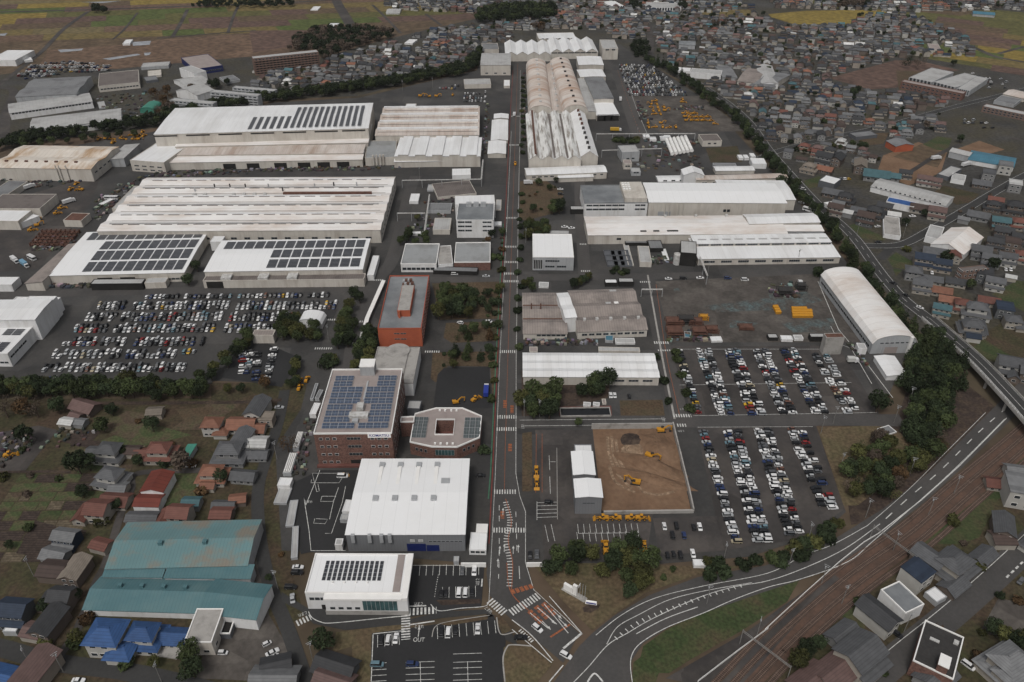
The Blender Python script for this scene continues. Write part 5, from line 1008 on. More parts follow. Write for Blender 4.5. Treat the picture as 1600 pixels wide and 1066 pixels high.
# ============================================================ lower-left works and big village roofs
VB='building'
o=bld('teal_warehouse','large weathered teal-roofed warehouse with tan patches, rear one','warehouse','03',(575,448),(1345,430),(712,200),h=6,roof='gable',rise=2.4,wm='w_grey',rm='r_tealold')
for u in (.34,.66): rbox(o,u,.42,1.6,1.6,1.4,'r_teal')
o=bld('teal_warehouse','long teal-roofed warehouse with four roof vents, front left','warehouse','03',(452,670),(1088,690),(540,492),base=702,roof='gable',rise=2.2,wm='w_white',rm='r_teal')
for u in (.24,.43,.62,.81): rbox(o,u,.62,1.4,1.4,1.3,'r_teal')
bld('teal_warehouse','teal-roofed warehouse bay, front right beside beige block','warehouse','03',(1078,690),(1392,725),(1150,505),h=6,roof='gable',rise=2,wm='w_white',rm='r_teal')
bld('teal_link','low teal lean-to between teal warehouses, left part','warehouse','03',(560,492),(880,495),(590,455),h=4.6,roof='mono',rise=.6,wm='w_grey',rm='r_teal')
bld('teal_link','low dark teal lean-to between teal warehouses, right part','warehouse','03',(895,497),(1360,502),(905,432),h=5,roof='mono',rise=.7,wm='w_grey',rm='r_teal')
o=bld('beige_block','beige flat-roofed two-storey block before the teal warehouses','office','03',(1000,848),(1150,848),(1078,664),base=918,wm='w_cream',rm='r_conc',par=.3,pm='trim_white'); wins(o,'R',3,2,1.8,1.4); wins(o,'F',2,1.5,2,1.4)
bld('stair_annex','dark open stair annex east of beige block','building','03',(1195,800),(1250,800),(1215,705),base=830,wm='w_dark',rm='opening',par=.4,pm='trim_white')
bld('red_shed','long dark red metal-roofed shed beside village lane','shed','02',(865,1058),(1005,1062),(905,935),h=5,roof='gable',ax='y',rise=1.4,wm='w_white',rm='r_redmetal')
bld('red_shed','dark red metal-roofed shed, southern one of two','shed','03',(722,108),(860,112),(745,40),base=140,roof='gable',ax='x',rise=1.2,wm='w_white',rm='r_redmetal')
bld('carport','white slab carport beside solar-roofed dark house','carport','03',(12,790),(85,792),(42,728),h=2.4,wm='metal',rm='r_white',par=.1)
bld('carport','white carport slab beside navy-roofed house by railway','carport','33',(920,632),(975,600),(880,560),h=2.4,wm='metal',rm='r_white',par=.1)
bld('carport','pale concrete terrace roof before blue-roofed house','carport','03',(850,920),(960,936),(865,860),h=.6,wm='concrete',rm='concrete',par=.1)
bld('teal_shed','bright teal-roofed small shed beside red-roofed house','shed','02',(1115,845),(1165,848),(1160,770),h=2.6,roof='mono',ax='y',rise=.4,wm='w_grey',rm='r_green')
o=bld('flat_roof_flats','brick-sided flats with black flat roof and white rim','flats','33',(790,945),(1010,1050),(960,772),h=8,wm='w_brick',rm='machine_dark',par=.5,pm='trim_white')
b=MB(); b.box(o.w*.05,o.w*.3,-o.d*.49,-o.d*.25,o.h-.5,o.h+3.2); b.obj('stair_tower','w_brick',o.root); b=MB(); b.box(o.w*.04,o.w*.31,-o.d*.5,-o.d*.24,o.h+3.2,o.h+3.6); b.obj('tower_roof','trim_white',o.root); rbox(o,.35,.65,3,1,.5,'duct','roof_unit'); rbox(o,.85,.8,1.5,1.5,1,'duct','roof_unit')
o2=bld('modern_house','long white-parapet modern house beside the railway','house','33',(615,560),(750,690),(690,490),h=6.5,wm='w_white',rm='r_deck',par=.5,pm='trim_white')
# ============================================================ houses
GREY=(.085,.087,.092);DG=(.04,.041,.044);LG=(.15,.153,.157);RED=(.135,.057,.044);ORG=(.19,.088,.058);BRN=(.062,.043,.037);BLU=(.03,.075,.19);NAV=(.022,.032,.052);TEA=(.055,.115,.13);PNK=(.125,.08,.073);WHT=(.48,.48,.47);TAN=(.17,.145,.12)
RN={GREY:'grey',DG:'dark grey',LG:'pale grey',RED:'red',ORG:'orange-red',BRN:'dark brown',BLU:'blue',NAV:'navy',TEA:'teal',PNK:'pinkish',WHT:'white',TAN:'tan'}
WC=[((.38,.37,.345),'white'),((.27,.235,.2),'cream'),((.2,.2,.2),'grey'),((.125,.1,.085),'brown'),((.3,.275,.24),'beige'),((.09,.095,.1),'dark')]
def hgable(b,x0,x1,y0,y1,h,rise,ov=.6,ax='x',wmb=None):
    """gable block: walls into wmb, roof into b"""
    if ax=='x':
        ym=(y0+y1)/2
        wmb.add([(x0,y0,-.3),(x1,y0,-.3),(x1,y1,-.3),(x0,y1,-.3),(x0,y0,h),(x1,y0,h),(x1,y1,h),(x0,y1,h),(x0,ym,h+rise),(x1,ym,h+rise)],[(0,1,5,4),(2,3,7,6),(1,2,6,9,5),(3,0,4,8,7)])
        s=rise/((y1-y0)/2); e=ov; X0,X1,Y0,Y1=x0-e,x1+e,y0-e,y1+e; ze=h-s*e
        lo=[(X0,Y0,ze),(X1,Y0,ze),(X1,ym,h+rise),(X0,ym,h+rise),(X1,Y1,ze),(X0,Y1,ze)]
    else:
        xm=(x0+x1)/2
        wmb.add([(x0,y0,-.3),(x1,y0,-.3),(x1,y1,-.3),(x0,y1,-.3),(x0,y0,h),(x1,y0,h),(x1,y1,h),(x0,y1,h),(xm,y0,h+rise),(xm,y1,h+rise)],[(1,2,6,5),(3,0,4,7),(0,1,5,8,4),(2,3,7,9,6)])
        s=rise/((x1-x0)/2); e=ov; X0,X1,Y0,Y1=x0-e,x1+e,y0-e,y1+e; ze=h-s*e
        lo=[(X1,Y0,ze),(X1,Y1,ze),(xm,Y1,h+rise),(xm,Y0,h+rise),(X0,Y1,ze),(X0,Y0,ze)]
    t=.2; hi=[(a,c,z+t) for a,c,z in lo]; vs=lo+hi
    b.add(vs,[(6,7,8,9),(9,8,10,11),(1,0,3,2),(2,3,5,4),(0,1,7,6),(4,5,11,10),(1,2,8,7),(2,4,10,8),(3,0,6,9),(5,3,9,11)])
def hhip(b,x0,x1,y0,y1,h,rise,ov=.7,wmb=None,top=None):
    wmb.box(x0,x1,y0,y1,-.3,h,bottom=False)
    X0,X1,Y0,Y1=x0-ov,x1+ov,y0-ov,y1+ov; k=min(X1-X0,Y1-Y0)/2; ym=(Y0+Y1)/2
    if X1-X0>=Y1-Y0: R0,R1=(X0+k*.8,ym),(X1-k*.8,ym)
    else: R0,R1=((X0+X1)/2,Y0+k*.8),((X0+X1)/2,Y1-k*.8)
    z=h-.1; zr=h+rise
    vs=[(X0,Y0,z),(X1,Y0,z),(X1,Y1,z),(X0,Y1,z),(R0[0],R0[1],zr),(R1[0],R1[1],zr)]
    if X1-X0>=Y1-Y0: fs=[(0,1,5,4),(1,2,5),(2,3,4,5),(3,0,4),(3,2,1,0)]
    else: fs=[(0,1,4),(1,2,5,4),(2,3,5),(3,0,4,5),(3,2,1,0)]
    b.add(vs,fs)
    # ridge tiles
    b.box(min(R0[0],R1[0])-.3,max(R0[0],R1[0])+.3,min(R0[1],R1[1])-.18,max(R0[1],R1[1])+.18,zr-.25,zr+.2)
def house_proto(k):
    w=MB(); r=MB(); lr=MB(); win=[]
    def ws(x0,x1,y,n,z,rz): 
        for i in range(n): win.append((x0+(x1-x0)*(i+.5)/n,y,z,rz))
    if k==0:   # two storeys, gable, lean-to in front
        hgable(r,-5,5,-3.5,4,5.6,1.9,wmb=w); w.box(-4.6,5.4,-5.4,-3.5,-.3,2.5,bottom=False); lr.hexa([(-5,-5.9,2.4),(5.8,-5.9,2.4),(5.8,-3.5,3.1),(-5,-3.5,3.1)],[(-5,-5.9,2.55),(5.8,-5.9,2.55),(5.8,-3.5,3.3),(-5,-3.5,3.3)])
        ws(-4.5,4.5,-3.5,3,3.7,0); ws(-4,5,-5.4,2,.6,0)
    elif k==1: # two storeys, hip over wide hipped skirt
        hhip(lr,-6,6,-5,5,2.7,1.3,wmb=w); hhip(r,-4.2,4.2,-3.4,3.4,5.8,2,wmb=w); ws(-4,4,-3.4,2,4.2,0); ws(-5.5,5.5,-5,3,.7,0)
    elif k==2: # one storey gable
        hgable(r,-5.5,5.5,-3.6,3.6,2.9,1.9,.7,wmb=w); ws(-5,5,-3.6,3,.8,0)
    elif k==3: # L plan
        hgable(r,-2,5.5,-3.5,3.5,5.5,1.9,wmb=w); hgable(lr,-6.5,-1.8,-4.8,3,2.8,1.5,.5,'y',wmb=w); ws(-1.5,5,-3.5,2,3.8,0); ws(-1.5,5,-3.5,2,.8,0); ws(-6,-2.2,-4.8,1,.9,0)
    elif k==4: # modern box
        w.box(-4,4,-4,4,-.3,6,bottom=False); r.hexa([(-4.2,-4.2,6.0),(4.2,-4.2,6.0),(4.2,4.2,6.5),(-4.2,4.2,6.5)],[(-4.2,-4.2,6.25),(4.2,-4.2,6.25),(4.2,4.2,6.75),(-4.2,4.2,6.75)]); ws(-3.5,3.5,-4,2,3.8,0); ws(-3.5,3.5,-4,2,.9,0)
    elif k==5: # long two-storey gable across
        hgable(r,-3.6,3.6,-6,6,5.4,1.8,.6,'y',wmb=w); ws(-3,3,-6,2,3.6,0); ws(-3,3,-6,2,.9,0)
    elif k==6: # low shed
        hgable(r,-3,3,-2.4,2.4,2.4,1.0,.3,wmb=w)
    elif k==7: # hip plus wing
        hhip(r,-4.5,3.5,-3.6,3.6,5.6,1.9,wmb=w); hhip(lr,1,7,-5.4,0.5,2.7,1.3,wmb=w); ws(-4,2,-3.6,2,3.9,0); ws(-4,.5,-3.6,2,.8,0)
    return w,r,lr,win
HP=[]
for k in range(8):
    w,r,lr,win=house_proto(k)
    HP.append((w.mesh('wall','h_wall'),r.mesh('roof','h_roof'),lr.mesh('lower_roof','h_roof') if lr.v else None,win,(w,r,lr)))
WINM=boxmesh('window',1.7,.05,1.2,('glass','trim_white'))
RT=['gabled','hipped','low gabled','L-shaped','box-like','long gabled','small shed','hip-roofed L-shaped']
HOUSES=[]  # root, image pos, description, district
def house(P,rz,k,rc,wc,dist,s=1.0,full=True):
    wcol,wn=wc; rt=empty('shed' if k==6 else 'house',(P.x,P.y,0),rz); rt.scale=(s,s*random.uniform(.92,1.08),s*random.uniform(.95,1.05)); h=HP[k]
    j=random.uniform(.85,1.15); c2=tuple(q*j for q in rc)
    mo('wall',h[0],rt,color=wcol); mo('roof',h[1],rt,color=c2)
    if h[2]: mo('lower_roof',h[2],rt,color=c2)
    if full:
        for x,y,z,r_ in h[3]: mo('window',WINM,rt,(x,y,z),r_)
    HOUSES.append((rt,PROJ(P),'%s-roofed %s %s'%(RN.get(rc,'grey'),wn,'shed' if k==6 else 'house'),dist,k))
    return rt
W0,W1,W2,W3,W4,W5=WC
D1='left village'; D2='village by railway'; D3='town by junction'
def hs(t,L,dist):
    for (x,y,rot,k,rc,wc,s) in L: house(W(px(t,x,y)),R(rot),k,rc,wc,dist,s)
hs('02',[(535,560,-20,2,PNK,W3,1.1),(478,612,-20,6,PNK,W3,1),(425,650,-8,6,WHT,W4,1.1),(500,650,-8,6,LG,W2,1),(965,590,5,6,TAN,W1,1.2),(690,850,-5,1,GREY,W0,1.05),(600,835,0,6,GREY,W3,1.2),(825,830,0,6,BRN,W4,1.2),(1000,850,0,1,RED,W4,1.05),(905,840,0,2,RED,W4,.8),(1330,690,0,7,ORG,W0,1),(1500,670,0,2,ORG,W0,1.1),(1500,780,-8,5,GREY,W0,1),(1430,860,0,1,GREY,W2,1.15),(700,1010,-12,1,GREY,W0,1.05),(1320,985,0,1,ORG,W4,1),(1510,985,-5,2,GREY,W2,.9),(1290,1040,0,6,ORG,W4,1),(740,1062,0,6,LG,W4,1.2)],D1)
hs('12',[(20,590,-8,5,GREY,W0,1.1),(75,640,0,4,TAN,W1,.8),(15,790,0,6,WHT,W0,1.5),(-5,690,0,2,ORG,W0,.9),(15,850,0,2,GREY,W2,.8)],D1)
hs('03',[(100,715,-4,0,NAV,W5,1.0),(335,640,-4,3,DG,W3,1),(290,780,-10,5,DG,W3,1.0),(200,810,-10,6,PNK,W4,1.2),(215,1050,-12,5,PNK,W1,1.2),(40,1070,-12,2,BLU,W4,1.1),(430,490,-5,5,TAN,W3,.95),(310,485,-5,6,BRN,W3,1.6),(375,310,-8,0,LG,(NAV,'navy'),.9),(310,390,-12,2,LG,W2,.85),(530,165,-5,3,RED,W4,1.1),(640,95,-5,2,RED,W4,1),(560,340,-15,6,RED,W4,1.2),(970,190,-3,3,RED,W4,1.1),(1050,110,0,6,TEA,W2,1.2),(1225,125,0,2,GREY,W4,.8),(1215,175,0,6,RED,W3,1.4),(820,195,0,6,GREY,W1,1.2),(750,190,0,6,GREY,W2,1.2),(1300,90,10,6,ORG,W3,1.1),(620,870,-3,7,BLU,W0,1.35),(800,850,-3,1,BLU,W0,1.05),(960,840,-3,2,BLU,W0,.9)],D1)
hs('13',[(440,1010,-18,2,DG,W5,1.2),(430,1090,-18,2,PNK,W3,1.1),(120,1010,15,6,DG,W3,1.6),(110,1090,0,2,LG,W2,1.3)],D1)
hs('33',[(1262,255,-22,5,GREY,W3,1.0),(1345,70,-15,4,LG,W0,1.4),(860,430,35,5,GREY,W3,1.0),(990,470,35,1,GREY,W4,1.25),(1160,400,35,2,GREY,W4,.9),(790,520,35,4,NAV,W0,1.15),(580,740,35,5,DG,W0,1.05),(400,830,35,2,GREY,W2,1),(480,970,35,0,GREY,W4,1.35),(355,1040,35,2,PNK,W4,1.3),(230,1090,35,2,PNK,W4,1.2),(1280,1010,28,1,LG,W4,1.3),(1260,310,0,6,BRN,W4,1.4),(1300,1070,28,7,LG,W4,1.1),(1000,560,35,2,GREY,W3,.9),(900,1060,35,2,GREY,W2,1.1),(1480,350,35,1,GREY,W0,1.1)],D2)
hs('32',[(1240,80,-15,1,GREY,W1,1.05),(1255,125,-15,6,NAV,W0,1.2),(1480,320,-20,0,GREY,W0,1.2),(1560,370,-20,3,GREY,W3,1.1),(1410,1030,-10,2,RED,W4,.9),(1550,970,-10,2,LG,W0,1.1),(1500,40,-15,7,GREY,W4,1)],D2)
hs('31',[(250,75,-35,1,TAN,W1,1),(345,75,-35,2,ORG,W3,1.1),(340,20,-35,0,DG,W2,1.2),(420,25,-35,5,DG,W3,1.2),(560,70,-20,5,TAN,W3,1.2),(660,120,-20,2,TEA,W2,1.6),(750,120,-20,2,TEA,W2,1.2),(840,110,-20,0,DG,W1,.9),(955,150,-25,0,PNK,W0,1),(1020,160,-25,0,PNK,W1,.9),(1310,165,-25,2,GREY,W3,1.1),(1350,120,-25,4,GREY,W2,1.1),(1450,80,-25,4,LG,W0,1.2),(1510,190,-25,4,WHT,W2,1.1),(1400,260,-25,2,RED,W2,.9),(1380,310,-25,1,DG,W3,1),(1510,330,-25,1,DG,W3,1.2),(1290,365,-30,2,GREY,W2,1.2),(1420,420,-20,0,TEA,W3,1.1),(1540,420,-20,1,RED,W4,1),(1440,480,-25,0,DG,W3,1.1),(1390,540,-25,0,DG,W3,1.0),(1490,555,-25,4,BRN,W3,1.1),(1300,600,-25,0,GREY,W2,1.1),(1360,645,-25,0,GREY,W2,1),(1460,640,-20,0,GREY,W0,1),(1560,625,-20,1,RED,W4,1),(1020,590,-20,2,GREY,W4,1.2),(1140,620,-20,5,RED,W4,.9),(950,650,-20,0,NAV,W1,1.1),(1060,675,-20,0,NAV,W1,1),(890,730,-20,7,GREY,W2,1.1),(935,805,-20,0,GREY,W4,1),(1005,755,-20,2,GREY,W4,1.0),(1060,825,-20,2,ORG,W4,1),(1110,885,-20,2,ORG,W4,1),(1060,950,-25,0,TEA,W4,.9),(1190,930,-20,1,RED,W4,1),(1270,960,-20,1,GREY,W0,1.2),(1440,960,-20,4,NAV,W5,1.1),(1385,790,-25,0,GREY,W0,1),(1320,745,-25,4,DG,W5,1.1),(1255,1060,-20,1,GREY,W4,1.1),(470,265,-30,1,DG,W3,1.1),(395,225,-30,2,GREY,W3,1.2),(410,330,-30,0,BRN,W4,1),(480,345,-30,6,WHT,W2,1.4),(595,390,-30,0,BRN,W5,1.1),(650,355,-30,1,DG,W3,1.1),(710,325,-30,0,DG,W3,1),(770,360,-20,6,WHT,W2,1.4),(935,320,-25,2,BRN,W4,1.2),(1030,355,-25,0,PNK,W4,1.1),(1200,385,-30,6,LG,W2,1.2),(560,330,-30,2,GREY,W2,1),(430,290,-30,6,LG,W2,1.4),(1540,520,-25,0,DG,W3,1),(1490,740,-25,6,WHT,W4,1),(1350,890,-20,2,RED,W4,1),(1150,770,-20,2,DG,W4,1)],D3)
# towns laid out in street rows
TOWNS=[('north-west town',[(400,140),(405,112),(480,100),(545,88),(610,68),(700,45),(790,40),(800,66),(758,72),(748,92),(680,118),(560,143),(470,146)],-12),
 ('far town',[(600,-5),(1100,-8),(1180,14),(1090,22),(1022,26),(1006,60),(965,62),(945,48),(800,46),(770,40),(745,22),(610,18)],-8),
 ('east town',[(1024,58),(1022,22),(1190,24),(1205,42),(1330,42),(1340,24),(1420,24),(1500,55),(1525,88),(1490,92),(1400,90),(1290,122),(1330,140),(1400,146),(1470,152),(1480,162),(1400,188),(1320,212),(1240,228),(1205,222),(1170,180),(1118,142),(1035,98)],-14),
 ('far east town',[(1200,-8),(1620,-12),(1620,16),(1400,20),(1210,13)],-8),
 ('roadside quarter',[(1222,248),(1245,236),(1330,220),(1368,228),(1362,262),(1330,272),(1275,262)],-28),
 ('school quarter',[(1560,300),(1700,240),(1800,420),(1660,520),(1605,470),(1580,380)],-25),
 ('hill quarter',[(1310,205),(1400,195),(1480,175),(1470,205),(1400,222),(1345,228)],-16)]
SITES=[]; TREES_TOWN=[]
taken=[(h_[0].location.x,h_[0].location.y) for h_ in HOUSES]
bigs=[(o_.location.x,o_.location.y) for o_ in bpy.data.objects if o_.name.split('.')[0] in('town_building','school_block','town_hall')]
for nm,poly,ang in TOWNS:
    P=[W(p) for p in poly]; u=Vector((math.cos(R(ang)),math.sin(R(ang)),0)); v=Vector((-u.y,u.x,0)); c=sum(P,Vector())/len(P)
    us=[(p-c).dot(u) for p in P]; vs_=[(p-c).dot(v) for p in P]; y=min(vs_); row=0
    while y<max(vs_):
        x=min(us)+random.uniform(0,8)
        while x<max(us):
            q=c+u*(x+random.uniform(-1.5,1.5))+v*(y+random.uniform(-1.5,1.5)); im=PROJ(q)
            if inpoly(im,poly):
                rr=random.random()
                near=any((q.x-a)**2+(q.y-b_)**2<13**2 for a,b_ in taken) or any((q.x-a)**2+(q.y-b_)**2<20**2 for a,b_ in bigs)
                if not near:
                    if rr<.82: SITES.append((q,R(ang)+random.gauss(0,.05)+random.choice((0,0,0,math.pi/2)),nm,im))
                    elif rr<.97: TREES_TOWN.append(q)
            x+=random.uniform(9.2,12.5)
        row+=1; y+= 10.8 if row%2 else 13.8
SITES.sort(key=lambda s:s[0].length)
ROOFC=[GREY]*8+[DG]*7+[LG]*5+[RED]+[ORG]+[BRN]*3+[PNK]*2+[NAV,NAV,WHT]+([TEA] if random.random()<.5 else [])
NI=max(0,300-len(HOUSES)); print('houses hand',len(HOUSES),'sites',len(SITES))
for q,rz,nm,im in SITES[:NI]: house(q,rz,random.choice((0,0,1,1,3,5,7,2,4)),random.choice(ROOFC),random.choice(WC[:5]),nm,random.uniform(.68,.92),True)
far=MB()
for q,rz,nm,im in SITES[NI:]:
    k=random.choice((0,0,1,1,3,5,7,2,4)); s=random.uniform(.65,.95); ca,sa=math.cos(rz)*s,math.sin(rz)*s; rc=random.choice(ROOFC); j=random.uniform(.8,1.2); rc=tuple(a*j for a in rc); wc=random.choice(WC[:5])[0]
    for mb,col in zip(HP[k][4],(wc,rc,rc)):
        far.add([(x*ca-y*sa+q.x,x*sa+y*ca+q.y,z*s) for x,y,z in mb.v],mb.f,0,col)
o=far.obj('far_houses','far_house'); tag(o,'mass of small far houses with grey, red and brown roofs','houses',kind='stuff')
# ============================================================ cars
def car_meshes(kind):
    b=MB(); g=MB(); w=MB()
    L,Wd,H,hood,tail={'hatch':(3.7,1.62,1.5,.85,.15),'sedan':(4.5,1.72,1.42,1.25,.75),'van':(4.6,1.72,1.85,.75,.1),'suv':(4.4,1.78,1.65,1.1,.15),'kei':(3.4,1.48,1.68,.6,.08)}[kind]
    a,c=-L/2,L/2; y=Wd/2; zb,zm=.28,.85 if H<1.6 else .95
    st=[(a,zb+.15,zm-.12,y*.86),(a+.25,zb,zm,y*.98),(0,zb,zm+.02,y),(c-.9,zb,zm-.02,y*.98),(c-.15,zb+.05,zm-.16,y*.88),(c,zb+.15,zm-.3,y*.72)]
    vs=[];
    for x,z0,z1,yy in st: vs+=[(x,-yy,z0),(x,yy,z0),(x,yy,z1),(x,-yy,z1)]
    fs=[]
    for i in range(len(st)-1):
        k=4*i
        for e in range(4): fs.append((k+e,k+4+e,k+4+(e+1)%4,k+(e+1)%4))
    fs+=[(3,2,1,0),(4*len(st)-4,4*len(st)-3,4*len(st)-2,4*len(st)-1)]
    b.add(vs,fs)
    x0,x1=a+tail,c-hood; r0,r1=x0+(.55 if kind in('sedan',) else .22),x1-.62
    yb,yt=y*.93,y*.76; zr=H-.07
    g.hexa([(x0,-yb,zm-.03),(x1,-yb,zm-.03),(x1,yb,zm-.03),(x0,yb,zm-.03)],[(r0,-yt,zr),(r1,-yt,zr),(r1,yt,zr),(r0,yt,zr)])
    b.hexa([(r0-.02,-yt-.03,zr-.04),(r1+.02,-yt-.03,zr-.04),(r1+.02,yt+.03,zr-.04),(r0-.02,yt+.03,zr-.04)],[(r0+.1,-yt+.08,H),(r1-.08,-yt+.08,H),(r1-.08,yt-.08,H),(r0+.1,yt-.08,H)])
    w.cyl((0,-.1,0),(0,.1,0),.3,n=12); w.cyl((0,-.11,0),(0,-.1,0),.17,n=8,mi=1)
    wp=[(sx*L*.31,sy*(y-.1),.3) for sx in(-1,1) for sy in(-1,1)]
    return b,g,w,wp
CK={k:car_meshes(k) for k in('hatch','sedan','van','suv','kei')}
CM={k:(v[0].mesh('car_body','car_paint'),v[1].mesh('windows','car_glass'),v[2].mesh('wheel',('rubber','metal')),v[3]) for k,v in CK.items()}
CC=[((.66,.66,.66),'white',32),((.36,.37,.38),'silver',14),((.015,.015,.017),'black',26),((.09,.093,.1),'grey',10),((.02,.035,.1),'blue',6),((.2,.015,.015),'red',3),((.12,.2,.24),'pale blue',3),((.36,.31,.22),'beige',2),((.5,.3,.02),'yellow',1),((.13,.06,.04),'brown',2)]
CCW=[c[2] for c in CC]
KN={'hatch':'hatchback','sedan':'sedan','van':'van','suv':'tall car','kei':'boxy small car'}
CARS=[]
def addcar(P,rz,place,kind=None,col=None,big=False):
    c=random.choices(CC,CCW)[0] if col is None else [q for q in CC if q[1]==col][0]
    CARS.append((P,rz,kind or random.choices(('hatch','sedan','van','suv','kei'),(3,2,2,3,3))[0],c,place,big))
def carline(a,b,pitch,rot,place,fill=.93):
    """a file of parked cars from pixel a to pixel b, side by side"""
    A=W(a);B=W(b); n=max(1,int((B-A).length/pitch)); d=(B-A)/n
    for i in range(n+1):
        if random.random()<fill: addcar(A+d*i+Vector((random.uniform(-.25,.25),random.uniform(-.12,.12),0)),rot+random.gauss(0,.03)+random.choice((0,math.pi)),place)
for k,(a,b,f) in enumerate((((1099,676),(1150,848),.95),((1136,677),(1183,846),.95),((1151,676),(1198,846),.95),((1185,674),(1233,836),.95),((1200,673),(1248,832),.92),((1235,672),(1285,790),.9),((1251,672),(1300,795),.7))):
    carline(a,b,2.35,0,'%s file of near right car park'%orr(k+1),min(1,f+.04))
for k,(a,b,f) in enumerate((((1060,549),(1091,646),.97),((1092,549),(1127,648),.97),((1106,549),(1141,648),.97),((1137,550),(1175,648),.97),((1149,548),(1189,648),.97),((1181,550),(1223,646),.97),((1194,548),(1238,646),.97),((1224,548),(1274,646),.97),((1239,548),(1288,645),.97),((1273,556),(1325,646),.85),((1289,554),(1335,640),.7))):
    carline(a,b,2.35,0,'%s file of upper right car park'%orr(k+1),min(1,f+.04))
def T(t,*q): return [px(t,*p) for p in q]
LR=[('01',850,[(880,2020)],1),('01',905,[(620,770),(840,1410),(1480,2070)],2),('01',975,[(550,720),(770,1370),(1430,1830)],2),('01',1045,[(480,660),(720,1320),(1400,1690)],2),('02',140,[(410,590),(640,800),(850,1260)],2),('02',217,[(345,520),(560,740),(800,1200)],2),('02',300,[(290,450),(490,740),(770,1140)],2),('02',372,[(205,375),(430,480)],1)]
for k,(t,y,segs,n2) in enumerate(LR):
    for x0,x1 in segs:
        for j in range(n2):
            a=px(t,x0-(j*8),y+(-12 if j==0 else 12)*(n2-1)); b=px(t,x1-(j*8),y+(-13 if j==0 else 13)*(n2-1)-8*(x1-x0)/1000)
            carline(a,b,2.6,math.pi/2,'%s row of left car park'%orr(k+1),.92)
carline(px('02',1500,205),px('02',1500,330),2.7,.1,'file in small dark car park',.8); carline(px('02',1550,200),px('02',1520,330),2.7,.1,'second file in small dark car park',.8)
carline(px('12',110,185),px('12',70,360),2.8,.1,'east file of small dark car park',.85); carline(px('12',10,190),px('12',0,370),2.8,.1,'middle file of small dark car park',.6)
for x,y,rz,k,c,pl in ((1010,590,1,'hatch','black','visitor car park'),(1105,583,1,'van','white','visitor car park'),(1140,583,1,'van','white','visitor car park'),(1177,583,1,'hatch','black','visitor car park'),(1122,465,1,'sedan','grey','visitor car park'),(1188,465,1,'sedan','white','visitor car park'),(1035,590,1,'hatch','black','visitor car park'),
    (683,840,1,'suv','black','staff car park'),(720,840,1,'van','white','staff car park'),(762,832,1,'sedan','white','staff car park'),(1010,800,1,'suv','black','staff car park'),(1047,800,1,'van','white','staff car park'),(1086,790,1,'hatch','black','staff car park'),(1207,780,1,'sedan','white','staff car park'),(660,975,0,'van','pale blue','staff car park'),(852,973,0,'suv','blue','staff car park'),
    (230,445,0,'sedan','white','bays west of white office'),(225,475,0,'suv','black','bays west of white office'),(190,555,0,'van','black','bays west of white office'),(200,615,1.2,'sedan','silver','bays west of white office'),
    (62,862,.4,'kei','white','dirt yard by teal warehouses'),(92,910,.4,'sedan','white','dirt yard by teal warehouses'),(100,936,.4,'hatch','white','dirt yard by teal warehouses')):
    addcar(W(px('13',x,y)),rz*math.pi/2,pl,k,c,True)
for x,y,rz,k,c,pl in ((138,778,-.75,'suv','white','junction approach lane'),(293,925,-.55,'suv','white','junction mouth on public road'),(48,828,0,'sedan','black','lane beside staff car park'),(828,222,1.57,'sedan','white','works car park by dirt yard'),(893,220,1.57,'van','black','works car park by dirt yard'),(988,228,1.57,'hatch','black','works car park by dirt yard'),(1020,225,1.57,'sedan','white','works car park by dirt yard'),(872,270,1.57,'suv','black','works car park by dirt yard'),(935,272,1.57,'hatch','blue','works car park by dirt yard'),(983,370,1.57,'sedan','white','works car park by dirt yard'),(845,380,1.57,'hatch','black','works car park by dirt yard'),(878,375,1.57,'hatch','black','works car park by dirt yard'),(915,378,1.57,'suv','black','works car park by dirt yard'),(98,380,1.57,'sedan','black','bay beside main gate'),(135,375,1.57,'sedan','grey','bay beside main gate'),(200,92,0,'hatch','black','bays by training lot')):
    addcar(W(px('23',x,y)),rz,pl,k,c,True)
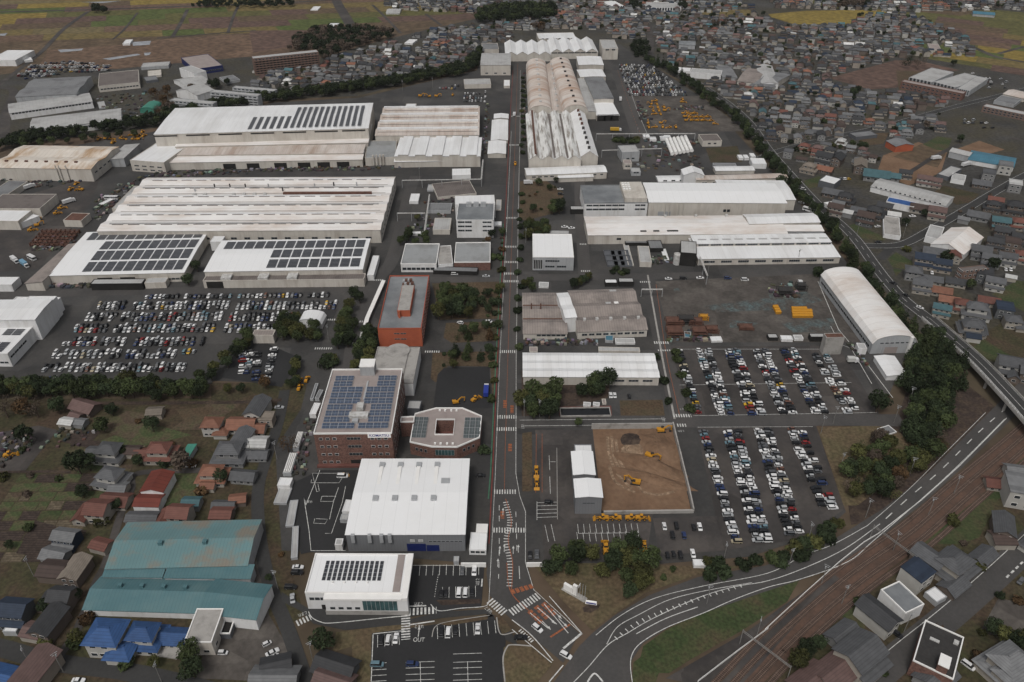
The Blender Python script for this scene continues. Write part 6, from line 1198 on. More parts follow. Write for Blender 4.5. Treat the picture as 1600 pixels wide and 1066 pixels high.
for t,x,y,rz,k,c,pl in (('12',1385,965,0,'sedan','black','bays east of big hall'),('12',535,970,0,'van','white','court before headquarters'),('03',1215,912,0,'kei','white','yard beside beige block'),('03',140,760,1.2,'hatch','silver','drive of solar-roofed house'),('03',430,1062,0,'sedan','white','lane at lower left corner'),('33',700,810,-.9,'suv','black','drive of white gabled house'),('33',1085,980,-.9,'van','white','yard behind brick flats'),('33',1088,500,.7,'kei','silver','drive of grey-roofed house'),('33',1375,520,.7,'sedan','grey','street at right edge'),('31',936,915,-.75,'sedan','white','boundary road past barrel hall'),('31',770,765,-.75,'sedan','black','boundary road past barrel hall'),('31',850,840,-.75,'sedan','black','boundary road past barrel hall'),('31',215,185,-.7,'van','white','boundary road beside tree belt'),('31',205,268,-.7,'sedan','white','belt side of boundary road'),('31',680,512,.2,'sedan','black','town junction'),('31',890,352,0,'sedan','white','yard of grey warehouse'),('31',675,415,.3,'sedan','white','drive of brown house'),('31',1010,700,1.2,'sedan','white','drive of cream houses'),('31',1465,680,1.2,'sedan','white','plot beside town lane'),('31',1495,680,1.2,'sedan','white','plot beside town lane'),('22',608,470,1.57,'sedan','white','bays by the pond'),('22',633,470,1.57,'sedan','white','bays by the pond'),('22',722,475,1.57,'hatch','black','bays by the pond'),('21',965,738,0,'sedan','white','north edge of storage yard'),('21',1055,735,0,'van','black','north edge of storage yard'),('21',1160,733,0,'sedan','white','north edge of storage yard'),('21',1435,745,0,'van','white','north edge of storage yard'),('21',1330,735,0,'suv','blue','north edge of storage yard'),('21',325,418,.1,'sedan','white','bay behind white cube office'),('21',368,425,.1,'sedan','white','bay behind white cube office'),('21',298,185,0,'sedan','white','bay beside dry garden'),('21',300,215,0,'suv','black','bay beside dry garden'),('11',1420,722,0,'sedan','silver','lane before wet-roofed halls'),('11',1225,708,0,'van','white','lane before wet-roofed halls'),('11',1435,1000,2.7,'sedan','white','garden drive'),('11',1260,1010,2.7,'hatch','white','garden drive'),('02',1180,905,0,'sedan','white','lane before grey-roofed house'),('12',145,545,0,'sedan','silver','lane by left village')):
    addcar(W(px(t,x,y)),rz,pl,k,c,True)
# far lots
def carfield(poly,px_,py_,rot,fill,nm):
    P=[W(p) for p in poly]; x0,x1=min(p.x for p in P),max(p.x for p in P); y0,y1=min(p.y for p in P),max(p.y for p in P); y=y0; r=0
    while y<y1:
        x=x0
        while x<x1:
            q=Vector((x,y,0))
            if inpoly(PROJ(q),poly) and random.random()<fill: addcar(q+Vector((random.uniform(-.3,.3),random.uniform(-.3,.3),0)),rot+random.gauss(0,.04),nm)
            x+=px_
        r+=1; y+=py_ if r%2 else py_*1.55
carfield([px('20',*p) for p in ((645,400),(850,395),(1090,590),(725,600))],2.7,6,math.pi/2,.93,'far car park by tree belt')
carfield([px('10',*p) for p in ((1275,572),(1430,570),(1420,638),(1265,640))],2.9,6,math.pi/2,.9,'lot north of ridged hall')
carfield([px('10',*p) for p in ((1120,540),(1260,528),(1250,558),(1150,560))],3,6,math.pi/2,.8,'lot north of ridged hall')
carfield([px('00',*p) for p in ((110,470),(200,400),(420,380),(690,405),(680,440),(380,460),(170,500))],3.2,6.5,.9,.85,'field car park')
carfield([px('30',*p) for p in ((1220,445),(1400,480),(1560,500),(1450,560),(1330,540))],4,8,.5,.5,'school car park')
carfield([px('30',*p) for p in ((1200,720),(1420,780),(1400,810),(1180,760))],4,8,.5,.6,'school car park')
carfield([px('31',*p) for p in ((440,100),(520,105),(480,140),(430,130))],3.2,6,.3,.8,'shop yard')
carfield([px('00',*p) for p in ((785,690),(850,690),(850,760),(800,770))],3.2,6,.3,.8,'tent yard')
CARS.sort(key=lambda c:(not c[5],c[0].length)); print('cars',len(CARS))
CARO=[]
for P,rz,k,c,place,big in CARS[:300]:
    m=CM[k]; f_=random.uniform(.9,1.1); col=tuple(q*f_ for q in c[0])
    z_=random.uniform(.94,1.07); o=mo('parked_car',m[0],None,(P.x,P.y,.1),rz,col,(z_,z_,z_))
    mo('windows',m[1],o)
    for p in m[3]: mo('wheel',m[2],o,p)
    CARO.append((o,P,'%s %s'%(c[1],KN[k]),place))
fc=MB()
for P,rz,k,c,place,big in CARS[300:]:
    ca,sa=math.cos(rz),math.sin(rz); j=random.uniform(.9,1.1); col=tuple(q*j for q in c[0])
    for mb,cc in ((CK[k][0],col),(CK[k][1],(.012,.014,.016))): fc.add([(x*ca-y*sa+P.x,x*sa+y*ca+P.y,z+.1) for x,y,z in mb.v],mb.f,0,cc)
    for sx in(-1,1): fc.add([(x*ca-y*sa+P.x,x*sa+y*ca+P.y,z+.1) for x,y,z in ((sx*1.2-.3,-.75,0),(sx*1.2+.3,-.75,0),(sx*1.2+.3,.75,0),(sx*1.2-.3,.75,0),(sx*1.2-.3,-.75,.5),(sx*1.2+.3,-.75,.5),(sx*1.2+.3,.75,.5),(sx*1.2-.3,.75,.5))],[(0,1,5,4),(2,3,7,6),(1,2,6,5),(3,0,4,7)],0,(.02,.02,.02))
tag(fc.obj('far_parked_cars','far_car'),'rows of small parked cars in the farther car parks','cars',kind='stuff')
# ============================================================ trees
def crown(seed,kind):
    rnd=random.Random(seed); b=MB()
    blobs=[]
    if kind=='round':
        blobs=[((0,0,5.0),3.0,2.6)]
        for i in range(11):
            a=rnd.uniform(0,6.28); e=rnd.uniform(-.5,1.0); r=rnd.uniform(1.6,2.8); blobs.append(((math.cos(a)*r*math.cos(e*.8),math.sin(a)*r*math.cos(e*.8),5.0+2.4*e),rnd.uniform(1.1,1.8),rnd.uniform(.9,1.5)))
        n=1100
    elif kind=='cone':
        for i in range(12): 
            z=1.8+i*.82; R_=2.7*(1-i/12.5)+.25
            for k in range(max(1,int(5-i*.35))): a=rnd.uniform(0,6.28); blobs.append(((math.cos(a)*R_*.55,math.sin(a)*R_*.55,z),R_*.6+.25,.75))
        n=1100
    elif kind=='bush':
        for i in range(5): a=rnd.uniform(0,6.28); blobs.append(((math.cos(a)*.7,math.sin(a)*.7,.9+rnd.uniform(-.2,.3)),rnd.uniform(.7,1.1),rnd.uniform(.6,.9)))
        n=260
    else:  # thin, leafless twigs
        for i in range(9): a=rnd.uniform(0,6.28); r=rnd.uniform(.8,2.4); blobs.append(((math.cos(a)*r,math.sin(a)*r,4+rnd.uniform(-1,2)),1.4,1.5))
        n=420
    tot=sum(q[1]**2 for q in blobs)
    for c,r,rzv in blobs:
        for _ in range(int(n*r*r/tot)+1):
            d=Vector((rnd.gauss(0,1),rnd.gauss(0,1),rnd.gauss(0,1)+.25)).normalized(); f=rnd.uniform(.72,1.08)
            p=Vector((c[0]+d.x*r*f,c[1]+d.y*r*f,c[2]+d.z*rzv*f))
            if p.z<.15: continue
            nrm=(d+Vector((rnd.gauss(0,.6),rnd.gauss(0,.6),rnd.gauss(0,.6)))).normalized(); t=nrm.orthogonal().normalized(); s=nrm.cross(t)
            a=rnd.uniform(0,6.28); t,s=t*math.cos(a)+s*math.sin(a),s*math.cos(a)-t*math.sin(a)
            q=rnd.uniform(.22,.48)*(1 if kind!='thin' else .55); l=q*rnd.uniform(1,1.7)
            b.add([p-t*l,p-s*q*.6,p+t*l,p+s*q*.6],[(0,1,2,3)])
    return b
def trunk(h,r):
    b=MB(); b.cyl((0,0,-.3),(.1,.05,h),r,r*.55,7)
    for i in range(4):
        a=i*1.6; b.cyl((.05,.02,h*.75),(math.cos(a)*1.2,math.sin(a)*1.2,h*1.35),r*.45,r*.18,5)
    return b
CR={}
CRB={k:[crown(s,k) for s in range(3)] for k in('round','cone','bush','thin')}
TRK=trunk(4,.28).mesh('trunk','bark')
def crown_mesh(kind,lm):
    i=random.randrange(3); k=(kind,i,lm)
    if k not in CR: CR[k]=CRB[kind][i].mesh('crown',lm)
    return CR[k]
TREEN=[]; FOREST=[]
def tree(P,kind,lm,s,place):
    nm={'round':'broadleaf_tree','cone':'conifer_tree','bush':'shrub','thin':'bare_tree'}[kind]
    o=empty(nm,(P.x,P.y,0),random.uniform(0,6.28)); sc=s*random.uniform(.85,1.18); o.scale=(sc,sc,sc*random.uniform(.85,1.12))
    if kind!='bush': mo('trunk',TRK,o)
    else: mo('stem',TRK,o,scale=(.35,.35,.2))
    mo('crown',crown_mesh(kind,lm),o)
    d={'leaf_dark':'dark green','leaf_mid':'green','leaf_olive':'olive','leaf_autumn':'rusty orange','leaf_bare':'bare brownish'}[lm]
    TREEN.append((o,P,'%s %s'%(d,nm.replace('_',' ')),place,kind))
LMX=['leaf_dark','leaf_dark','leaf_mid','leaf_mid','leaf_olive']
def treeline(pts,sp,kind,s,place,jit=1.5,lms=LMX):
    P=[W(p) for p in pts]
    for i in range(len(P)-1):
        L=(P[i+1]-P[i]).length; n=max(1,int(L/sp))
        for k in range(n): q=P[i]+(P[i+1]-P[i])*((k+.5)/n)+Vector((random.gauss(0,jit),random.gauss(0,jit),0)); tree(q,kind if isinstance(kind,str) else random.choice(kind),random.choice(lms),s,place)
def treepatch(t,poly,sp,kind,s,place,lms=LMX,stuff=False,fill=.9):
    poly=[px(t,*p) for p in poly]; P=[W(p) for p in poly]; x0,x1=min(p.x for p in P),max(p.x for p in P); y0,y1=min(p.y for p in P),max(p.y for p in P); y=y0
    while y<y1:
        x=x0
        while x<x1:
            q=Vector((x+random.uniform(-1,1)*sp*.35,y+random.uniform(-1,1)*sp*.35,0))
            if inpoly(PROJ((q.x,q.y,0 if stuff else 4*s*(.3 if kind=='bush' else 1))),poly) and random.random()<fill:
                k=kind if isinstance(kind,str) else random.choice(kind); lm=random.choice(lms)
                if stuff and (blocked(q,2) or any((q.x-h_[0].location.x)**2+(q.y-h_[0].location.y)**2<64 for h_ in HOUSES)): pass
                elif not stuff and blocked(q,.8): pass
                elif stuff: FOREST.append((q,k,lm,s*random.uniform(.8,1.2)))
                else: tree(q,k,lm,s,place)
            x+=sp
        y+=sp
A_=['leaf_autumn','leaf_olive','leaf_bare']
treeline([(-10,622),(90,622),(200,623),(330,623)],4.2,'round',1.05,'hedge below left car park'); treeline([(-10,613),(100,612),(215,612),(330,612)],4.5,'round',1.05,'hedge below left car park')
treeline([(318,602),(345,582),(372,556),(398,530)],4,'round',.95,'hedge beside dark car park'); treeline([(345,615),(365,610),(400,612),(430,608)],8,'round',.75,'clump below dark car park',2,A_+LMX[:2])
treepatch('12',[(105,70),(130,0),(250,-40),(400,-10),(400,110),(300,130),(130,110)],4.6,'round',.85,'clump before dome tent'); treepatch('11',[(500,1066),(560,850),(640,800),(640,860),(590,1120),(500,1160)],5,'round',.95,'column of trees by covered walkway')
treepatch('11',[(1105,960),(1110,830),(1200,790),(1340,800),(1375,900),(1340,975)],5.4,'round',1.05,'garden beside orange office'); treepatch('11',[(1380,975),(1390,780),(1510,770),(1510,960)],6,['round','bush'],.75,'garden beside orange office',['leaf_mid','leaf_olive','leaf_dark'],fill=.8)
treepatch('12',[(1090,290),(1150,170),(1470,160),(1470,240)],6,['round','bush','cone','round'],.75,'forecourt garden',fill=.75); treepatch('12',[(1160,130),(1190,30),(1480,20),(1480,130)],6,['round','bush','thin','cone','round'],.8,'middle garden',LMX+A_,fill=.75)
treepatch('12',[(400,270),(420,205),(510,200),(520,260),(440,285)],3.4,'bush',2.0,'round clump by lane crossing'); treepatch('12',[(590,300),(630,130),(700,40),(745,70),(740,180),(720,290)],4.6,'round',.9,'trees behind domed hall')
treepatch('12',[(1390,860),(1400,650),(1450,640),(1450,860)],6,'bush',1.6,'bed right of octagonal annex',['leaf_mid','leaf_dark'])
treepatch('12',[(185,400),(230,230),(290,250),(260,420)],4.2,'round',.7,'hedge right of dark car park'); treepatch('12',[(90,1066),(110,900),(170,700),(200,720),(150,920),(130,1066)],5.5,['bush','thin'],1.5,'verge left of tank sheds',LMX+A_)
treepatch('13',[(50,560),(60,100),(150,100),(160,400),(110,560)],6,['bush','thin','round'],.8,'verge left of white office',A_+LMX,fill=.7)
treepatch('22',[(50,590),(60,420),(200,380),(260,420),(280,560),(180,600)],5.2,'round',1.15,'large trees before long white shed'); treepatch('22',[(290,440),(300,390),(360,395),(360,440)],6,'round',.8,'large trees before long white shed'); treepatch('22',[(420,510),(430,390),(600,370),(600,480)],5.2,'round',1.05,'large trees before long white shed')
treepatch('21',[(205,320),(215,260),(310,260),(310,330)],6,'round',1.1,'garden trees beside main road'); treepatch('21',[(70,330),(100,260),(200,260),(190,320)],7,['round','bush'],.8,'garden trees beside main road'); treepatch('21',[(55,480),(80,390),(240,380),(230,440),(100,500)],6,'round',.95,'trees behind white cube office'); treepatch('21',[(90,220),(110,130),(280,120),(280,190)],8,['round','bush'],.7,'north garden by main road',LMX+A_,fill=.7)
treepatch('21',[(65,820),(70,740),(160,720),(150,820)],5,'round',.7,'trees by brown workshop'); treepatch('21',[(365,790),(375,710),(480,700),(480,790)],5,'round',.75,'trees by bus shelter'); treepatch('21',[(560,700),(565,665),(745,660),(740,700)],5,'bush',1.5,'hedge before dark trays')
treepatch('23',[(190,480),(200,330),(480,330),(500,480)],5.2,'round',.9,'grove right of main gate'); treepatch('23',[(550,570),(515,400),(560,320),(680,310),(770,390),(820,450),(770,540),(640,580)],5.2,'round',.95,'grove before training lot'); treepatch('23',[(790,480),(800,400),(940,400),(950,460)],6,['bush','round'],.8,'shrubs along south hedge'); treepatch('23',[(1070,480),(1080,400),(1290,400),(1390,390),(1390,440),(1270,460)],4.5,'bush',1.8,'shrubs along south hedge')
tree(W(px('13',370,890)),'round','leaf_dark',1.0,'lawn below white office'); tree(W(px('22',405,655)),'round','leaf_mid',.65,'crossing by dirt yard'); tree(W(px('01',1220,690)),'round','leaf_dark',.95,'gap between solar factories'); tree(W(px('01',1165,775)),'round','leaf_dark',.95,'gap between solar factories')
for y in (215,255,350,460,560): tree(W(px('22',1010+ (y-215)*.25,y)),'bush','leaf_mid',1.6,'kerb by upper right car park')
for x,y in ((960,510),(890,240),(930,390)): tree(W(px('22',x,y)),'bush','leaf_dark',1.7,'kerb right of works lane')
treepatch('32',[(800,360),(900,200),(930,90),(1000,60),(1180,200),(1230,330),(1200,420),(1000,470),(870,430)],6.5,['cone','cone','round'],1.2,'dark wood east of barrel hall',['leaf_dark','leaf_dark','leaf_mid']); treepatch('32',[(860,640),(900,480),(1000,470),(1120,480),(1100,640),(1080,760),(960,900)],5.8,['cone','round'],1.15,'dark wood by underpass',['leaf_dark','leaf_mid','leaf_dark']); treepatch('32',[(500,1090),(470,870),(560,790),(700,690),(900,690),(1090,620),(1110,760),(980,900),(880,1000),(740,1110)],5.6,['round','round','thin'],.95,'thicket above curved road',LMX+A_)
tree(W(px('32',665,570)),'round','leaf_dark',1.35,'corner of upper right car park')
treepatch('33',[(0,390),(130,320),(380,170),(450,190),(200,370),(0,440)],4.2,'bush',1.9,'verge shrubs above curved road')
BELT=[(1008,95),(1045,112),(1090,146),(1140,180),(1185,232),(1232,296),(1280,345),(1325,400),(1365,455),(1405,510),(1432,548)]
treeline(BELT,6,['round','cone','round'],1.05,'tree belt along boundary road',1.8,['leaf_dark','leaf_dark','leaf_mid'])
treeline([(30,236),(120,224),(220,214)],9,'round',.9,'northwest hedge',1,['leaf_dark','leaf_mid'])
for (t,x,y,k,l,s) in (('02',500,950,'round','leaf_dark',1.3),('02',560,930,'round','leaf_dark',1.1),('02',950,690,'round','leaf_dark',.9),('02',700,590,'round','leaf_dark',.8),('02',860,900,'round','leaf_dark',.7),('02',1010,900,'bush','leaf_dark',1.5),('02',760,840,'round','leaf_mid',.7),('02',370,580,'round','leaf_dark',1),('02',130,560,'thin','leaf_bare',1.3),('02',50,600,'thin','leaf_bare',1.4),('02',240,600,'thin','leaf_bare',1.2),('02',1370,1010,'round','leaf_dark',.9),('02',1250,1050,'bush','leaf_autumn',1.6),('03',460,60,'round','leaf_dark',.9),('03',640,130,'round','leaf_dark',.8),('03',560,200,'bush','leaf_olive',1.8),('03',430,610,'round','leaf_dark',.6),('03',250,680,'round','leaf_dark',.7),('03',430,850,'round','leaf_olive',.6),('03',480,730,'bush','leaf_autumn',1.6),('03',400,870,'bush','leaf_mid',1.8),('03',850,980,'round','leaf_olive',.65),('03',1040,960,'round','leaf_mid',1.0),('03',1060,1040,'round','leaf_dark',1.0),('03',690,970,'bush','leaf_mid',1.6),('03',60,340,'round','leaf_dark',.55),('03',250,870,'bush','leaf_olive',1.8),('03',1100,45,'bush','leaf_autumn',1.8),('33',200,920,'round','leaf_dark',.9),('33',150,990,'round','leaf_olive',.9),('33',270,880,'round','leaf_dark',.8),('33',800,390,'bush','leaf_dark',1.8),('33',1140,440,'bush','leaf_olive',1.9),('33',1200,800,'round','leaf_dark',.8),('33',1270,850,'round','leaf_olive',.8),('33',1340,900,'round','leaf_dark',1),('33',1140,950,'bush','leaf_autumn',1.8),('33',1000,200,'bush','leaf_olive',1.8),('31',310,715,'bush','leaf_dark',2.2),('31',960,350,'round','leaf_dark',.7),('31',850,560,'bush','leaf_olive',1.6),('30',1140,410,'round','leaf_dark',.9),('30',570,930,'round','leaf_dark',.9),('30',1180,880,'round','leaf_dark',1),('30',520,600,'round','leaf_dark',1.1)):
    tree(W(px(t,x,y)),k,l,s,'village gardens' if t[1]in'23' else 'east town')
treepatch('20',[(115,1035),(120,985),(330,985),(340,1030)],6,['cone','round'],.8,'front of streaked workshop',['leaf_dark']); treepatch('20',[(360,1030),(380,985),(530,985),(530,1025)],8,['cone','round'],.8,'front of pale gabled bay',['leaf_dark'])
treepatch('20',[(600,880),(610,845),(795,840),(800,880)],6,'bush',1.8,'hedge of northeast service yard'); treepatch('11',[(880,520),(900,440),(1060,440),(1060,510)],6,['round','bush'],.8,'trees behind wet-roofed halls'); treepatch('11',[(1340,500),(1360,450),(1530,440),(1530,510)],6,['round','bush'],.7,'bed before lab block',LMX+A_); treepatch('11',[(1450,690),(1460,540),(1530,540),(1525,690)],7,'bush',1.6,'bed beside wet-roofed halls',LMX+A_); treepatch('11',[(930,420),(940,350),(1020,340),(1010,420)],6,['bush','round'],.8,'plot beside works lane',['leaf_olive','leaf_mid']); treepatch('11',[(1415,1030),(1430,960),(1560,960),(1540,1030)],7,['cone','round'],.7,'trees by main road sheds')
treeline([(817,120),(818,180),(818,245)],14,'bush',1.5,'right kerb of main road',.6); treeline([(814,300),(812,380),(811,440),(810,500),(809,560)],13,'bush',1.5,'lower right kerb of main road',.6); treeline([(778,450),(772,560),(766,640)],11,'bush',1.4,'left kerb of main road',.6)
print('trees',len(TREEN))
# far woods that read as one mass
treepatch('10',[(180,330),(240,260),(390,200),(600,190),(860,215),(840,250),(700,270),(560,330),(420,390),(380,330)],8,'round',1.15,'',['leaf_dark','leaf_dark','leaf_bare','leaf_bare'],True)
treepatch('10',[(1330,145),(1370,95),(1579,60),(1850,60),(1840,120),(1750,140),(1400,150)],8,'round',1.4,'',['leaf_dark','leaf_mid'],True)
treepatch('20',[(100,190),(180,150),(250,170),(200,200)],8,'round',1.1,'',['leaf_autumn','leaf_bare','leaf_dark'],True); treepatch('20',[(730,360),(740,290),(835,290),(840,365)],8,['cone','round'],1.1,'',['leaf_dark'],True)
treepatch('00',[(-60,950),(20,890),(180,840),(520,810),(700,770),(960,750),(1080,700),(1500,625),(1700,600),(2000,560),(2300,520),(2600,480),(2850,420),(2960,330),(2975,290),(2950,420),(2860,470),(2600,515),(2300,560),(2000,600),(1560,655),(1100,730),(970,790),(600,830),(230,890),(80,930)],5.5,'round',1.0,'',['leaf_dark','leaf_dark','leaf_mid'],True,.95)
treepatch('00',[(920,700),(940,610),(1040,590),(1080,690),(1000,740)],7,['thin','round'],1.1,'',['leaf_bare','leaf_autumn'],True); treepatch('00',[(1130,600),(1150,560),(1250,550),(1300,580),(1250,610)],7,['thin','round'],1.0,'',['leaf_bare','leaf_dark'],True); treepatch('00',[(570,90),(580,65),(690,65),(690,90)],8,'round',1.0,'',['leaf_dark'],True); treepatch('00',[(1300,540),(1440,500),(1460,520),(1320,560)],7,'round',1,'',['leaf_dark'],True)
treepatch('30',[(420,60),(440,20),(620,25),(640,55)],9,'round',1.1,'',['leaf_dark','leaf_bare'],True); treepatch('30',[(780,420),(800,395),(960,410),(950,435)],8,'thin',1.2,'',['leaf_bare','leaf_dark'],True); treepatch('20',[(1200,170),(1250,140),(1450,150),(1440,180)],9,'round',.8,'',['leaf_dark','leaf_bare'],True); treepatch('10',[(-400,60),(-380,30),(220,20),(240,50)],9,'round',.9,'',['leaf_dark'],True); treepatch('20',[(700,70),(720,20),(840,20),(830,60)],9,'round',1,'',['leaf_dark'],True); treepatch('20',[(1000,70),(1010,30),(1070,25),(1070,70)],9,'round',1,'',['leaf_dark'],True)
treepatch(None,[(0,650),(150,640),(300,640),(430,640),(410,740),(390,790),(230,800),(150,880),(60,980),(0,990)],13,['bush','bush','round'],1.2,'',LMX+['leaf_bare','leaf_autumn'],True,.5)
treepatch(None,[(30,1000),(130,980),(150,1010),(330,1050),(300,1030),(140,990)],6,'bush',1.6,'',LMX,True,.6)
treepatch(None,[(1180,1066),(1300,960),(1420,880),(1560,760),(1600,800),(1600,1066)],12,['bush','bush','round'],1.1,'',LMX+['leaf_bare','leaf_autumn'],True,.5)
treepatch('31',[(400,200),(700,280),(1000,280),(1400,200),(1579,250),(1579,700),(1400,1000),(1250,1066),(900,700),(700,560)],16,['bush','bush','round'],1.0,'',LMX+['leaf_bare'],True,.45)
for q in TREES_TOWN: FOREST.append((q,random.choice(('round','round','bush','thin')),random.choice(LMX+['leaf_bare']),random.uniform(.5,.9)))
for q,rz,nm,im in random.sample(SITES,min(len(SITES),420)): FOREST.append((q+Vector((random.choice((-6.5,6.5)),random.uniform(-5,5),0)),'bush',random.choice(LMX),random.uniform(1.2,2)))
lowc={k:[crown(s+50,k) for s in range(2)] for k in('round','cone','bush','thin')}
fm={}
for q,k,lm,s in FOREST:
    b=fm.setdefault(lm,MB()); c=random.choice(lowc[k]); a=random.uniform(0,6.28); ca,sa=math.cos(a)*s,math.sin(a)*s; st_=3 if k in('round','cone') else 2; big=1.7 if st_==3 else 1.4
    vs=[];fs=[]
    for i in range(0,len(c.v),4*st_):
        p=c.v[i:i+4]; m=[sum(z[j] for z in p)/4 for j in range(3)]; o_=len(vs)
        for z in p:
            x,y,zz=(m[j]+(z[j]-m[j])*big for j in range(3)); vs.append((x*ca-y*sa+q.x,x*sa+y*ca+q.y,zz*s))
        fs.append((o_,o_+1,o_+2,o_+3))
    b.add(vs,fs)
fr=None
for lm,b in fm.items():
    if fr is None: fr=b.obj('far_woodland',lm); tag(fr,'far dark woods, hedges and garden greenery seen as one mass','woodland',kind='stuff')
    else: b.obj('foliage',lm,fr)['kind']='stuff'
# ============================================================ construction machines
def tyre(b,x,y,r,w,mi=1): b.cyl((x,y-w/2,r),(x,y+w/2,r),r,n=14,mi=mi)
def loader_parts():
    out={}
    b=MB(); b.hexa([(-3.4,-1.1,.9),(-.2,-1.1,.9),(-.2,1.1,.9),(-3.4,1.1,.9)],[(-3.2,-1,2.1),(-.4,-1,2.3),(-.4,1,2.3),(-3.2,1,2.1)]); b.box(-.2,1.6,-.6,.6,.8,1.6); out['body']=(b.mesh('body','machine_yellow'),1)
    b=MB(); b.hexa([(-1.0,-.75,2.0),(.5,-.75,2.0),(.5,.75,2.0),(-1,.75,2.0)],[(-.9,-.65,3.3),(.3,-.65,3.3),(.3,.65,3.3),(-.9,.65,3.3)]); b.box(-1.05,.45,-.8,.8,3.3,3.45,1); out['cab']=(b.mesh('cab',('machine_dark','machine_yellow')),1)
    b=MB()
    for s in(-.55,.55): b.hexa([(1.2,s-.12,1.5),(3.6,s-.12,.5),(3.6,s+.12,.5),(1.2,s+.12,1.5)],[(1.2,s-.12,1.9),(3.6,s-.12,.85),(3.6,s+.12,.85),(1.2,s+.12,1.9)])
    out['lift_arm']=(b.mesh('lift_arm','machine_yellow'),1)
    b=MB(); b.hexa([(3.5,-1.5,.15),(4.7,-1.5,.15),(4.7,1.5,.15),(3.5,1.5,.15)],[(3.5,-1.5,1.3),(3.8,-1.5,1.3),(3.8,1.5,1.3),(3.5,1.5,1.3)]); out['bucket']=(b.mesh('bucket','machine_yellow'),1)
    w=MB(); w.cyl((0,-.28,0),(0,.28,0),.8,n=14); w.cyl((0,-.3,0),(0,-.28,0),.38,n=10,mi=1); w.cyl((0,.28,0),(0,.3,0),.38,n=10,mi=1); out['wheel']=(w.mesh('wheel',('rubber','machine_yellow')),[(-2,-1.1,.8),(-2,1.1,.8),(1.4,-1.1,.8),(1.4,1.1,.8)])
    return out
def exc_parts():
    out={}
    t=MB(); t.box(-1.9,1.9,-.3,.3,.1,.8); t.cyl((-1.9,-.3,.45),(-1.9,.3,.45),.4,n=10); t.cyl((1.9,-.3,.45),(1.9,.3,.45),.4,n=10); out['track']=(t.mesh('track','machine_dark'),[(0,-1.1,0),(0,1.1,0)])
    b=MB(); b.box(-2.3,1.3,-1.3,1.3,1.0,2.1); b.box(-2.4,-1.4,-1.2,1.2,2.1,2.4); out['body']=(b.mesh('body','machine_yellow'),1)
    b=MB(); b.hexa([(.0,.35,2.1),(1.6,.35,1.3),(1.6,1.3,1.3),(0,1.3,2.1)],[(.1,.4,3.0),(1.3,.4,3.0),(1.3,1.25,3.0),(.1,1.25,3.0)]); out['cab']=(b.mesh('cab','machine_dark'),1)
    b=MB(); b.hexa([(.8,-.4,1.5),(3.6,-.4,3.9),(3.6,.1,3.9),(.8,.1,1.5)],[(.6,-.4,2.2),(3.4,-.4,4.5),(3.4,.1,4.5),(.6,.1,2.2)]); b.hexa([(3.4,-.4,3.9),(5.4,-.4,3.3),(5.4,.1,3.3),(3.4,.1,3.9)],[(3.4,-.4,4.5),(5.4,-.4,3.8),(5.4,.1,3.8),(3.4,.1,4.5)]); out['boom']=(b.mesh('boom','machine_yellow'),1)
    b=MB(); b.hexa([(4.9,-.35,.9),(5.3,-.35,.9),(5.3,.05,.9),(4.9,.05,.9)],[(5.2,-.35,3.9),(5.7,-.35,3.9),(5.7,.05,3.9),(5.2,.05,3.9)]); out['stick']=(b.mesh('stick','machine_yellow'),1)
    b=MB(); b.hexa([(4.2,-.7,.2),(5.3,-.7,.1),(5.3,.4,.1),(4.2,.4,.2)],[(4.6,-.7,1.1),(5.4,-.7,1.1),(5.4,.4,1.1),(4.6,.4,1.1)]); out['bucket']=(b.mesh('bucket','machine_dark'),1)
    return out
MP={'wheel_loader':loader_parts(),'excavator':exc_parts()}
MACH=[]
def machine(P,kind,rz,s,place):
    s*=.8
    o=empty(kind,(P.x,P.y,.06),rz); o.scale=(s,s,s)
    for nm,(me,pos) in MP[kind].items():
        for p in (pos if isinstance(pos,list) else [(0,0,0)]): mo(nm,me,o,p)
    MACH.append((o,P,'yellow '+kind.replace('_',' '),place)); return o
for t,x,y,k,rz,s,pl in (('22',850,850,'excavator',-.5,1.15,'middle of dirt yard'),('22',760,1010,'excavator',2.9,1.15,'south of dirt yard'),('22',920,690,'excavator',.1,1.1,'north wall of dirt yard'),('22',150,940,'wheel_loader',-1.57,1,'lane left of training halls'),('22',152,1015,'wheel_loader',-1.57,1,'lane left of training halls'),('23',490,180,'wheel_loader',3.14,1,'row below training hall'),('23',560,180,'wheel_loader',3.14,1,'row below training hall'),('23',650,180,'wheel_loader',0,1,'row below training hall'),('23',705,180,'wheel_loader',0,1,'row below training hall'),('23',508,345,'wheel_loader',1.57,1.25,'training lot beside grove'),('23',672,330,'wheel_loader',1.57,1,'grove edge of training lot'),('23',718,335,'wheel_loader',1.57,1,'grove edge of training lot'),('12',1235,515,'excavator',.3,1,'forecourt by octagonal annex'),('12',1355,495,'wheel_loader',.8,1,'forecourt by octagonal annex'),('12',268,385,'wheel_loader',1.5,.9,'lane behind headquarters'),('12',270,425,'wheel_loader',1.5,.9,'lane behind headquarters'),('12',315,375,'wheel_loader',1.5,.9,'lane behind headquarters'),('12',545,962,'wheel_loader',0,.6,'court before headquarters'),('02',65,840,'wheel_loader',.4,1,'gravel yard at left edge'),('21',20,30,'wheel_loader',1.57,1,'main road'),('12',415,680-150,'wheel_loader',1.5,.01,'x')):
    if pl!='x': machine(W(px(t,x,y)),k,rz,s,pl)
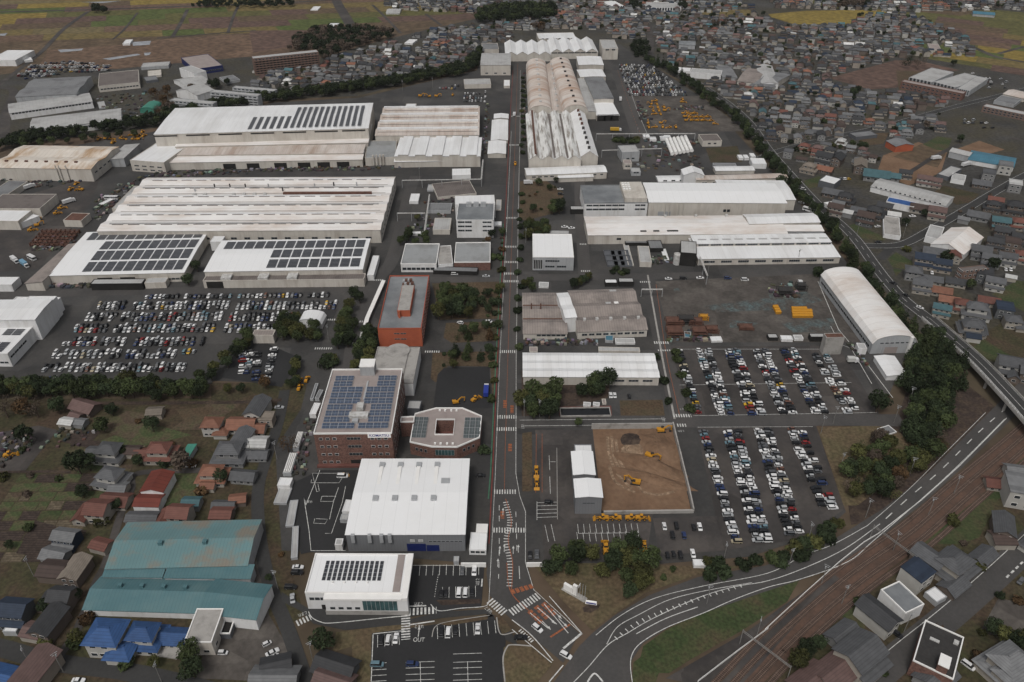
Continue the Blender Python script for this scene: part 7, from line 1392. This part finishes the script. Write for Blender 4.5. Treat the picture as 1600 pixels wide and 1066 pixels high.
def machfield(t,poly,dx,dy,pl,fill=.75,rot=None,kinds=('wheel_loader','excavator','wheel_loader')):
    poly=[px(t,*p) for p in poly]; P=[W(p) for p in poly]; y=min(p.y for p in P)
    while y<max(p.y for p in P):
        x=min(p.x for p in P)
        while x<max(p.x for p in P):
            q=Vector((x+random.uniform(-.6,.6),y+random.uniform(-.6,.6),0))
            if inpoly(PROJ(q),poly) and random.random()<fill: machine(q,random.choice(kinds),(random.choice((0,1.57,3.14)) if rot is None else rot)+random.gauss(0,.08),random.uniform(.85,1.1),pl)
            x+=dx
        y+=dy
machfield('20',[(800,610),(900,608),(960,700),(940,730),(870,720)],6,10,'northeast storage yard, left block',.85); machfield('20',[(1010,615),(1060,612),(1070,640),(1020,650)],7,8,'northeast storage yard, top block'); machfield('20',[(1020,700),(1180,700),(1250,740),(1240,765),(1050,770)],5.5,10,'northeast storage yard, middle block',.95,.3); machfield('20',[(800,780),(830,755),(1010,770),(1030,815),(830,815)],6,11,'northeast storage yard, front block',.85); machfield('20',[(1200,770),(1290,765),(1310,800),(1230,800)],8,14,'northeast storage yard, right block')
machfield('10',[(970,590),(1000,575),(1120,580),(1110,620),(960,625)],8,14,'lot north of ridged hall'); machfield('10',[(1170,590),(1235,585),(1235,615),(1170,615)],7,13,'lot north of ridged hall, right end'); machfield('00',[(570,870),(620,850),(930,810),(950,850),(700,885)],5,9,'strip behind raised hall',.8); machfield('01',[(380,225),(400,160),(480,140),(600,170),(560,190),(500,220)],8,11,'machine yard at left'); machfield('01',[(290,355),(370,280),(400,300),(320,360)],5,7.5,'file by brown-roofed workshop',.9,.6); machfield('01',[(170,425),(230,375),(270,390),(200,440)],5,7.5,'file by left-edge garage',.9,.6); machfield('01',[(0,500),(30,460),(60,510),(0,525)],6,8,'left edge yard'); machfield('31',[(-60,800),(0,770),(90,760),(40,800)],7,9,'storage yard, north side'); machfield('22',[(1440,100),(1530,85),(1560,110),(1460,112)],6.5,8,'storage yard, south edge',.8); machfield('32',[(10,80),(140,65),(140,88),(20,92)],5.5,6,'sheds below storage yard',.8); machfield('32',[(180,72),(330,62),(330,76),(185,82)],5.5,6,'sheds below storage yard, right',.9)
BK=MB(); BK.hexa([(-1.5,-.9,0),(1.5,-.9,0),(1.5,.9,0),(-1.5,.9,0)],[(-1.6,-1.1,1.5),(1.6,-1.1,1.5),(1.6,.5,1.7),(-1.6,.5,1.7)]); BK.box(-1.6,1.6,.5,.8,.3,1.9); BKM=BK.mesh('loader_bucket','machine_yellow')
n=0
for j in range(4):
    for i in range(5):
        if i>=(3 if j==0 else 4): continue
        P=W(px('31',160+30*i+j*2,925+15*j)); n+=1; o=mo('loader_bucket',BKM,None,(P.x,P.y,.05),random.gauss(0,.05)); tag(o,'yellow bucket, %s from left in %s row of the storage yard stack'%(orr(i+1),orr(j+1)),'bucket','yellow buckets in the storage yard')
for j in range(3):
    P=W(px('31',45+8*j,915+16*j)); o=mo('loader_bucket',BKM,None,(P.x,P.y,.05),.1); tag(o,'yellow bucket, %s from top in the short stack left of the main stack'%orr(j+1),'bucket','yellow buckets in the storage yard')
# rusty frames and dark scrap in the storage yard
for i,(x,y,w_,d_,h_,m) in enumerate(((1000,1010,10,6,3,'rustbrown'),(1070,1005,9,5,4,'machine_dark'),(1130,1010,8,5,3,'rustbrown'),(1180,985,5,3,3,'machine_yellow'),(1440,1040,8,5,2,'rustbrown'),(1000,1080,9,7,4,'rustbrown'),(1150,1080,8,6,4,'rustbrown'),(1230,1060,7,5,3,'rustbrown'),(1780,800,6,5,4,'machine_dark'),(1680,830,9,6,4,'machine_dark'))):
    P=W(px('21',x,y)); b=MB()
    for sx in(-1,1):
        for sy in(-1,1): b.box(sx*w_/2-.15,sx*w_/2+.15,sy*d_/2-.15,sy*d_/2+.15,0,h_)
    for z in (.4,h_*.55,h_-.2): b.box(-w_/2,w_/2,-d_/2,-d_/2+.2,z,z+.2); b.box(-w_/2,w_/2,d_/2-.2,d_/2,z,z+.2); b.box(-w_/2+.4,w_/2-.4,-d_/2+.6,d_/2-.6,z-.1,z+.15)
    tag(b.obj('steel_crate',m,None,(P.x,P.y,.03)),'%s open steel crate, %s of the crates in storage yard'%('rusty' if m=='rustbrown' else 'dark',orr(i+1)),'crate','steel crates in the storage yard')
# trucks
def truck(P,rz,col,label,cat='truck',L=8,bus=False):
    o=empty('bus' if bus else 'truck',(P.x,P.y,.06),rz); tag(o,label,cat)
    if bus:
        b=MB(); b.box(-L/2,L/2,-1.2,1.2,.4,3.0); mo('body',b.mesh('body','car_paint'),o,color=col); b=MB(); b.box(-L/2+.3,L/2+.03,-1.23,1.23,1.6,2.5); b.obj('windows','car_glass',o)
    else:
        b=MB(); b.box(-L/2,L/2-2.2,-1.2,1.2,1.0,3.3); mo('cargo_box',b.mesh('cargo_box','car_paint'),o,color=col); b=MB(); b.hexa([(L/2-2,-1.1,.5),(L/2,-1.1,.5),(L/2,1.1,.5),(L/2-2,1.1,.5)],[(L/2-2,-1.1,2.6),(L/2-.3,-1.1,2.6),(L/2-.3,1.1,2.6),(L/2-2,1.1,2.6)]); mo('cab',b.mesh('cab','car_paint'),o,color=(.6,.6,.6)); b=MB(); b.box(-L/2,L/2-.3,-.5,.5,.6,1.0); b.obj('chassis','machine_dark',o); b=MB(); b.hexa([(L/2-.12,-1,1.5),(L/2+.02,-1,1.5),(L/2+.02,1,1.5),(L/2-.12,1,1.5)],[(L/2-.3,-1,2.45),(L/2-.18,-1,2.45),(L/2-.18,1,2.45),(L/2-.3,1,2.45)]); b.obj('windscreen','car_glass',o)
    w=MB(); w.cyl((0,-.18,0),(0,.18,0),.5,n=12); wm=w.mesh('wheel','rubber')
    for sx in (-L*.32,L*.36):
        for sy in(-1.05,1.05): mo('wheel',wm,o,(sx,sy,.5))
for t,x,y,rz,c,lb,L,bus in (('12',1420,450,1.57,(.02,.04,.25),'blue box truck at edge of the forecourt',9,False),('01',155,655,-.7,(.15,.3,.42),'pale blue box truck in left-edge lot',9,False),('01',95,630,-.7,(.6,.6,.6),'white box truck, leftmost in left-edge lot',8,False),('01',200,615,-.6,(.6,.6,.6),'white bus-like truck in left-edge lot, right one',7,True),('01',430,265,.9,(.6,.6,.6),'white truck near brown-roofed workshop',9,False),('01',185,175,1.0,(.6,.6,.6),'white truck near grey workshop at left',9,False),('01',690,245,0,(.55,.55,.55),'white bus behind the silo box',10,True),('21',100,150,.2,(.55,.55,.55),'white truck on main road verge by roof strip building',7,False),('20',640,810,0,(.5,.3,.03),'yellow and white truck before dispatch hall',10,False),('20',668,620,1.5,(.6,.6,.6),'white truck on lane beside dispatch hall',8,False),('20',15,715,1.5,(.6,.6,.6),'white van truck far up main road',7,False),('30',1035,985,.3,(.6,.6,.6),'white lorry on bare plot in right town',9,False),('30',1220,1025,.5,(.6,.6,.6),'white lorry beside blue-roofed warehouse',10,False),('31',255,320,-.7,(.6,.6,.6),'white bus on boundary road',10,True),('31',195,775,1.4,(.6,.6,.6),'white truck at corner of storage yard',6,False),('32',520,262,0,(.5,.5,.48),'pale flatbed truck beside concrete tower',6,False),('30',1520,45,0,(.05,.2,.5),'x',1,True)):
    if lb!='x': truck(W(px(t,x,y)),rz,c,lb,'bus' if bus else 'truck',L,bus)
# loose goods and scrap in the working yards: far too many small bits to count
db=MB(); DC=[(.08,.048,.036),(.07,.06,.05),(.14,.135,.13),(.035,.034,.033),(.26,.255,.25),(.09,.068,.05),(.05,.055,.06),(.04,.036,.033)]
def debris(t,poly,n,smax=1.6):
    poly=[px(t,*p) for p in poly]; P=[W(p) for p in poly]; x0,x1=min(p.x for p in P),max(p.x for p in P); y0,y1=min(p.y for p in P),max(p.y for p in P); k=0; tries=0
    while k<n and tries<n*20:
        tries+=1; q=Vector((random.uniform(x0,x1),random.uniform(y0,y1),0))
        if not inpoly(PROJ(q),poly): continue
        k+=1; c=random.choice(DC); w,d,h=random.uniform(.5,smax),random.uniform(.5,smax),random.uniform(.3,1.5); a=random.choice((0,0,.3,1.2)); ca,sa=math.cos(a),math.sin(a)
        b=[(x*ca-y*sa+q.x,x*sa+y*ca+q.y) for x,y in ((-w,-d),(w,-d),(w,d),(-w,d))]; db.hexa([(x,y,.02) for x,y in b],[(x,y,h) for x,y in b],0,tuple(z*random.uniform(.7,1.2) for z in c))
debris('01',[(800,120),(1579,85),(1579,60),(1000,70)],90); debris('11',[(0,75),(900,60),(900,40),(0,52)],90); debris('01',[(640,330),(860,140),(900,110),(740,150),(600,310)],60); debris('01',[(180,560),(420,560),(480,480),(330,470),(180,500)],70); debris('01',[(300,790),(560,790),(560,770),(300,770)],30)
debris('01',[(560,350),(600,230),(720,200),(700,300),(610,390)],50); debris('01',[(0,100),(140,95),(350,100),(560,130),(300,180),(0,140)],60,1.2); debris('20',[(690,1055),(700,900),(860,900),(1150,960),(1180,1055)],90); debris('20',[(800,840),(1150,850),(1160,905),(960,900),(820,880)],40); debris('20',[(760,610),(840,700),(860,740),(790,740)],40); debris('20',[(985,655),(1180,650),(1190,680),(1000,680)],50,1.2)
debris('21',[(860,640),(1080,640),(1070,600),(870,590)],50,1.2); debris('22',[(80,160),(540,155),(540,125),(80,125)],80,1.1); debris('22',[(950,130),(1220,130),(1210,60),(970,70)],60); debris('31',[(0,800),(60,740),(240,780),(200,850),(60,850)],50); debris('11',[(930,430),(1060,230),(1220,150),(1220,330),(1060,430)],70,1.1); debris('10',[(1390,960),(1420,640),(1440,640),(1425,960)],50,1.1); debris('20',[(60,950),(65,450),(98,450),(98,950)],70,1.1); debris('12',[(180,960),(330,560),(380,560),(300,960)],50,1.0); debris('32',[(500,130),(640,300),(620,310),(480,140)],25,1); debris('00',[(580,600),(960,560),(980,640),(760,700),(640,680)],70); debris('02',[(0,700),(200,690),(230,800),(80,850),(0,930)],60,.9); debris('02',[(250,800),(360,650),(620,680),(500,790)],30,.8)
tag(db.obj('yard_debris','far_house'),'scattered crates, pallets and scrap in the working yards','debris',kind='stuff')
# overhead pipe bridges
for i,(t,a,b_,z,lb) in enumerate((('11',(900,128),(1390,120),6,'long pipe bridge crossing north of lab block'),('11',(870,330),(1045,330),6,'short pipe bridge joining ridge factory to lane'),('11',(1040,440),(1070,215),5,'pipe bridge running beside works lane'),('20',(520,828),(1130,826),6,'long pipe bridge before northeast storage yard'),('20',(555,930),(925,918),6,'pipe bridge over northeast service yard'),('21',(1160,600),(1205,715),6,'diagonal pipe bridge by monitor workshop'),('21',(800,800),(930,800),5,'short pipe bridge behind tan workshop'),('11',(1390,120),(1400,0),5,'pipe bridge beside white sheds by main road'))):
    A=W(px(t,*a),z); B=W(px(t,*b_),z); d=(B-A); L=d.length; o=empty('pipe_bridge',(A.x,A.y,0),math.atan2(d.y,d.x)); tag(o,lb,'pipe bridge')
    b=MB(); b.box(0,L,-.5,-.2,z,z+.3); b.box(0,L,.2,.5,z,z+.3); b.box(0,L,-.12,.12,z+.35,z+.6); b.obj('pipes','duct',o); n=max(2,int(L/14))
    for k in range(n+1): mo('post',boxmesh('box',.3,.3,z,('metal',)),o,(L*k/n,0,0))
# ============================================================ overpass
def overpass():
    pts=[(1452,497,.3),(1490,530,2.2),(1530,566,5),(1570,608,6.6),(1610,652,7),(1680,735,7),(1800,900,7)]
    P=smooth([W(p[:2],p[2]) for p in pts],5); o=empty('overpass',(P[0].x,P[0].y,0)); tag(o,'concrete road overpass with pale railings crossing road and railway','bridge'); c=Vector((P[0].x,P[0].y,0))
    def run(a0,a1,z0,z1,name,m):
        b=MB(); n=len(P)
        L=[]
        for i,p in enumerate(P):
            d=(P[min(i+1,n-1)]-P[max(i-1,0)]); d.z=0; d.normalize(); nr=Vector((-d.y,d.x,0)); L.append((p-c+nr*a0,p-c+nr*a1))
        for i in range(n-1):
            q=[L[i][0],L[i+1][0],L[i+1][1],L[i][1]]; b.hexa([(v.x,v.y,v.z+z0) for v in q],[(v.x,v.y,v.z+z1) for v in q])
        return b.obj(name,m,o)
    run(-5,5,-1.1,0,'deck','concrete'); run(-4.4,4.4,.01,.06,'carriageway','road_dark'); run(-4.9,-4.6,.0,.5,'kerb_wall','concrete'); run(4.6,4.9,.0,.5,'kerb_wall','concrete'); run(-.1,.1,.065,.075,'lane_line','paint_white'); run(-4.0,-3.85,.065,.075,'edge_line','paint_white'); run(3.85,4,.065,.075,'edge_line','paint_white')
    run(-4.85,-4.7,1.5,1.65,'hand_rail','trim_white'); run(-4.85,-4.7,1.0,1.1,'hand_rail','trim_white')
    for i in range(8,len(P)-1,1):
        d=(P[i+1]-P[i]); d.z=0; L=d.length; d.normalize(); nr=Vector((-d.y,d.x,0)); n=int(L/2.2)
        for k in range(n):
            q=P[i]+(P[i+1]-P[i])*(k/n)-nr*4.78-c; mo('railing_post',boxmesh('box',.16,.16,1.6,('trim_white',)),o,tuple(q))
    for i in (13,17,21,24):
        q=P[i]-c
        for s in(-3,3):
            d=(P[i+1]-P[i]).normalized(); nr=Vector((-d.y,d.x,0)); p=q+nr*s; b=MB(); b.cyl((p.x,p.y,-.2),(p.x,p.y,q.z-1.1),.7,n=12); b.obj('pier','concrete',o)
overpass()
# ============================================================ poles, sign, small things
PM=MB(); PM.cyl((0,0,0),(0,0,10.5),.14,.09,8); PM=PM.mesh('mast','pole'); AM=MB(); AM.box(-1.1,1.1,-.06,.06,0,.12); AM.box(-.8,.8,-.06,.06,-.8,-.7); AM=AM.mesh('crossarm','metal'); TM=MB(); TM.cyl((.35,0,0),(.35,0,.9),.25,n=8); TM=TM.mesh('transformer','metal')
POLES=[]
for t,x,y in (('03',185,490),('03',345,1010),('03',880,1066),('03',170,980),('13',120,560),('13',310,950),('12',130,860),('02',1555,850),('23',1150,410),('33',215,300),('33',530,170),('32',440,930),('32',775,635),('32',870,960),('32',865,520),('33',680,350),('33',1010,40),('33',400,640),('33',740,790),('32',325,700),('32',400,640),('31',180,640),('31',545,470),('31',830,480),('11',1040,440),('11',1010,120),('21',85,510),('21',1205,720),('20',660,1000),('20',770,860),('22',75,600),('22',170,600),('12',450,830-700),('10',905,560),('10',1090,540),('33',110,440),('33',290,530),('23',1060,640),('23',1330,820),('33',870,160)):
    P=W(px(t,x,y)); o=empty('utility_pole',(P.x,P.y,0),random.uniform(0,3)); mo('mast',PM,o); mo('crossarm',AM,o,(0,0,10.3)); mo('transformer',TM,o,(0,0,8.6)); POLES.append((o,P,'slim grey utility pole','whole scene'))
CP=MB(); CP.cyl((0,0,0),(0,0,8),.16,.13,8); CP=CP.mesh('mast','pole'); CB=MB(); CB.box(-9.5,9.5,-.08,.08,-.1,.1); CB.box(-9.5,9.5,-.08,.08,-.8,-.65); 
for i in range(14): CB.hexa([(-9.5+i*1.36,-.04,-.7),(-9.4+i*1.36,-.04,-.7),(-9.4+i*1.36,.04,-.7),(-9.5+i*1.36,.04,-.7)],[(-8.9+i*1.36,-.04,0),(-8.8+i*1.36,-.04,0),(-8.8+i*1.36,.04,0),(-8.9+i*1.36,.04,0)])
CB=CB.mesh('gantry_beam','pole')
cl=smooth([W(p) for p in ((1105,1130),(1215,1010),(1325,912),(1430,838),(1505,772),(1600,692),(1720,585))],5)
for n_,i in enumerate((4,13)):
    p=cl[i]; d=(cl[i+1]-cl[i-1]).normalized(); o=empty('catenary_gantry',(p.x,p.y,0),math.atan2(d.y,d.x)+math.pi/2); tag(o,'steel catenary gantry over the tracks, %s from the bottom edge'%orr(n_+1),'gantry','catenary gantries'); mo('mast',CP,o,(-9.4,0,0)); mo('mast',CP,o,(9.4,0,0)); mo('gantry_beam',CB,o,(0,0,7.6))
# white corporate monument on the lawn
P=W(px('23',345,590)); o=empty('monument_sign',(P.x,P.y,0),R(-35)); tag(o,'white stepped monument sign on dry lawn by the gate','sign')
b=MB(); b.box(-5,-1.2,-.5,.5,0,3.2); b.box(-1.1,.6,-.5,.5,0,5.2); b.obj('block','trim_white',o); b=MB(); b.box(-5.6,4.5,-1.2,1.2,-.1,.25); b.obj('plinth','concrete',o)
for x in (1.8,2.9,4.0): b=MB(); b.cyl((x,0,.2),(x,0,8),.09,n=8); b.obj('flagpole','metal',o)
b=MB(); b.box(1.75,1.85,-1.4,0,6.6,7.9); b.obj('flag','trim_white',o)
P=W(px('23',430,640)); b=MB(); b.hexa([(-2.2,-.4,0),(2.2,-.4,0),(2.2,.4,0),(-2.2,.4,0)],[(-2,-.2,1.3),(2,-.2,1.3),(2,.3,1.5),(-2,.3,1.5)]); b.box(-1.8,1.8,-.44,-.3,.5,1.0,1); tag(b.obj('stone_sign',('trim_white','sign_blue'),None,(P.x,P.y,0),R(-10)),'low white and blue sign beside oval flower bed','sign')
lot('flower_bed',[px('23',*p) for p in ((385,660),(420,640),(480,645),(470,665),(430,690),(390,685))],'soil_dark',.05)
# excavated mounds and tracks in the dirt yard
dy=bpy.data.objects['dirt_yard']
def mound(t,x,y,w,d,h,rz,m='soil'):
    P=W(px(t,x,y)); b=MB(); n=18; rings=6; vs=[(0,0,h)]; fs=[]
    for k in range(1,rings+1):
        f=k/rings
        for i in range(n):
            a=6.283*i/n; j=random.uniform(.9,1.1); vs.append((math.cos(a)*w*f*j,math.sin(a)*d*f*j,h*(math.cos(f*math.pi)+1)/2*random.uniform(.85,1.12)-.02))
    for i in range(n): fs.append((0,1+i,1+(i+1)%n))
    for k in range(rings-1):
        for i in range(n): a=1+k*n+i; c=1+k*n+(i+1)%n; fs.append((a,a+n,c+n,c))
    b.add(vs,fs); o=b.obj('soil_mound',m,None,(P.x,P.y,.05),rz); return kid(o,dy)
mound('22',850,900,18,5.5,4.6,-.5); mound('22',740,740,6,5,1.2,0,'soil_dark'); mound('22',900,790,9,15,2.4,.3); mound('22',760,800,7,5,.8,.2,'soil_track'); mound('22',850,980,20,4,2.6,-.35)
for k,q in enumerate(([(590,720),(600,830),(650,950),(740,1040)],[(615,720),(630,850),(690,950),(800,1050)],[(640,740),(660,860),(720,960)],[(700,790),(750,830),(820,800),(830,710)],[(800,1060),(900,1080),(1000,1060)],[(600,900),(640,1000),(760,1066)])):
    kid(ribbon('wheel_track',[px('22',*p) for p in q],1.3 if k!=3 else 2.5,'soil_track',.045,kind=None),dy)
# ============================================================ labels that count things off
def rowlabel(items,place_of,desc_of,fmt,rowh):
    by={}
    for it in items: by.setdefault(place_of(it),[]).append(it)
    for pl,L in by.items():
        L.sort(key=lambda it:-PROJ(it[1])[1] if isinstance(it[1],Vector) else -it[1][1])
        if rowh is None or len(L)<=14: rows=[L]
        else: rows=[L[i:i+rowh] for i in range(0,len(L),rowh)]
        for r,row in enumerate(rows):
            row.sort(key=lambda it:(PROJ(it[1])[0] if isinstance(it[1],Vector) else it[1][0]))
            for i,it in enumerate(row): yield it,fmt(desc_of(it),i+1,len(row),r+1,len(rows),pl)
for it,lb in rowlabel(HOUSES,lambda h:h[3],lambda h:h[2],lambda d,i,n,r,nr,pl:'%s, %s from left in %s row of %s'%(d,orr(i),orr(r),pl),12): tag(it[0],lb,'shed' if it[4]==6 else 'house','houses of the '+it[3])
bp={}
for it in CARO: bp.setdefault(it[3],[]).append(it)
for pl,L in bp.items():
    fl='file' in pl; L.sort(key=lambda it:(-PROJ(it[1])[1] if fl else PROJ(it[1])[0]))
    for i,it in enumerate(L):
        tag(it[0],('%s, %s from %s in %s'%(it[2],orr(i+1),'front' if fl else 'left',pl)) if len(L)>1 else '%s alone at %s'%(it[2],pl),'car','parked cars')
for it,lb in rowlabel(TREEN,lambda h:h[3],lambda h:h[2],lambda d,i,n,r,nr,pl:('%s, %s from left in %s rank, %s'%(d,orr(i),orr(r),pl)) if nr>1 else ('%s, %s from left in %s'%(d,orr(i),pl) if n>1 else '%s at %s'%(d,pl)),10): tag(it[0],lb,'shrub' if it[4]=='bush' else 'tree',it[3])
for it,lb in rowlabel(MACH,lambda h:h[3],lambda h:h[2],lambda d,i,n,r,nr,pl:('%s, %s from left in %s rank, %s'%(d,orr(i),orr(r),pl)) if nr>1 else ('%s, %s from left, %s'%(d,orr(i),pl) if n>1 else '%s standing alone, %s'%(d,pl)),10): tag(it[0],lb,'loader' if 'loader' in it[2] else 'excavator','yellow construction machines')
for it,lb in rowlabel(POLES,lambda h:h[3],lambda h:h[2],lambda d,i,n,r,nr,pl:'%s, %s from left in %s band up the picture'%(d,orr(i),orr(r)),8): tag(it[0],lb,'pole','utility poles')

# ============================================================ thin damp air
hz=MB(); hz.box(-2200,2200,-300,2600,-1.5,262); ho=hz.obj('haze','concrete'); ho['kind']='stuff'; ho['label']='thin grey damp haze over the whole plain'
hm=bpy.data.materials.new('haze'); hm.use_nodes=True; hn=hm.node_tree.nodes; hn.remove(hn['Principled BSDF']); pv=hn.new('ShaderNodeVolumePrincipled')
pv.inputs['Color'].default_value=(.86,.88,.92,1); pv.inputs['Density'].default_value=.00004; pv.inputs['Anisotropy'].default_value=.3
hm.node_tree.links.new(pv.outputs[0],hn['Material Output'].inputs['Volume']); ho.data.materials.clear(); ho.data.materials.append(hm)
